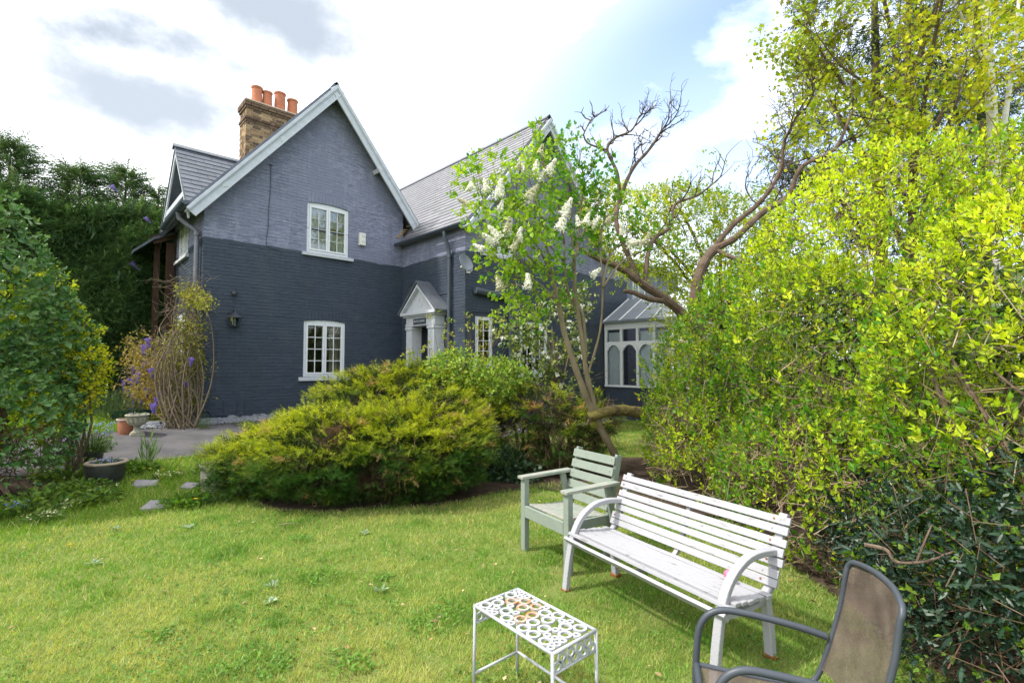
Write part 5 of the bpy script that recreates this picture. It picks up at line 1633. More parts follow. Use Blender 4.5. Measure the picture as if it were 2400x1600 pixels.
# long bare shoots that stand out of the top
T = Tree(5)
for i in range(60):
    q, nn = sample_blobs(HB[1:4], 1, depth=.02, back=1)
    if q[0][2] < 2.2: continue
    T.grow(q[0] - nn[0] * .3, nn[0] * .5 + EZ * 1.0, .75, .005, 0, .14, .1, 0)
sp, sdir = T.tipsarr()
a = np.array([s_[1] for s_ in T.st]); dd = nrmz(np.array([s_[1] - s_[0] for s_ in T.st]))
lv3, _ = sprigs(a, dd, .09, 2, .055, LEAF, mixc((.22, .32, .012), (.46, .48, .02), rng.random(len(a))))
put('shoots', T.stick_tri((.16, .10, .05)), 'twig', hedge); put('shoot_leaves', lv3, 'leaf', hedge)
# a few late yellow flowers
fp, fn = sample_blobs(HB, 60, depth=.02, back=.1)
fl = [leafs(DIA, fp, nrmz(fn + rng.normal(size=fp.shape) * .8), rv(len(fp)), np.full(len(fp), .032), jit(np.repeat([[.62, .36, .02]], len(fp), 0), .1)) for _ in range(4)]
put('flowers', join(*fl), 'petal', hedge)

# holly at the hedge foot
hol = thing('holly_bush', LD(2.6, 2.7, 0), 'dark glossy holly bush at the foot of the forsythia hedge', 'bush')
HO = [((2.85, 2.55, .52), (.92, .95, .72)), ((3.1, 1.5, .55), (.95, .8, .72)), ((2.75, 3.5, .42), (.55, .6, .52))]
p, n = sample_blobs(HO, 3000, depth=.12, lumpy=.14, lsc=4, back=.2)
pp = np.repeat(p, 4, 0) + rng.normal(size=(len(p) * 4, 3)) * .05; nn = np.repeat(n, 4, 0)
d = nrmz(nn * .5 + rng.normal(size=pp.shape)); col = jit(mixc((.010, .030, .018), (.028, .062, .030), rng.random(len(pp))), .2)
put('leaves', leafs(HOLLY, pp, d, nrmz(nn + rng.normal(size=pp.shape) * .4), rng.uniform(.045, .075, len(pp)), col), 'leaf_gloss', hol)
p2, n2 = sample_blobs(HO, 420, depth=.03, lumpy=.14, lsc=4, back=.1)    # fresh shoots
lvh, sth = sprigs(p2, nrmz(n2 + EZ * .5), .07, 2, .045, LEAF, mixc((.07, .15, .012), (.15, .25, .02), rng.random(len(p2))), wide=1.2)
put('young_leaves', lvh, 'leaf', hol)
p3, n3 = sample_blobs(HO, 1200, depth=.15, back=.2)
d3 = nrmz(rng.normal(size=p3.shape) + n3 * .3)
put('twigs', join(sth, sticks(p3 - d3 * .12, p3 + d3 * .12, .003, .002, jit(np.repeat([[.10, .07, .045]], len(p3), 0), .2))), 'twig', hol)
T = Tree(77)                                  # one crooked bare branch lying across it
T.limb([P(1985, 1250, 2.5), P(2035, 1262, 2.45), P(2060, 1290, 2.42), P(2130, 1288, 2.4), P(2200, 1262, 2.45)], .010, .005, 6)
T.limb([P(2105, 1290, 2.41), P(2125, 1240, 2.38), P(2140, 1205, 2.4)], .006, .003, 5)
T.mb.out('branch', M['bark'], hol)

# evergreen laurel that closes the view behind the hedge
la = thing('laurel_bush', LD(7.2, 7.0, 0), 'dark evergreen laurel filling the gap behind the forsythia hedge', 'bush')
LA = [((7.6, 8.6, 1.3), (1.6, 1.6, 2.0)), ((7.4, 6.3, 1.3), (1.5, 1.7, 2.1)), ((6.8, 4.2, 1.2), (1.4, 1.8, 1.9)), ((6.5, 2.2, 1.2), (1.4, 1.5, 1.9)), ((6.4, 10.2, 1.5), (1.7, 1.2, 2.3)), ((5.2, 10.8, 1.2), (1.4, 1.0, 1.6))]
p, n = sample_blobs(LA, 7200, depth=.12, lumpy=.15, lsc=2.5, back=.3)
pp = np.repeat(p, 3, 0) + rng.normal(size=(len(p) * 3, 3)) * .08; nn = np.repeat(n, 3, 0)
put('leaves', leafs(BROAD, pp, nrmz(nn * .5 + rng.normal(size=pp.shape)), nrmz(nn + rng.normal(size=pp.shape) * .5), rng.uniform(.11, .17, len(pp)), jit(mixc((.03, .07, .018), (.08, .14, .03), rng.random(len(pp))), .2), .9), 'leaf_gloss', la)
T = Tree(91)
for c_, r_ in LA: T.limb([LD(c_[0], c_[1], 0), LD(c_[0] + .1, c_[1], c_[2]), LD(c_[0], c_[1], c_[2] + r_[2] * .7)], .06, .02, 7)
T.mb.out('stems', M['bark'], la)

# ------------------------------------------------------------------ upper right: field maple, birch, dark conifer behind
mp_t = thing('maple_tree', LD(6.6, 8.6, 0), 'tall maple with small yellow green spring leaves above the hedge', 'tree')
T = Tree(31)
b0 = LD(6.9, 8.8, 0)
T.limb([b0, LD(6.9, 8.8, 2.5), LD(7.1, 8.7, 4.5), LD(7.0, 8.6, 7.0), LD(7.2, 8.6, 9.5)], .13, .03)
for (l1, d1, z0, l2, d2, z2) in ((6.9, 8.8, 2.6, 5.3, 8.2, 4.6), (7.0, 8.7, 3.4, 5.4, 8.3, 6.2), (7.1, 8.7, 4.2, 5.2, 8.4, 7.3), (7.0, 8.6, 5.5, 6.0, 8.0, 8.6), (7.0, 8.6, 4.0, 8.8, 8.4, 6.5), (7.0, 8.6, 5.0, 8.5, 7.8, 8.0), (7.0, 8.7, 3.0, 8.9, 8.0, 4.8), (7.0, 8.6, 6.5, 7.6, 7.6, 9.2), (7.0, 8.6, 3.6, 6.6, 7.2, 5.6), (7.0, 8.6, 4.6, 6.3, 7.0, 7.2)):
    a, b = LD(l1, d1, z0), LD(l2, d2, z2); mid = (a + b) / 2 + EZ * .25
    T.limb([a, mid, b], .05, .015, 7, 4)
    for t in (.35, .55, .75, 1.0):
        q = a * (1 - t) + b * t + (EZ * .25 * math.sin(t * 3.14))
        for _ in range(2): T.grow(q, (b - a) + rv(1)[0] * 1.6, .95, .012, 1, .25, .05, 3)
T.mb.out('trunk', M['bark'], mp_t)
put('twigs', T.stick_tri((.17, .13, .10)), 'twig', mp_t)
tp, td = T.tipsarr()
seg = np.array([s_[1] for s_ in T.st]); sel = rng.random(len(seg)) < .8
seg = np.concatenate([seg[sel], tp, tp, tp])
N = len(seg)
parts = []
for k in range(9):
    pos = seg + rng.normal(size=(N, 3)) * .13
    col = mixc((.24, .33, .020), (.58, .54, .03), .45 + .3 * rng.normal(size=N) + .35 * lump(pos, 1.1, 4))
    dd = nrmz(rng.normal(size=(N, 3)) + np.array([0, 0, -.35])); parts.append(leafs(MAPLE, pos, dd, nrmz(rv(N) + EZ * 1.0), rng.uniform(.055, .095, N), jit(col, .15)))
put('crown', join(*parts), 'leaf', mp_t)
# long bough that reaches out to the left against the sky
T = Tree(8); bq = [P(2060, 250, 8.4), P(1985, 190, 8.3), P(1930, 150, 8.2), P(1880, 85, 8.1)]
T.limb(bq, .03, .008, 6, 4)
for q, dr in ((1, (-1, 0, .4)), (2, (-.6, .3, .5)), (2, (.2, 0, 1)), (3, (-.5, 0, .3)), (3, (-.2, .2, .9))):
    T.grow(bq[q], RGT * dr[0] + FWD0 * dr[1] + EZ * dr[2], .75, .009, 1, .3, .08, 2)
T.mb.out('bough', M['bark'], mp_t); put('bough_twigs', T.stick_tri((.12, .085, .07)), 'twig', mp_t)
seg = np.array([s_[1] for s_ in T.st]); seg = np.concatenate([seg, seg, seg]) + rng.normal(size=(len(seg) * 3, 3)) * .06; N = len(seg)
put('bough_leaves', leafs(MAPLE, seg, nrmz(rng.normal(size=(N, 3)) - EZ * .4), nrmz(rv(N) + EZ), rng.uniform(.07, .13, N), jit(mixc((.10, .13, .012), (.22, .20, .02), rng.random(N)), .15)), 'leaf', mp_t)

bir = thing('birch_tree', P(2290, 700, 7.8) * np.array([1, 1, 0]), 'white barked birch trunk rising through the maple leaves', 'tree')
T = Tree(12); bb0 = np.array(bir.location)
bpts = [bb0, P(2288, 520, 7.8), P(2282, 330, 7.8), P(2272, 160, 7.8), P(2264, 0, 7.8), P(2258, -160, 7.8), P(2250, -330, 7.8)]
T.limb(bpts, .085, .04, 12, 6, .05); T.mb.out('trunk', M['bark_birch'], bir)
T = Tree(13)
T.limb([P(2284, 400, 7.8), P(2310, 260, 7.75), P(2330, 110, 7.7), P(2345, -60, 7.7)], .045, .018, 9)
T.limb([P(2270, 160, 7.8), P(2200, 20, 7.8), P(2150, -90, 7.8)], .022, .008, 7)
T.mb.out('branch', M['bark_birch'], bir)
T = Tree(14)
for q in bpts[3:]:
    for _ in range(4): T.grow(q, rv(1)[0] * 1.2 + EZ * .2, 1.0, .010, 1, .25, -.03, 3)
for q in (P(2330, 110, 7.7), P(2345, -60, 7.7), P(2130, 130, 7.8), P(2150, -90, 7.8)):
    for _ in range(3): T.grow(q, rv(1)[0] * 1.2, 1.0, .01, 1, .25, -.03, 3)
put('twigs', T.stick_tri((.14, .10, .09)), 'twig', bir)
seg = np.array([s_[1] for s_ in T.st]); seg = np.repeat(seg, 5, 0) + rng.normal(size=(len(seg) * 5, 3)) * .12; N = len(seg)
put('crown', leafs(DIA, seg, nrmz(rng.normal(size=(N, 3)) - EZ * .5), rv(N), rng.uniform(.04, .06, N), jit(mixc((.12, .17, .02), (.28, .28, .03), rng.random(N)), .15), 1.5), 'leaf', bir)

def conifer_tris(p, n, size, c0, c1, T=CYP, up=.1, var=.3, wide=1.):
    N = len(p); d = nrmz(n + rng.normal(size=(N, 3)) * .45 + np.array([0, 0, up]))
    col = jit(mixc(c0, c1, .5 + var * rng.normal(size=N)), .18)
    return leafs(T, p, d, nrmz(rv(N) * .8 + EZ), size, col, wide)
con = thing('dark_conifer', LD(9.3, 12.5, 0), 'dark feathery conifer standing behind the yellow green maple', 'tree')
CB = [((9.4, 12.6, 3.0), (2.1, 1.6, 3.2)), ((9.3, 12.6, 7.0), (2.2, 1.6, 3.4)), ((9.6, 12.6, 11.0), (1.7, 1.4, 3.4)), ((12.5, 13, 5.0), (2.4, 1.8, 5.5)), ((12.6, 13, 10.0), (2.1, 1.8, 4.5)), ((7.6, 12.8, 4.2), (1.2, 1.2, 2.6))]
p, n = sample_blobs(CB, 9500, depth=.10, lumpy=.22, lsc=1.6, back=.15)
put('crown', conifer_tris(p, nrmz(n + np.array([0, 0, -.25])), rng.uniform(.35, .75, len(p)), (.014, .034, .016), (.050, .080, .024), up=-.1), 'needle', con)
T = Tree(2); T.limb([LD(9.4, 12.6, 0), LD(9.4, 12.6, 7), LD(9.5, 12.6, 13)], .2, .04); T.limb([LD(12.5, 13, 0), LD(12.5, 13, 7), LD(12.5, 13, 13)], .2, .04); T.mb.out('trunk', M['bark'], con)

# ------------------------------------------------------------------ old gnarled tree between hedge and house
gn = thing('gnarled_tree', LD(2.78, 8.1, 0), 'old gnarled tree with bare dark upper branches beside the house', 'tree')
T = Tree(44); D0 = 8.0
tb = LD(2.78, 8.1, 0)
T.limb([tb, P(1606, 840, 8.1), P(1602, 745, D0), P(1596, 680, D0), P(1614, 610, D0), P(1640, 572, D0)], .115, .072, 11)
L1 = T.limb([P(1640, 572, D0), P(1690, 545, 7.9), P(1752, 488, 7.8), P(1808, 452, 7.7), P(1840, 385, 7.6), P(1905, 352, 7.5), P(1930, 322, 7.5), P(1958, 255, 7.5)], .058, .016)
L2 = T.limb([P(1625, 590, D0), P(1680, 520, 8.1), P(1740, 470, 8.2), P(1775, 425, 8.2), P(1795, 380, 8.2), P(1800, 330, 8.2), P(1830, 268, 8.2), P(1868, 200, 8.2)], .048, .013)
L3 = T.limb([P(1600, 755, D0), P(1545, 700, 7.9), P(1480, 655, 7.8), P(1430, 618, 7.8), P(1370, 592, 7.8), P(1330, 570, 7.9)], .085, .03)
L3b = T.limb([P(1535, 692, 7.9), P(1490, 686, 7.7), P(1455, 672, 7.6), P(1432, 668, 7.6)], .05, .028)
L4 = T.limb([P(1470, 648, 7.8), P(1432, 560, 7.8), P(1415, 500, 7.9), P(1430, 440, 8.0), P(1455, 385, 8.0), P(1490, 345, 8.0), P(1512, 312, 8.0), P(1528, 288, 8.0)], .046, .014)
L5 = T.limb([P(1425, 470, 7.95), P(1418, 400, 7.9), P(1395, 345, 7.9), P(1412, 318, 7.9), P(1450, 300, 7.9), P(1468, 268, 7.9)], .032, .01)
L6 = T.limb([P(1480, 655, 7.8), P(1495, 560, 8.1), P(1540, 520, 8.2), P(1550, 470, 8.3), P(1600, 450, 8.3), P(1640, 420, 8.3)], .04, .012)
L7 = T.limb([P(1640, 572, D0), P(1720, 600, 7.7), P(1800, 560, 7.5), P(1900, 520, 7.3)], .04, .012)
L8 = T.limb([P(1340, 310, 7.8), P(1352, 285, 7.8), P(1368, 268, 7.8)], .012, .006)
T.limb([P(1395, 345, 7.9), P(1352, 330, 7.85), P(1340, 310, 7.8)], .016, .012)
T.mb.out('trunk', M['bark'], gn)
for path, lo, L, lev in ((L1, 14, .75, 1), (L2, 12, .75, 2), (L4, 22, .42, 2), (L5, 8, .34, 2), (L6, 8, .5, 1), (L7, 8, .5, 1), (L8, 2, .25, 1)):
    for i in range(lo, len(path), 3):
        dr = nrmz(path[min(i + 1, len(path) - 1)] - path[i - 1])
        T.grow(path[i], dr + RGT * T.r.gauss(0, .9) + EZ * .4 + FWD0 * T.r.gauss(0, .4), L * T.r.uniform(.6, 1.1), .015, lev, .32, .10, 3, .62)
    T.grow(path[-1], path[-1] - path[-3], L, .014, lev, .28, .1, 3, .6)
put('twigs', T.stick_tri((.085, .062, .052), .2, .003), 'twig', gn)
# leaf sprays along the low limbs
pl, nl = [], []
for path in (L3[:20], L6, L7):
    for q in path[4:]:
        for _ in range(4): pl.append(q + EZ * .16 + rng.normal(size=3) * np.array([.28, .28, .16])); nl.append(rng.normal(size=3) + EZ * .6)
pl, nl = np.array(pl), nrmz(np.array(nl))
lv, st = sprigs(pl, nl, .11, 3, .055, LEAF, mixc((.18, .28, .014), (.42, .46, .02), .5 + .35 * rng.normal(size=len(pl))), wide=1.1)
put('leaves', lv, 'leaf', gn); put('leaf_stems', st, 'twig', gn)

# green blossom tree behind it
bl = thing('hawthorn_tree', LD(4.9, 11.6, 0), 'round green tree in white blossom behind the gnarled branches', 'tree')
BB = [((3.4, 11.4, 4.75), (1.6, 1.4, 1.15)), ((5.0, 11.6, 3.9), (1.8, 1.5, 1.9)), ((5.3, 11.0, 2.4), (1.6, 1.3, 1.5)), ((2.35, 11.6, 5.3), (.75, .8, .8))]
p, n = sample_blobs(BB, 5600, depth=.22, lumpy=.25, lsc=1.9, back=.5)
lv, st = sprigs(p, nrmz(n + rng.normal(size=p.shape) * .7 + EZ * .3), .13, 3, rng.uniform(.06, .09, len(p)), LEAF, mixc((.13, .24, .014), (.46, .50, .02), .5 + .3 * lump(p, 1.4, 6) + .25 * rng.normal(size=len(p))), wide=1.2)
put('crown', lv, 'leaf', bl)
T = Tree(9); T.limb([LD(4.9, 11.6, 0), LD(4.9, 11.6, 1.6), LD(4.8, 11.5, 2.6)], .14, .1)
for (l, d_, z) in ((2.6, 11.2, 5.0), (3.6, 11.0, 5.4), (4.8, 11.4, 5.0), (5.8, 11.6, 4.0), (3.4, 11.2, 4.4), (4.6, 10.6, 3.8)):
    T.limb([LD(4.8, 11.5, 2.5), LD((l + 4.8) / 2, d_, (z + 2.5) / 2 + .2), LD(l, d_, z)], .06, .015, 7, 4)
    for _ in range(4): T.grow(LD(l, d_, z) * .7 + LD(4.8, 11.5, 2.5) * .3, LD(l, d_, z) - LD(4.8, 11.5, 2.5) + rv(1)[0], 1.0, .012, 1, .3, .1, 3)
T.mb.out('trunk', M['bark'], bl); put('twigs', join(st, T.stick_tri((.12, .085, .065))), 'twig', bl)
fp, fn = sample_blobs(BB, 700, depth=.1, lumpy=.25, lsc=1.9, back=.3)
fl = [leafs(DIA, fp + rng.normal(size=fp.shape) * .04, rv(len(fp)), rv(len(fp)), np.full(len(fp), .06), jit(np.repeat([[.62, .62, .55]], len(fp), 0), .08), 1.8) for _ in range(4)]
put('blossom', join(*fl), 'petal', bl)

# mossy sawn limb lying out of the hedge
lg = thing('mossy_limb', P(1420, 1000, 7.3), 'moss covered sawn tree limb reaching out of the hedge', 'branch')
T = Tree(3); T.limb([P(1352, 958, 7.2), P(1375, 950, 7.2), P(1410, 942, 7.3), P(1450, 944, 7.4), P(1520, 960, 7.5), P(1600, 1010, 7.6)], .07, .085, 12); T.mb.out('bark', M['moss'], lg, True)
T = Tree(4)
for _ in range(5): T.grow(P(1352, 960, 7.2), rv(1)[0] * .5 - EZ, .12, .006, 0, .3, -.2)
put('broken_splinters', T.stick_tri((.20, .14, .09)), 'twig', lg)

# ------------------------------------------------------------------ lilac
li = thing('lilac_tree', G(1432, 1082), 'leaning lilac tree with white flower panicles in front of the wing', 'tree')
T = Tree(55); Lb = np.array(li.location); Dl = 7.0
T.limb([Lb, P(1405, 1030, 7.5), P(1380, 985, 7.35), P(1352, 925, 7.2), P(1335, 880, 7.1), P(1310, 810, 7.0), P(1292, 745, 6.95), P(1282, 690, 6.9), P(1266, 630, 6.85)], .058, .034, 10)
T.limb([P(1383, 990, 7.36), P(1362, 920, 7.22), P(1348, 860, 7.12), P(1340, 800, 7.05), P(1330, 735, 7.0), P(1322, 680, 6.95), P(1318, 600, 6.9)], .042, .024, 9)
T.limb([P(1345, 830, 7.08), P(1343, 770, 7.05), P(1336, 715, 7.0), P(1312, 690, 7.0), P(1300, 640, 6.9), P(1296, 560, 6.8)], .028, .014, 8)
T.limb([P(1320, 690, 6.98), P(1285, 682, 6.95), P(1240, 682, 6.85), P(1215, 660, 6.8), P(1180, 655, 6.75), P(1140, 668, 6.7)], .016, .008, 7)
T.limb([P(1350, 860, 7.12), P(1378, 760, 7.1), P(1384, 660, 7.0), P(1376, 560, 6.95)], .020, .010, 7)
arms = []
for (x0, y0, x1, y1, x2, y2, dd) in ((1266, 630, 1230, 560, 1180, 500, 6.5), (1266, 630, 1250, 530, 1225, 420, 6.6), (1318, 600, 1310, 500, 1300, 380, 6.7), (1318, 600, 1350, 510, 1380, 430, 6.9), (1296, 560, 1280, 460, 1250, 350, 6.4),
                                     (1266, 640, 1215, 590, 1150, 530, 6.3), (1240, 682, 1205, 630, 1180, 600, 6.4), (1376, 560, 1390, 500, 1400, 470, 7.0), (1296, 600, 1180, 480, 1110, 430, 6.6), (1318, 620, 1340, 420, 1330, 350, 7.0), (1384, 660, 1430, 600, 1480, 545, 7.1), (1384, 660, 1400, 590, 1440, 510, 7.1), (1282, 690, 1220, 640, 1175, 610, 6.5)):
    T.limb([P(x0, y0, 6.87), P(x1, y1, (6.87 + dd) / 2), P(x2, y2 + 30, dd)], .018, .007, 6, 4); arms.append((P(x0, y0, 6.87), P(x1, y1, (6.87 + dd) / 2), P(x2, y2 + 30, dd)))
T.mb.out('trunk', M['bark_lilac'], li, True)
for a, b, c in arms:
    for q, s in ((b, b - a), (c, c - b), ((b + c) / 2, c - b)):
        for _ in range(3): T.grow(q, nrmz(s) + rv(1)[0] * .9 + EZ * .2, .34, .006, 1, .25, .12, 2)
put('twigs', T.stick_tri((.17, .125, .085)), 'twig', li)
LB = [((.06, 6.55, 3.9), (.82, .75, .70)), ((.68, 6.9, 3.95), (.60, .6, .75)), ((.12, 6.3, 3.2), (.55, .6, .42)), ((.32, 6.7, 2.9), (.55, .6, .5)), ((.5, 6.75, 4.35), (.4, .5, .4)), ((1.1, 7.0, 3.55), (.35, .4, .3)), ((.1, 6.4, 2.35), (.35, .35, .28)), ((-.35, 6.5, 4.1), (.45, .5, .4))]
p, n = sample_blobs(LB, 950, depth=.28, lumpy=.3, lsc=3.2, back=.8, zmin=1.9)
tp, td = T.tipsarr()
p = np.concatenate([p, tp]); n = np.concatenate([n, td])
dd = nrmz(n * .6 + rng.normal(size=p.shape) * .6 + EZ * .35)
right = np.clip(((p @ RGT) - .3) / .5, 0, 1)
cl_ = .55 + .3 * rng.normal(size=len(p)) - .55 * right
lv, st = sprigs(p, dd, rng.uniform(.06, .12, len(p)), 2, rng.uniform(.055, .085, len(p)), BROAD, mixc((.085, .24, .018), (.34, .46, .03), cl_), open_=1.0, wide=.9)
put('leaves', lv, 'leaf', li); put('leaf_stems', st, 'twig', li)
fparts = []
def panicle(base, axis, L, R, c):
    N = int(420 * L / .16); t = rng.random(N) ** .8; ang = rng.uniform(0, 6.283, N); axis = nrmz(axis); u = nrmz(np.cross(axis, np.array([.3, .5, .8]))); v = np.cross(axis, u)
    rad_ = R * (1 - t * .85) * np.sqrt(rng.uniform(.3, 1, N)) * (1 + .25 * np.sin(t * 25))
    pos = base + axis * (t * L)[:, None] + (u * np.cos(ang)[:, None] + v * np.sin(ang)[:, None]) * rad_[:, None]
    nn = nrmz(u * np.cos(ang)[:, None] + v * np.sin(ang)[:, None] + axis * .4 + rng.normal(size=(N, 3)) * .4)
    dd = nrmz(np.cross(nn, rv(N)))
    return leafs(DIA, pos, dd, nn, np.full(N, .019), jit(np.repeat([c], N, 0), .07), 2.0)
for (x, y, dd, L, tilt) in ((1345, 500, 6.3, .17, 0), (1360, 505, 6.35, .12, .6), (1330, 505, 6.35, .12, -.6), (1150, 535, 6.2, .20, -.5), (1135, 545, 6.2, .18, -.8), (1165, 520, 6.2, .17, .2), (1145, 440, 6.4, .2, 0), (1148, 470, 6.4, .16, .1),
                            (1120, 425, 6.5, .15, -.2), (1190, 375, 6.5, .15, .2), (1205, 380, 6.5, .14, -.2), (1230, 385, 6.5, .16, .4), (1258, 385, 6.5, .18, .3), (1240, 400, 6.5, .14, 0), (1085, 410, 6.5, .15, -1.2), (1075, 455, 6.5, .14, -.9),
                            (1210, 445, 6.4, .2, .1), (1285, 515, 6.3, .2, .4), (1295, 480, 6.4, .2, .3), (1175, 560, 6.2, .15, .7), (1190, 540, 6.3, .15, .4),
                            (1150, 650, 6.4, .17, -.7), (1210, 650, 6.4, .15, .3), (1215, 640, 6.4, .13, -.2), (1440, 545, 6.9, .16, .9), (1465, 550, 6.9, .16, 1.0), (1480, 545, 6.9, .14, .4), (1395, 500, 7.0, .14, .2), (1430, 525, 6.9, .15, .3), (1240, 340, 6.5, .15, .1), (1110, 560, 6.3, .12, -.8), (1360, 620, 6.8, .13, .5)):
    tilt = tilt * 1.5 + rng.normal() * .35; L = L * rng.uniform(.75, 1.2)
    ax = RGT * math.sin(tilt) + EZ * math.cos(tilt) + FWD0 * rng.normal() * .2
    c = (.80, .79, .70) if rng.random() < .65 else (.58, .56, .40)
    fparts.append(panicle(P(x, y + 14, dd - .45), ax, L * 1.05, L * .36, c))
put('panicles', join(*fparts), 'petal', li)

# camellia-like shrub against the wing, with large glossy leaves and white blooms
ca = thing('camellia_bush', LD(1.0, 9.6, float(g(6.3))), 'airy glossy leaved shrub with white blooms against the wing wall', 'bush')
CA = [((.35, 7.95, 2.15), (.75, .5, .5)), ((.75, 8.1, 2.0), (.45, .5, .6)), ((.55, 7.9, 1.55), (.7, .45, .35)), ((.95, 7.9, 2.6), (.35, .45, .4))]
CA = [((c_[0] * 1.19, c_[1] * 1.19, 1.65 + (c_[2] - 1.65) * 1.19), tuple(q * 1.19 for q in r_)) for c_, r_ in CA]
p, n = sample_blobs(CA, 700, depth=.35, lumpy=.3, lsc=3.5, back=.8, zmin=.6)
lv, st = sprigs(p, nrmz(n + rng.normal(size=p.shape) * .6 + EZ * .2), .10, 2, rng.uniform(.06, .095, len(p)), BROAD, mixc((.06, .12, .02), (.26, .30, .06), .45 + .35 * rng.normal(size=len(p))), wide=.75)
put('leaves', lv, 'leaf_gloss', ca)
T = Tree(19)
for k in range(7):
    b = LD(1.0 + .15 * T.r.gauss(0, 1), 9.6, .12); e = LD(.4 + .9 * T.r.random(), 9.6, 1.9 + .6 * T.r.random()); T.mb.tube(spline([b, (b + e) / 2 + EZ * .2, e], 4), [.02 - .0015 * q for q in range(9)], 6)
    for _ in range(3): T.grow((b + e) / 2, (e - b) + rv(1)[0], .6, .008, 1, .3, .1, 3)
T.mb.out('stems', M['bark_lilac'], ca); put('twigs', join(st, T.stick_tri((.15, .11, .08))), 'twig', ca)
fp, fn = sample_blobs(CA, 45, depth=.08, back=.1, zmin=.6)
fl = [leafs(BROAD, np.repeat(fp, 1, 0) + rng.normal(size=fp.shape) * .012, nrmz(fn + rng.normal(size=fp.shape) * .9), fn, np.full(len(fp), .06), jit(np.repeat([[.66, .66, .60]], len(fp), 0), .06)) for _ in range(6)]
put('blooms', join(*fl), 'petal', ca)

# ------------------------------------------------------------------ junipers
def juniper(name, label, blobs, count, k0, brown=.06, size=(.05, .10), loc=None, rust=None, zlow=.45):
    c = np.mean([b[0] for b in blobs], 0); t = thing(name, LD(c[0], c[1], float(g(LD(c[0], c[1], 0)[1]))) if loc is None else loc, label, 'bush')
    M_ = count // 22; k = 42
    p, n = sample_blobs(blobs, M_, depth=.07, lumpy=.10, lsc=4.2, back=.35, seed_k=k0)
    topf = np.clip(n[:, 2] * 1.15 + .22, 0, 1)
    # flat plumes that sweep outwards in overlapping tiers; young tips golden, lit tops and shaded sides painted into the colour
    D = nrmz(n * np.array([1, 1, .12]) + nrmz(np.cross(n, EZ) + 1e-3) * rng.normal(size=(M_, 1)) * .7 + RGT * -.15 + np.array([0, 0, .20]) + rng.normal(size=(M_, 3)) * .12)
    Sd = nrmz(np.cross(D, EZ)); Up = np.cross(Sd, D)
    Lp = rng.uniform(.20, .42, M_)
    tone = lump(p, 5.5, k0 + 3) * .16 + rng.normal(size=M_) * .13
    t_ = rng.random((M_, k)) ** .8; s_ = rng.uniform(-1, 1, (M_, k)); u_ = rng.normal(size=(M_, k)) * .6
    wdt = (1 - .65 * t_) * .40
    pos = p[:, None] + D[:, None] * ((t_ - .45) * Lp[:, None])[..., None] + Sd[:, None] * (s_ * wdt * Lp[:, None])[..., None] + Up[:, None] * ((u_ * .10 - .10 * s_ * s_) * Lp[:, None])[..., None]
    dirs = D[:, None] + Sd[:, None] * (s_ * .55)[..., None] + Up[:, None] * .30 + rng.normal(size=(M_, k, 3)) * .50
    pos = pos.reshape(-1, 3); d = nrmz(dirs.reshape(-1, 3)); N = len(pos)
    tf = np.repeat(topf, k); nn = np.repeat(n, k, 0)
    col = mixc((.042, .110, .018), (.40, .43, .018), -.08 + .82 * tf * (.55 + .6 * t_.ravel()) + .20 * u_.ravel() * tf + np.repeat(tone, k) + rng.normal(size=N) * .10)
    oldp = np.repeat((lump(p, 4.0, k0 + 7) - .35 * topf) > 1.02 - brown * 4, k)
    col[oldp] = mixc((.10, .060, .035), (.22, .13, .07), rng.random(oldp.sum()))
    fresh = np.repeat(rng.random(M_) < .05, k) & (t_.ravel() > .5)
    col[fresh] = mixc((.42, .28, .12), (.52, .36, .16), rng.random(fresh.sum()))
    if rust is not None:
        for rc, rr_, cc in rust:
            m_ = np.linalg.norm(pos - rc, axis=1) < rr_ * rng.uniform(.7, 1.15, N); col[m_] = jit(np.repeat([cc], m_.sum(), 0), .15)
    gp = pos[:, 2] > g(pos[:, 1]) + .02
    pos, d, col, nn = pos[gp], d[gp], col[gp], nn[gp]; N = len(pos)
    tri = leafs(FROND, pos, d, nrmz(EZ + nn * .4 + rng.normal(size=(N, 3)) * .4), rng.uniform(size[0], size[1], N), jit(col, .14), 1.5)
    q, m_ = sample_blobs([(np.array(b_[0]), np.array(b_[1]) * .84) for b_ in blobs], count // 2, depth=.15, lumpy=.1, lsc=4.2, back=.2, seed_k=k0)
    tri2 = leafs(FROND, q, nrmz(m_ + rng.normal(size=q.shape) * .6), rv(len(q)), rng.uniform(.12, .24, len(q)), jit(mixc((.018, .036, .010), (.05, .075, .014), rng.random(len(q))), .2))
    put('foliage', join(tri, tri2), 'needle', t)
    s, sn = sample_blobs(blobs, 1400, depth=.14, back=.1, seed_k=k0)
    k = rng.random(len(s)) < np.clip(1.1 - sn[:, 2] * 1.1, .15, 1); s, sn = s[k], sn[k]
    sd_ = nrmz(sn + rng.normal(size=s.shape) * .8)
    put('twigs', sticks(s - sd_ * .12, s + sd_ * .12, .0045, .002, jit(mixc((.09, .055, .035), (.17, .11, .07), rng.random(len(s))), .2)), 'twig', t)
    tr_ = MB()
    for bc, br_ in blobs[:4]:
        a = LD(bc[0], bc[1], float(g(LD(bc[0], bc[1], 0)[1])))
        for k in range(4):
            an = rng.uniform(0, 6.28); e = LD(bc[0] + br_[0] * .6 * math.cos(an), bc[1] + br_[1] * .6 * math.sin(an), bc[2] + br_[2] * .3)
            tr_.tube(spline([a, (a + e) / 2 + EZ * .08, e], 4), [.035 - .003 * q_ for q_ in range(9)], 6)
    tr_.out('stems', M['bark'], t)
    return t
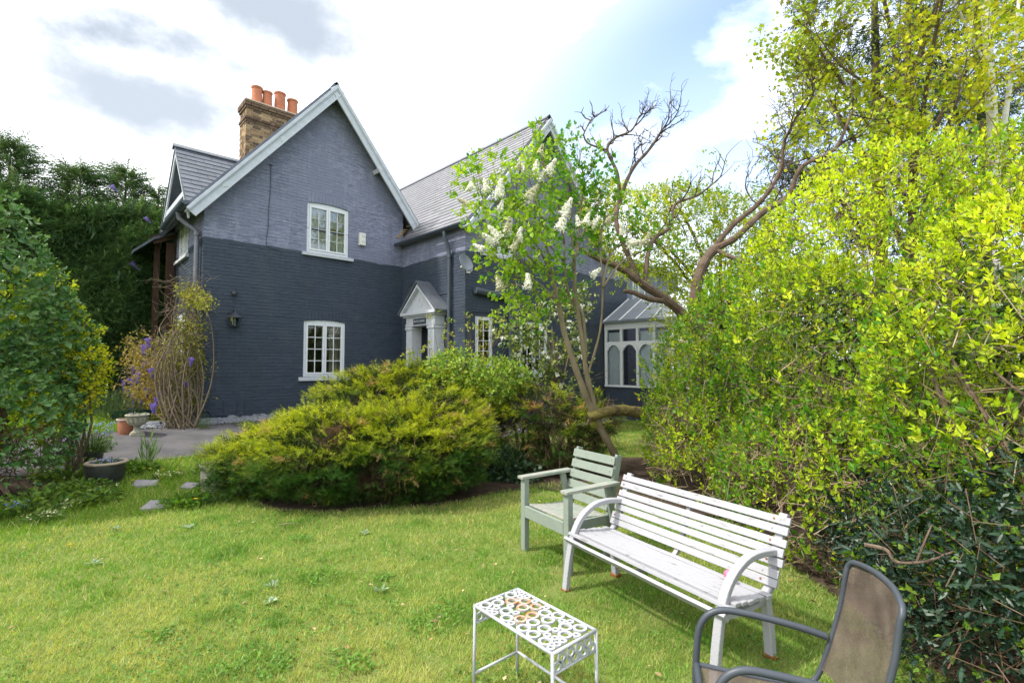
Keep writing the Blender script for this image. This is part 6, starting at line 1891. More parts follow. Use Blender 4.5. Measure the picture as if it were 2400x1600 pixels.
# coordinates: metres right of the view axis, metres ahead, height
juniper('juniper_bush', 'broad spreading juniper with golden tips in the middle of the lawn edge',
        [((-2.95, 6.75, .38), (.95, .85, .50)), ((-2.15, 6.45, .50), (1.1, .95, .58)), ((-1.4, 6.55, .58), (1.05, 1.0, .60)), ((-.98, 6.9, .64), (.70, .9, .62)), ((-2.55, 6.9, .58), (.95, .8, .48))],
        21000, 0, brown=.055, rust=[(P(775, 1015, 5.75), .26, (.13, .075, .05)), (P(880, 970, 6.1), .16, (.42, .25, .12)), (P(740, 1030, 5.8), .12, (.38, .22, .12)), (P(1000, 1060, 6.0), .24, (.10, .06, .04)), (P(860, 1090, 5.7), .22, (.10, .065, .045))])
juniper('juniper_bush', 'golden juniper rising behind the big one below the ground floor window',
        [((-2.1, 8.1, 1.0), (1.05, .8, .60)), ((-1.35, 8.0, 1.06), (.95, .8, .60)), ((-.88, 7.8, .80), (.58, .7, .60))], 10500, 11, brown=.04,
        rust=[(P(850, 870, 7.4), .14, (.40, .25, .12))])
juniper('juniper_bush', 'ragged juniper with rust brown tips behind the leaning lilac trunk',
        [((.15, 7.75, .62), (.42, .5, .62)), ((.62, 7.7, .55), (.45, .5, .55)), ((.38, 7.6, .95), (.55, .45, .35)), ((1.0, 7.9, .5), (.4, .5, .5)), ((1.35, 8.2, .75), (.4, .4, .42))], 4200, 6, brown=.05,
        rust=[(P(1245, 905, 7.3), .22, (.24, .16, .12)), (P(1225, 930, 7.2), .13, (.36, .16, .08)), (P(1320, 925, 7.4), .15, (.45, .22, .09)), (P(1345, 930, 7.4), .12, (.42, .2, .08))])

# rose bush between the junipers and the porch
ro = thing('rose_bush', LD(-.75, 8.2, float(g(8.2))), 'bright green leafy rose bush in front of the white porch', 'bush')
RB = [((-.72, 7.75, 1.32), (.55, .5, .40)), ((-.30, 7.8, 1.36), (.36, .4, .32)), ((-1.05, 7.85, 1.5), (.3, .35, .32)), ((-.02, 7.75, 1.42), (.3, .35, .2))]
p, n = sample_blobs(RB, 1500, depth=.3, lumpy=.3, lsc=4, back=.7, zmin=.9)
lv, st = sprigs(p, nrmz(n + rng.normal(size=p.shape) * .6 + EZ * .3), .10, 2, rng.uniform(.045, .07, len(p)), LEAF, mixc((.11, .24, .02), (.38, .46, .08), .5 + .35 * rng.normal(size=len(p))), wide=1.4)
put('leaves', lv, 'leaf', ro)
T = Tree(23)
for k in range(12):
    T.grow(LD(-.75 + T.r.gauss(0, .2), 8.0, .5), EZ * 1.3 + RGT * T.r.gauss(0, .5), 1.2, .008, 1, .18, .15, 2)
for (x, y) in ((940, 815), (958, 808), (985, 795), (1035, 780), (1042, 800), (1118, 790), (1128, 770)):
    e = P(x, y, 7.7); T.st.append((P(x + 8, 880, 7.8), e, .006, .003)); T.tips.append((e, EZ))
put('canes', join(st, T.stick_tri((.16, .10, .05))), 'twig', ro)
tp, td = T.tipsarr(); lv, _ = sprigs(np.repeat(tp, 3, 0) + rng.normal(size=(len(tp) * 3, 3)) * .05, rv(len(tp) * 3) + EZ * .4, .07, 2, .06, LEAF, mixc((.12, .20, .02), (.32, .30, .08), rng.random(len(tp) * 3)), wide=1.3)
put('tip_leaves', lv, 'leaf', ro)
iv = thing('ivy_clump', LD(-.05, 7.3, 0), 'low clump of dark ivy between the two junipers', 'plant')
IB = [((-.08, 7.35, .18), (.24, .22, .24)), ((.10, 7.2, .10), (.28, .22, .14)), ((-.25, 7.25, .07), (.22, .16, .08))]
p, n = sample_blobs(IB, 900, depth=.12, lumpy=.2, lsc=6, back=.4)
put('leaves', leafs(MAPLE, p, nrmz(n + rng.normal(size=p.shape) * .7), nrmz(n + EZ * .4 + rng.normal(size=p.shape) * .3), rng.uniform(.05, .08, len(p)), jit(mixc((.012, .04, .016), (.05, .09, .035), rng.random(len(p))), .2)), 'leaf_gloss', iv)
p, n = sample_blobs(IB[:1], 160, depth=.02, back=.1)
put('grassy_leaves', leafs(DIA, p, nrmz(n * .4 + rng.normal(size=p.shape) * .6 + EZ * .6), rv(len(p)), rng.uniform(.12, .2, len(p)), jit(mixc((.05, .12, .03), (.16, .22, .12), rng.random(len(p))), .2), .35), 'leaf', iv)

# ------------------------------------------------------------------ left: elaeagnus, privet, conifer hedge, wisteria
el = thing('elaeagnus_bush', LD(-6.6, 6.0, float(g(8.6))), 'tall grey green broad leaved shrub at the left of the drive', 'bush')
EB = [((-6.55, 5.75, 2.2), (1.05, .9, 1.45)), ((-6.35, 5.9, 1.2), (1.05, .9, 1.05)), ((-6.15, 6.2, 1.75), (.75, .7, .95)), ((-7.4, 5.6, 2.4), (1.1, 1.0, 1.5))]
p, n = sample_blobs(EB, 3200, depth=.10, lumpy=.12, lsc=3, back=.25)
keep = rng.random(len(p)) < np.clip((p[:, 2] - .2) / .7, .12, 1); p, n = p[keep], n[keep]
lv, st = sprigs(p, nrmz(n + rng.normal(size=p.shape) * .5 + EZ * .1), .10, 2, rng.uniform(.075, .12, len(p)), BROAD, mixc((.045, .125, .030), (.16, .265, .085), .4 + .3 * rng.normal(size=len(p))), wide=.72)
put('leaves', lv, 'leaf_gloss', el)
p3, n3 = sample_blobs(EB[1:3], 1500, depth=.18, back=.2); k = p3[:, 2] < .95; p3 = p3[k]; d3 = nrmz(rng.normal(size=p3.shape) + EZ * .8)
put('twigs', join(st, sticks(p3 - d3 * .2, p3 + d3 * .2, .005, .003, jit(mixc((.08, .05, .035), (.16, .11, .07), rng.random(len(p3))), .2))), 'twig', el)
T = Tree(6)
for k in range(8): T.limb([LD(-6.4 + T.r.gauss(0, .25), 5.9, .15), LD(-6.4 + T.r.gauss(0, .4), 5.9, 1.0), LD(-6.4 + T.r.gauss(0, .6), 5.9 + T.r.gauss(0, .3), 2.2)], .035, .012, 6, 4)
T.mb.out('stems', M['bark'], el)
pv = thing('privet_bush', LD(-5.75, 6.9, float(g(9.2))), 'yellow green privet beside the grey green shrub, backlight painted into its leaves', 'bush')
PB = [((-5.98, 6.5, 1.85), (.46, .5, .70)), ((-5.85, 6.55, 1.40), (.45, .45, .46)), ((-5.58, 6.45, 1.68), (.24, .3, .24)), ((-6.2, 6.4, 2.45), (.32, .45, .4)), ((-5.95, 6.1, 1.05), (.45, .4, .4))]
p, n = sample_blobs(PB, 1700, depth=.22, lumpy=.25, lsc=4, back=.6)
rt = np.clip((p @ RGT + 5.95) / .5, 0, 1)  # backlight put into the leaf colour, yellower towards the right edge
lv, st = sprigs(p, nrmz(n + rng.normal(size=p.shape) * .5 + EZ * .3), .09, 3, rng.uniform(.045, .07, len(p)), LEAF, mixc((.15, .30, .014), (.62, .56, .02), rt * .55 + .15 + .25 * rng.normal(size=len(p)) + .12 * (p[:, 2] - 1.5)), wide=1.1)
put('leaves', lv, 'leaf', pv); T = Tree(10)
for k in range(5): T.limb([LD(-5.75 + T.r.gauss(0, .08), 6.6, .15), LD(-5.75 + T.r.gauss(0, .12), 6.6, .9), LD(-5.8 + T.r.gauss(0, .25), 6.5, 1.9)], .018, .008, 6, 4)
T.mb.out('stems', M['bark'], pv); put('twigs', st, 'twig', pv)

# clipped conifer hedge along the back, with its unclipped leaders as single trees
chd = thing('conifer_hedge', (-1.5, 16.6, .55), 'tall clipped dark green conifer hedge closing the garden behind the drive', 'hedge')
N = 24000
face = rng.random(N) < .8
X = rng.uniform(-7.5, 2.15, N); Z = rng.uniform(1.35, 5.5, N); Yf = 15.75 + .22 * lump(np.stack([X, X * 0, Z], 1), 2.2, 1) + .45 * np.clip(1.9 - Z, 0, 1) + np.abs(rng.normal(0, .10, N)) + np.clip(Z - 4.9, 0, 1) * .5
p = np.stack([X, Yf, Z], 1); n = np.repeat([[0, -1., 0]], N, 0)
top = ~face; p[top, 2] = 5.35 + .35 * lump(p[top] * np.array([1, 1, 0]), 2.0, 3); p[top, 1] = rng.uniform(15.8, 17.2, top.sum()); n[top] = (0, -.3, 1.)
right_end = rng.random(N) < .07; p[right_end, 0] = 2.15 + rng.normal(0, .06, right_end.sum()); p[right_end, 1] = rng.uniform(15.9, 17, right_end.sum())
d = nrmz(n + rng.normal(size=p.shape) * .45 + np.array([.25, 0, -.05]))
col = jit(mixc((.065, .14, .055), (.18, .28, .09), .45 + .25 * lump(p, 2.5, 4) + .25 * rng.normal(size=N)), .2)
tri = leafs(CYP, p, d, nrmz(n + rng.normal(size=p.shape) * .5), rng.uniform(.26, .5, N), col, 1.15)
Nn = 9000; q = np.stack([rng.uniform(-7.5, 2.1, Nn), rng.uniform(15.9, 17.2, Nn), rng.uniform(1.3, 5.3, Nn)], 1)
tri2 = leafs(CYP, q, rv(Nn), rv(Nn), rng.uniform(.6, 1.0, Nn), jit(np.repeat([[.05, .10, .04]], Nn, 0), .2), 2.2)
put('foliage', join(tri, tri2), 'needle', chd)
tk = MB()
for k in range(9):
    x = -7 + k * 1.1; tk.tube([(x, 16.7, .5), (x + .05, 16.7, 2.5), (x, 16.6, 5.0)], [.1, .08, .04], 8)
tk.out('trunks', M['bark'], chd)
for (x, y, w, lab) in ((25, 335, 1.0, 'dark cypress leader above the hedge, farthest from the house'), (185, 392, .9, 'dark cypress leader with pointed top above the middle of the hedge'), (290, 396, .85, 'dark cypress leader above the hedge beside the house roof'), (365, 440, .5, 'short cypress tip above the hedge next to the slate roof')):
    tip = onY(x, y, 16.6); t = thing('cypress_tree', (tip[0], 16.6, .55), lab, 'tree', 'cypress leaders above the hedge')
    h = tip[2] - 4.6; N = int(460 * w * h)
    u = rng.random(N) ** .7; ang = rng.uniform(0, 6.283, N); rr_ = w * 1.15 * (1 - u) ** .8 * rng.uniform(.1, 1.0, N) + .02
    # boughs in ragged whorls
    rr_ *= .65 + .5 * (np.sin(u * h * 11 + ang * 2) > -.2)
    p = np.stack([tip[0] + rr_ * np.cos(ang), 16.6 + rr_ * np.sin(ang), 4.6 + h * u], 1)
    d = nrmz(np.stack([np.cos(ang), np.sin(ang), np.full(N, .55)], 1) + rng.normal(size=(N, 3)) * .25)
    put('crown', leafs(CYP, p, d, nrmz(EZ + rng.normal(size=(N, 3)) * .5), rng.uniform(.3, .6, N), jit(mixc((.04, .085, .04), (.11, .17, .07), rng.random(N)), .2)), 'needle', t)
    MB().tube([(tip[0], 16.6, .5), (tip[0], 16.6, 4.6), (tip[0], 16.6, tip[2] - .1)], [.09, .06, .012], 7).out('trunk', M['bark'], t)

wi = thing('wisteria', (2.0, 11.9, float(g(11.9))), 'tangled wisteria with mauve flowers climbing the house corner', 'climber')
T = Tree(66)
base = [G(418, 985), G(432, 985), G(400, 985), G(440, 978)]
for k in range(46):
    b = base[k % 4] + np.array([T.r.gauss(0, .09), T.r.gauss(0, .06), -.02])
    hgt = T.r.uniform(.7, 3.0); out_ = T.r.uniform(0, .7) if hgt < 1.7 else T.r.uniform(0, .15)
    top_ = np.array([2.15 - out_ * 1.0 + T.r.gauss(0, .08), 11.85 + T.r.gauss(0, .12) + .1 * out_, GZ + hgt])
    mid1 = b * .65 + top_ * .35 + np.array([T.r.gauss(-.05, .15), T.r.gauss(0, .10), 0]); mid2 = b * .3 + top_ * .7 + np.array([T.r.gauss(-.08, .17), T.r.gauss(0, .12), .1])
    T.limb([b, mid1, mid2, top_], T.r.uniform(.007, .020), .005, 6, 6)
    for _ in range(2): T.grow(mid2 if T.r.random() < .6 else top_, np.array([T.r.gauss(-.3, .6), T.r.gauss(-.1, .5), T.r.gauss(.2, .6)]), .5, .007, 1, .4, .0, 2)
T.mb.out('stems', mat('pale_vine_bark', (.16, .125, .085), .9, .15, .25, 12, .6, 50), wi, True)
put('twigs', T.stick_tri((.19, .15, .10)), 'twig', wi)
def wleaf(p, c0, c1, s=(.05, .08)):
    N = len(p); parts = []
    for _ in range(7):
        q = p + rng.normal(size=(N, 3)) * .055
        parts.append(leafs(LEAF, q, nrmz(rng.normal(size=(N, 3)) - EZ * .4), rv(N), rng.uniform(s[0], s[1], N), jit(mixc(c0, c1, rng.random(N)), .15)))
    return join(*parts)
WB = [np.array([onX(x, y, X)[0:3] for _ in range(n_)]) + rng.normal(size=(n_, 3)) * sg for (x, y, X, n_, sg) in ((345, 850, 1.55, 150, .22), (320, 800, 1.5, 60, .16), (370, 900, 1.75, 130, .22), (330, 900, 1.55, 110, .2), (400, 850, 1.95, 60, .16), (375, 950, 1.8, 70, .15))]
put('bronze_leaves', wleaf(np.concatenate(WB), (.20, .15, .04), (.38, .28, .09)), 'leaf', wi)
WG_ = [np.array([onX(x, y, X)[0:3] for _ in range(n_)]) + rng.normal(size=(n_, 3)) * sg for (x, y, X, n_, sg) in ((448, 690, 2.15, 70, .12), (440, 670, 2.15, 45, .1), (425, 770, 2.1, 60, .14), (462, 700, 2.15, 24, .08), (430, 840, 2.1, 150, .18), (415, 920, 2.0, 120, .17), (430, 800, 2.05, 80, .15), (380, 830, 1.9, 80, .2), (440, 750, 2.1, 50, .12))]
put('green_leaves', wleaf(np.concatenate(WG_), (.16, .18, .03), (.36, .33, .07)), 'leaf', wi)
fparts = []
for (x, y, X, L) in ((330, 805, 1.45, .22), (300, 880, 1.4, .3), (320, 865, 1.45, .28), (345, 860, 1.5, .2), (290, 905, 1.4, .25), (312, 920, 1.45, .3), (322, 930, 1.45, .2), (340, 905, 1.55, .2), (372, 910, 1.7, .18), (440, 835, 2.05, .16), (425, 890, 2.0, .14), (360, 925, 1.6, .2), (305, 850, 1.4, .2), (415, 880, 1.95, .12), (296, 935, 1.4, .25), (285, 885, 1.35, .25), (330, 845, 1.45, .2), (350, 940, 1.5, .2), (338, 790, 1.45, .2), (300, 915, 1.38, .28)):
    fparts.append(panicle(onX(x, y - 14, X), np.array([rng.normal() * .15, rng.normal() * .15, -1]), L, L * .28, (.28, .20, .60)))
put('flowers', join(*fparts), 'petal', wi)
# stray mauve trusses up in the conifer hedge
for i, (x, y) in enumerate(((300, 608), (333, 505), (255, 432))):
    t = thing('wisteria_truss', onY(x, y + 8, 15.62), ('mauve wisteria flower hanging on the face of the conifer hedge' if i == 0 else 'mauve wisteria flower caught high in the conifer hedge'), 'flower', 'wisteria flowers in the hedge')
    put('petals', panicle(onY(x, y - 6, 15.5), np.array([.6, 0, -.6]), .26 if i == 0 else .17, .07 if i == 0 else .045, (.30, .23, .56)), 'petal', t)
sh = thing('rosemary_bush', G(258, 968), 'low grey green rosemary bush on the far grass', 'bush')
c = np.array(sh.location); lat, dep = c @ RGT, c @ FWD0
p, n = sample_blobs([((lat, dep, c[2] + .2), (.42, .35, .34))], 700, depth=.25, back=.5)
put('foliage', leafs(FROND, p, nrmz(n * .5 + EZ * .8 + rng.normal(size=p.shape) * .2), rv(len(p)), rng.uniform(.12, .2, len(p)), jit(mixc((.04, .075, .035), (.10, .15, .07), rng.random(len(p))), .2), .6), 'needle', sh)
# ------------------------------------------------------------------ lawn: blades, weeds, bed soil
def bed(name, pts, lift=.008, m='soil'):
    c = np.mean(pts, 0); n = len(pts); V = [c]; 
    for q in pts: V.append(q)
    V = np.array(V); V[:, 2] = g(V[:, 1]) + lift; V[0, 2] += .03
    o = build(name, V, [(0, i + 1, (i + 1) % n + 1) for i in range(n)], M[m]); o['kind'] = 'structure'; return o
def blobpts(cl, cd, rl, rd, n=30, k=0):
    out = []
    for i in range(n):
        a = 2 * math.pi * i / n; w = 1 + .07 * math.sin(3 * a + k) + .05 * math.sin(7 * a + 2 * k)
        out.append(LD(cl + rl * w * math.cos(a), cd + rd * w * math.sin(a), 0))
    return np.array(out)
BED1 = blobpts(-1.85, 7.0, 2.0, 1.25, 36, 1)
BED2 = np.array([LD(2.25, 2.2, 0), LD(2.3, 3.0, 0), LD(2.3, 4.2, 0), LD(2.3, 5.5, 0), LD(2.0, 6.8, 0), LD(.9, 7.05, 0), LD(.1, 7.05, 0), LD(-.3, 7.2, 0), LD(-.2, 8.2, 0), LD(2, 9.0, 0), LD(6, 9, 0), LD(7, 4, 0), LD(5.5, 0, 0), LD(2.4, 0, 0)])
BED3 = blobpts(-6.35, 5.9, .95, .75, 24, 3)
bed('flower_bed', BED1); bed('flower_bed', BED2); bed('flower_bed', BED3)
def inside(P_, poly):
    x, y = P_[:, 0], P_[:, 1]; r = np.zeros(len(P_), bool); n = len(poly)
    for i in range(n):
        x0, y0 = poly[i][:2]; x1, y1 = poly[(i + 1) % n][:2]
        c = ((y0 > y) != (y1 > y)) & (x < (x1 - x0) * (y - y0) / (y1 - y0 + 1e-12) + x0); r ^= c
    return r
def shrinkp(poly, k):
    c = poly.mean(0); return c + (poly - c) * k
N = 800000
r = 1.3 + 13.5 * rng.random(N) ** 1.55
a = rng.uniform(-rad(62), rad(62), N)
lat, dep = r * np.sin(a), r * np.cos(a)
Pg = lat[:, None] * RGT + dep[:, None] * FWD0
y = Pg[:, 1]; x = Pg[:, 0]
ok = ~(inside(Pg, shrinkp(BED1, .96)) | inside(Pg, BED2) | inside(Pg, shrinkp(BED3, .95)))
edge = .05 * lump(np.stack([x, x * 0, x * 0], 1), 2.1, 3)
ok &= ~((y > 9.27 + edge) & (y < 11.3) & (x < 7.1)) & ~((y > 11.2) & (x > 1.2)) & ~((x > 7.0) & (y > 8.1))
for s_ in SLABS:
    ok &= ~inside(Pg, np.array([G(*c_) for c_ in s_]))
sparse = vnoise(Pg[:, 0], Pg[:, 1], 7., 5) < .16                       # thin, worn spots
ok &= ~(sparse & (rng.random(N) < .6))
for bx, by in ((2.84, 2.47), (3.31, 2.35), (3.04, 1.11), (2.57, 1.23), (3.18, 3.25), (3.06, 2.64), (2.95, 1.8)):   # worn where the furniture stands
    ok &= ~(((Pg[:, 0] - bx) ** 2 + (Pg[:, 1] - by) ** 2 < .012 + .02 * rng.random(N)) & (rng.random(N) < .7))
Pg, r, x, y = Pg[ok], r[ok], x[ok], y[ok]; N = len(Pg)
Pg[:, 2] = g(y)
t1 = vnoise(x, y, .9, 1) * 2 - 1; t2 = (vnoise(x, y, 2.6, 2) + vnoise(x, y, 5.5, 3)) - 1; t3 = (vnoise(x, y, 13., 4) + vnoise(x, y, 27., 6)) - 1
dry = np.clip(.36 + .34 * t1 + .50 * t2 + .45 * t3 + .2 * rng.normal(size=N), 0, 1)
lush = np.clip((-t2 - .25) * 1.6 + .5 * t3 * (t2 < 0), 0, 1)
margin = np.clip((y - 6.2) / 2.0, 0, 1) * (x < 2.2)     # longer grass round the pots and slabs
hgt = (.016 + .022 * rng.random(N)) * (1 + .8 * lush + .35 * t3 + 1.0 * margin) * (1 + .035 * r)
wid = .0019 + .00075 * r
col = mixc((.125, .290, .030), (.44, .46, .140), dry)
col = np.where((lush > .55)[:, None], col * .35 + .65 * np.array([.085, .205, .026]), col)
col = np.where((margin > .3)[:, None] & (rng.random(N) < .8)[:, None], mixc((.10, .24, .014), (.23, .35, .025), rng.random(N)), col)
straw = rng.random(N) < .07; col[straw] = (.52, .45, .22)
col = jit(col, .16)
ang = rng.uniform(0, 6.283, N); u = np.stack([np.cos(ang), np.sin(ang), ang * 0], 1)
la = rng.uniform(0, 6.283, N); ln = rng.uniform(.2, 1.1, N)
tipv = np.stack([np.cos(la) * ln, np.sin(la) * ln, np.ones(N)], 1) * hgt[:, None]
V = np.stack([Pg - u * wid[:, None] / 2, Pg + u * wid[:, None] / 2, Pg + tipv], 1).reshape(-1, 3)
F = np.arange(N * 3).reshape(-1, 3)
gr = build('grass', V, F, M['grass'], None, np.repeat(col, 3, 0)); gr['kind'] = 'stuff'
gr['label'] = 'short patchy green and straw coloured lawn grass'; gr['category'] = 'grass'

# clover and moss in patches between the blades, and a scatter of fallen bits
N = 60000
r = 1.4 + 9 * rng.random(N) ** 1.3; a = rng.uniform(-rad(60), rad(60), N)
Pc = (r * np.sin(a))[:, None] * RGT + (r * np.cos(a))[:, None] * FWD0
ok = (vnoise(Pc[:, 0], Pc[:, 1], 2.1, 21) * .6 + vnoise(Pc[:, 0], Pc[:, 1], 6.3, 22) * .4 > .62) & (Pc[:, 1] < 7.2)
ok &= ~(inside(Pc, BED1) | inside(Pc, BED2) | inside(Pc, BED3))
Pc = Pc[ok]; N = len(Pc); Pc[:, 2] = g(Pc[:, 1]) + .016 + .014 * rng.random(N)
tri = leafs(BROAD, Pc, nrmz(rng.normal(size=(N, 3)) * np.array([1, 1, .3])), nrmz(EZ + rng.normal(size=(N, 3)) * .4), rng.uniform(.012, .024, N), jit(mixc((.06, .16, .02), (.15, .30, .05), rng.random(N)), .18), 1.1)
cv = build('clover', tri[0], tri[1], M['leaf'], None, tri[2]); cv['kind'] = 'stuff'; cv['label'] = 'patches of low clover mixed into the lawn grass'; cv['category'] = 'clover'
N = 420
r = 1.6 + 7.5 * rng.random(N); a = rng.uniform(-rad(58), rad(58), N)
Pl = (r * np.sin(a))[:, None] * RGT + (r * np.cos(a))[:, None] * FWD0; Pl = Pl[(Pl[:, 1] < 7.0) & ~inside(Pl, BED2)]; N = len(Pl); Pl[:, 2] = .03
tri = leafs(LEAF, Pl, nrmz(rng.normal(size=(N, 3)) * np.array([1, 1, .15])), nrmz(EZ + rng.normal(size=(N, 3)) * .5), rng.uniform(.02, .045, N), jit(mixc((.20, .12, .05), (.42, .33, .18), rng.random(N)), .2))
lf = build('leaf_litter', tri[0], tri[1], M['twig'], None, tri[2]); lf['kind'] = 'stuff'; lf['label'] = 'scattered dry brown leaf bits lying on the lawn'; lf['category'] = 'litter'

# rosettes, daisies and dandelions in the lawn
def rosette(x, y, R, silver, lab, cat='weed'):
    p = G(x, y); t = thing('lawn_weed', p, lab, cat, 'weeds in the lawn'); N = 20 if silver else 90
    a = rng.uniform(0, 6.283, N); d = np.stack([np.cos(a), np.sin(a), rng.uniform(.15, .7, N)], 1)
    off_ = np.stack([rng.normal(0, R * (.15 if silver else .75), N), rng.normal(0, R * (.15 if silver else .75), N), np.zeros(N)], 1)
    c0, c1 = ((.18, .27, .14), (.36, .43, .30)) if silver else ((.075, .19, .02), (.17, .30, .04))
    put('leaves', leafs(LEAF, p + off_ + d * .01 + EZ * .015, d, nrmz(EZ + rng.normal(size=(N, 3)) * .3), rng.uniform(.6, 1, N) * (R if silver else .045), jit(mixc(c0, c1, rng.random(N)), .12), .8), 'leaf', t)
for (x, y) in ((215, 1298), (875, 1362), (625, 1350), (620, 1388), (835, 1228), (270, 1218), (430, 1215)):
    rosette(x, y, .06, True, 'silvery leaf rosette growing flat in the lawn')
for (x, y, R) in ((735, 1340, .10), (760, 1325, .09), (790, 1520, .10), (825, 1530, .09), (1000, 1440, .10), (960, 1430, .09), (640, 1530, .08), (545, 1542, .08), (700, 1330, .09), (880, 1330, .07), (360, 1465, .08), (1025, 1400, .08), (690, 1240, .07)):
    rosette(x, y, R, False, 'dark green weed clump growing in the lawn')
def flower(x, y, h, col, R, name, lab, cat, n=12):
    p = G(x, y); t = thing(name, p, lab, cat, cat + ' flowers in the grass')
    top = p + EZ * h + np.array([rng.normal() * .01, rng.normal() * .01, 0])
    put('stem', sticks(np.array([p]), np.array([top]), .002, .0015, np.array([[.08, .16, .03]])), 'twig', t, None)
    a = np.arange(n) * 6.283 / n; d = np.stack([np.cos(a), np.sin(a), np.full(n, .25)], 1)
    put('petals', leafs(DIA, np.repeat(top[None], n, 0), d, np.repeat([[0, 0, 1.]], n, 0), np.full(n, R), jit(np.repeat([col], n, 0), .08), .8), 'petal', t, None)
    put('heart', leafs(DIA, np.repeat(top[None], 6, 0) + EZ * .004, nrmz(np.stack([np.cos(a[:6] * 2), np.sin(a[:6] * 2), np.full(6, .6)], 1)), np.repeat([[0, 0, 1.]], 6, 0), np.full(6, R * .45), np.repeat([[.60, .40, .02]], 6, 0), 1.4), 'petal', t, None)
for (x, y) in ((158, 1262), (1083, 1176)): flower(x, y, .05, (.62, .42, .01), .018, 'dandelion', 'yellow dandelion in the open short grass', 'dandelion', 16)
for (x, y, h) in ((180, 1040, .16), (202, 1050, .14), (228, 1048, .18), (345, 1086, .12), (308, 1110, .10), (374, 1086, .10), (405, 1088, .12), (460, 1135, .10), (270, 1100, .2), (448, 1160, .12)):
    flower(x, y + 10, h, (.62, .44, .01), .028, 'dandelion', 'yellow dandelion among the pots and slabs', 'dandelion', 16)
for (x, y) in ((585, 1206), (862, 1167), (1140, 1050), (1090, 1100), (1250, 1110), (1195, 1070), (985, 1140), (1035, 1152), (1320, 1075), (1425, 1150), (1170, 1095), (960, 1165)):
    flower(x, y, .03, (.66, .66, .66), .014, 'daisy', 'white daisy in the lawn', 'daisy', 12)

# plants of the left border
def clump(x, y, R, h, n, T, c0, c1, size, name, label, cat='plant', wide=1., up=.5, flowers=None, matk='leaf', grp=None, p=None):
    p = G(x, y) if p is None else np.array(p); t = thing(name, p, label, cat, grp)
    a = rng.uniform(0, 6.283, n); rr_ = R * np.sqrt(rng.random(n)); hh = h * rng.random(n) * np.clip(1.1 - (rr_ / R) ** 2 * .7, .2, 1)
    q = p + np.stack([rr_ * np.cos(a), rr_ * np.sin(a), hh + .01], 1); d = nrmz(np.stack([np.cos(a), np.sin(a), np.full(n, up)], 1) + rng.normal(size=(n, 3)) * .5)
    put('leaves', leafs(T, q, d, nrmz(EZ + rng.normal(size=(n, 3)) * .5), rng.uniform(size * .6, size, n), jit(mixc(c0, c1, rng.random(n)), .15), wide), matk, t)
    put('stems', sticks(p + np.stack([rr_ * np.cos(a) * .5, rr_ * np.sin(a) * .5, a * 0], 1), q, .002, .0015, np.repeat([[.09, .14, .03]], n, 0)), 'twig', t)
    if flowers:
        m, cf, sz = flowers; a = rng.uniform(0, 6.283, m); rr_ = R * np.sqrt(rng.random(m)) * 1.05
        q = p + np.stack([rr_ * np.cos(a), rr_ * np.sin(a), h * rng.uniform(.8, 1.35, m)], 1)
        fl = [leafs(DIA, q + rng.normal(size=(m, 3)) * sz * .5, rv(m), nrmz(EZ + rng.normal(size=(m, 3)) * .4), np.full(m, sz), jit(np.repeat([cf], m, 0), .1), 2.) for _ in range(4)]
        put('flowers', join(*fl), 'petal', t)
        put('flower_stems', sticks(np.repeat(p[None], m, 0) + np.stack([rr_ * np.cos(a) * .5, rr_ * np.sin(a) * .5, a * 0], 1), q, .002, .0012, np.repeat([[.07, .13, .03]], m, 0)), 'twig', t)
BLUE = (.22, .34, .70); GR0, GR1 = (.05, .13, .015), (.15, .25, .03)
clump(205, 1050, .28, .34, 380, LEAF, (.07, .15, .03), (.17, .26, .07), .06, 'forget_me_not', 'forget-me-not with blue flowers in the small dark pot', flowers=(60, BLUE, .02), p=DP[0] + EZ * .17)
clump(247, 1070, .15, .06, 90, LEAF, (.05, .10, .03), (.13, .2, .06), .05, 'forget_me_not', 'small forget-me-not plants inside the black glazed pot', flowers=(26, (.34, .38, .66), .018), p=BP + EZ * .24)
for i, (x, y, R, h, lab) in enumerate(((150, 1100, .34, .28, 'leafy green border plants between the shrub and the black pot'), (185, 1135, .3, .16, 'low leafy clump in front of the black pot'), (120, 1150, .34, .16, 'low leafy border clump below the tall shrub'), (60, 1175, .36, .18, 'leafy border clump at the outer corner of the bed'), (310, 1080, .28, .12, 'low green plants between black pot and drive'), (220, 1152, .24, .12, 'small clump of pale leaves beside the stepping stone'))):
    clump(x, y, R, h, 260, BROAD, GR0, (.20, .29, .05), .085, 'border_plant', lab, wide=.75)
for i, (x, y, lab) in enumerate(((165, 1168, 'pale primrose clump at the border edge near the shrub'), (95, 1195, 'pale primrose clump at the lawn edge of the border'), (385, 1098, 'pale primrose clump beside the drive edge'), (235, 1130, 'pale primrose clump at the foot of the black pot'))):
    clump(x, y, .15, .06, 46, BROAD, (.08, .17, .03), (.22, .30, .07), .10, 'primrose', lab, wide=.6, flowers=(16, (.66, .64, .36), .025))
clump(22, 1188, .16, .12, 90, LEAF, GR0, GR1, .05, 'forget_me_not', 'blue forget-me-not at the outer end of the border', flowers=(26, BLUE, .016))
clump(340, 1075, .08, .42, 40, DIA, (.06, .14, .03), (.14, .24, .06), .30, 'iris_leaves', 'upright narrow green leaves beside the drive', wide=.16, up=3.5)
clump(150, 1062, .18, .25, 110, LEAF, GR0, (.10, .17, .04), .06, 'bluebell_clump', 'mauve bluebells at the foot of the tall shrub', flowers=(30, (.26, .20, .58), .028))
clump(428, 1160, .26, .12, 220, BROAD, (.05, .14, .012), (.14, .26, .02), .09, 'border_plant', 'bright green weed clump by the stepping stone', wide=.5)
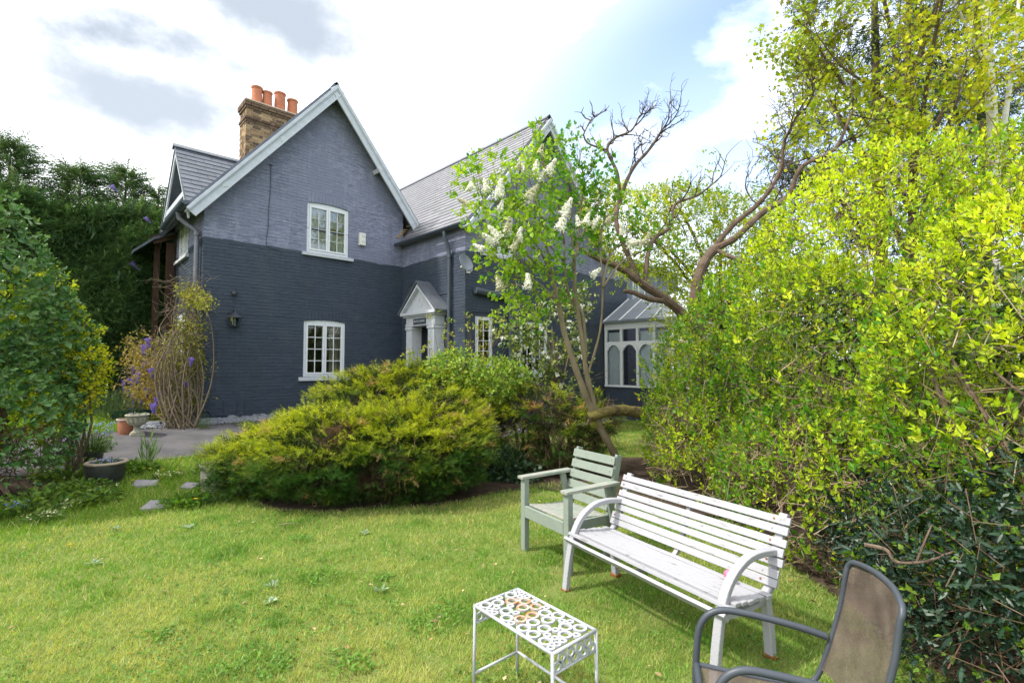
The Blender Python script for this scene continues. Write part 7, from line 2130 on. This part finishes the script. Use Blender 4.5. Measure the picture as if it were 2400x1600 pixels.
clump(500, 1158, .14, .08, 46, BROAD, (.03, .07, .02), (.08, .13, .03), .09, 'border_plant', 'small dark leafed seedling under the juniper', wide=.5)
clump(314, 990, .12, .05, 50, LEAF, (.06, .10, .03), (.14, .18, .06), .05, 'urn_planting', 'sparse low plants growing in the stone urn', flowers=(10, (.5, .45, .55), .02), p=UP_ + EZ * .33)
clump(470, 985, .14, .30, 60, LEAF, (.04, .10, .02), (.10, .18, .03), .04, 'wall_weed', 'small green weed at the foot of the navy wall')
clump(560, 975, .22, .12, 60, LEAF, (.04, .10, .02), (.10, .18, .03), .04, 'wall_weed', 'creeping weeds where wall meets slate chips')
# slate chips along the foot of the wall
N = 3000; X = rng.uniform(1.3, 6.9, N); Y = rng.uniform(11.4, 11.97, N); P0 = np.stack([X, Y, g(Y) + .012], 1)
T_ = np.array([(-.5, -.4, 0), (.5, -.3, 0), (.35, .45, 0), (-.4, .35, 0), (-.4, -.3, .35), (.4, -.25, .35), (.3, .35, .35), (-.3, .3, .35)]); F_ = np.array([(4, 5, 6, 7), (0, 1, 5, 4), (1, 2, 6, 5), (2, 3, 7, 6), (3, 0, 4, 7)])
tri = inst(T_, F_, P0, frames(nrmz(rng.normal(size=(N, 3)) * np.array([1, 1, .25])), np.repeat([[0, 0, 1.]], N, 0)), rng.uniform(.03, .08, N) * (1 + (rng.random(N) < .03) * 1.5), np.zeros((N, 3)))
sc = build('slate_chips', tri[0], tri[1], M['gravel']); sc['kind'] = 'stuff'; sc['label'] = 'loose grey slate chips along the foot of the navy wall'; sc['category'] = 'gravel'
strip('gravel_bed', 1.2, 7.0, 11.38, 11.98, M['soil'], .008, .02)
# dead twig and litter on the bed edge
for i, (x0, y0, x1, y1) in enumerate(((985, 1168, 1010, 1157), (640, 1210, 690, 1206))):
    o = thing('fallen_twig', G(x0, y0), ('pale fallen stick on the soil at the juniper edge' if i == 0 else 'thin fallen stick on the lawn beside the soil bed'), 'stick')
    MB().tube([G(x0, y0) + EZ * .02, (G(x0, y0) + G(x1, y1)) / 2 + EZ * .03, G(x1, y1) + EZ * .02], [.006, .005, .003], 6).out('wood', M['bark_lilac'], o)
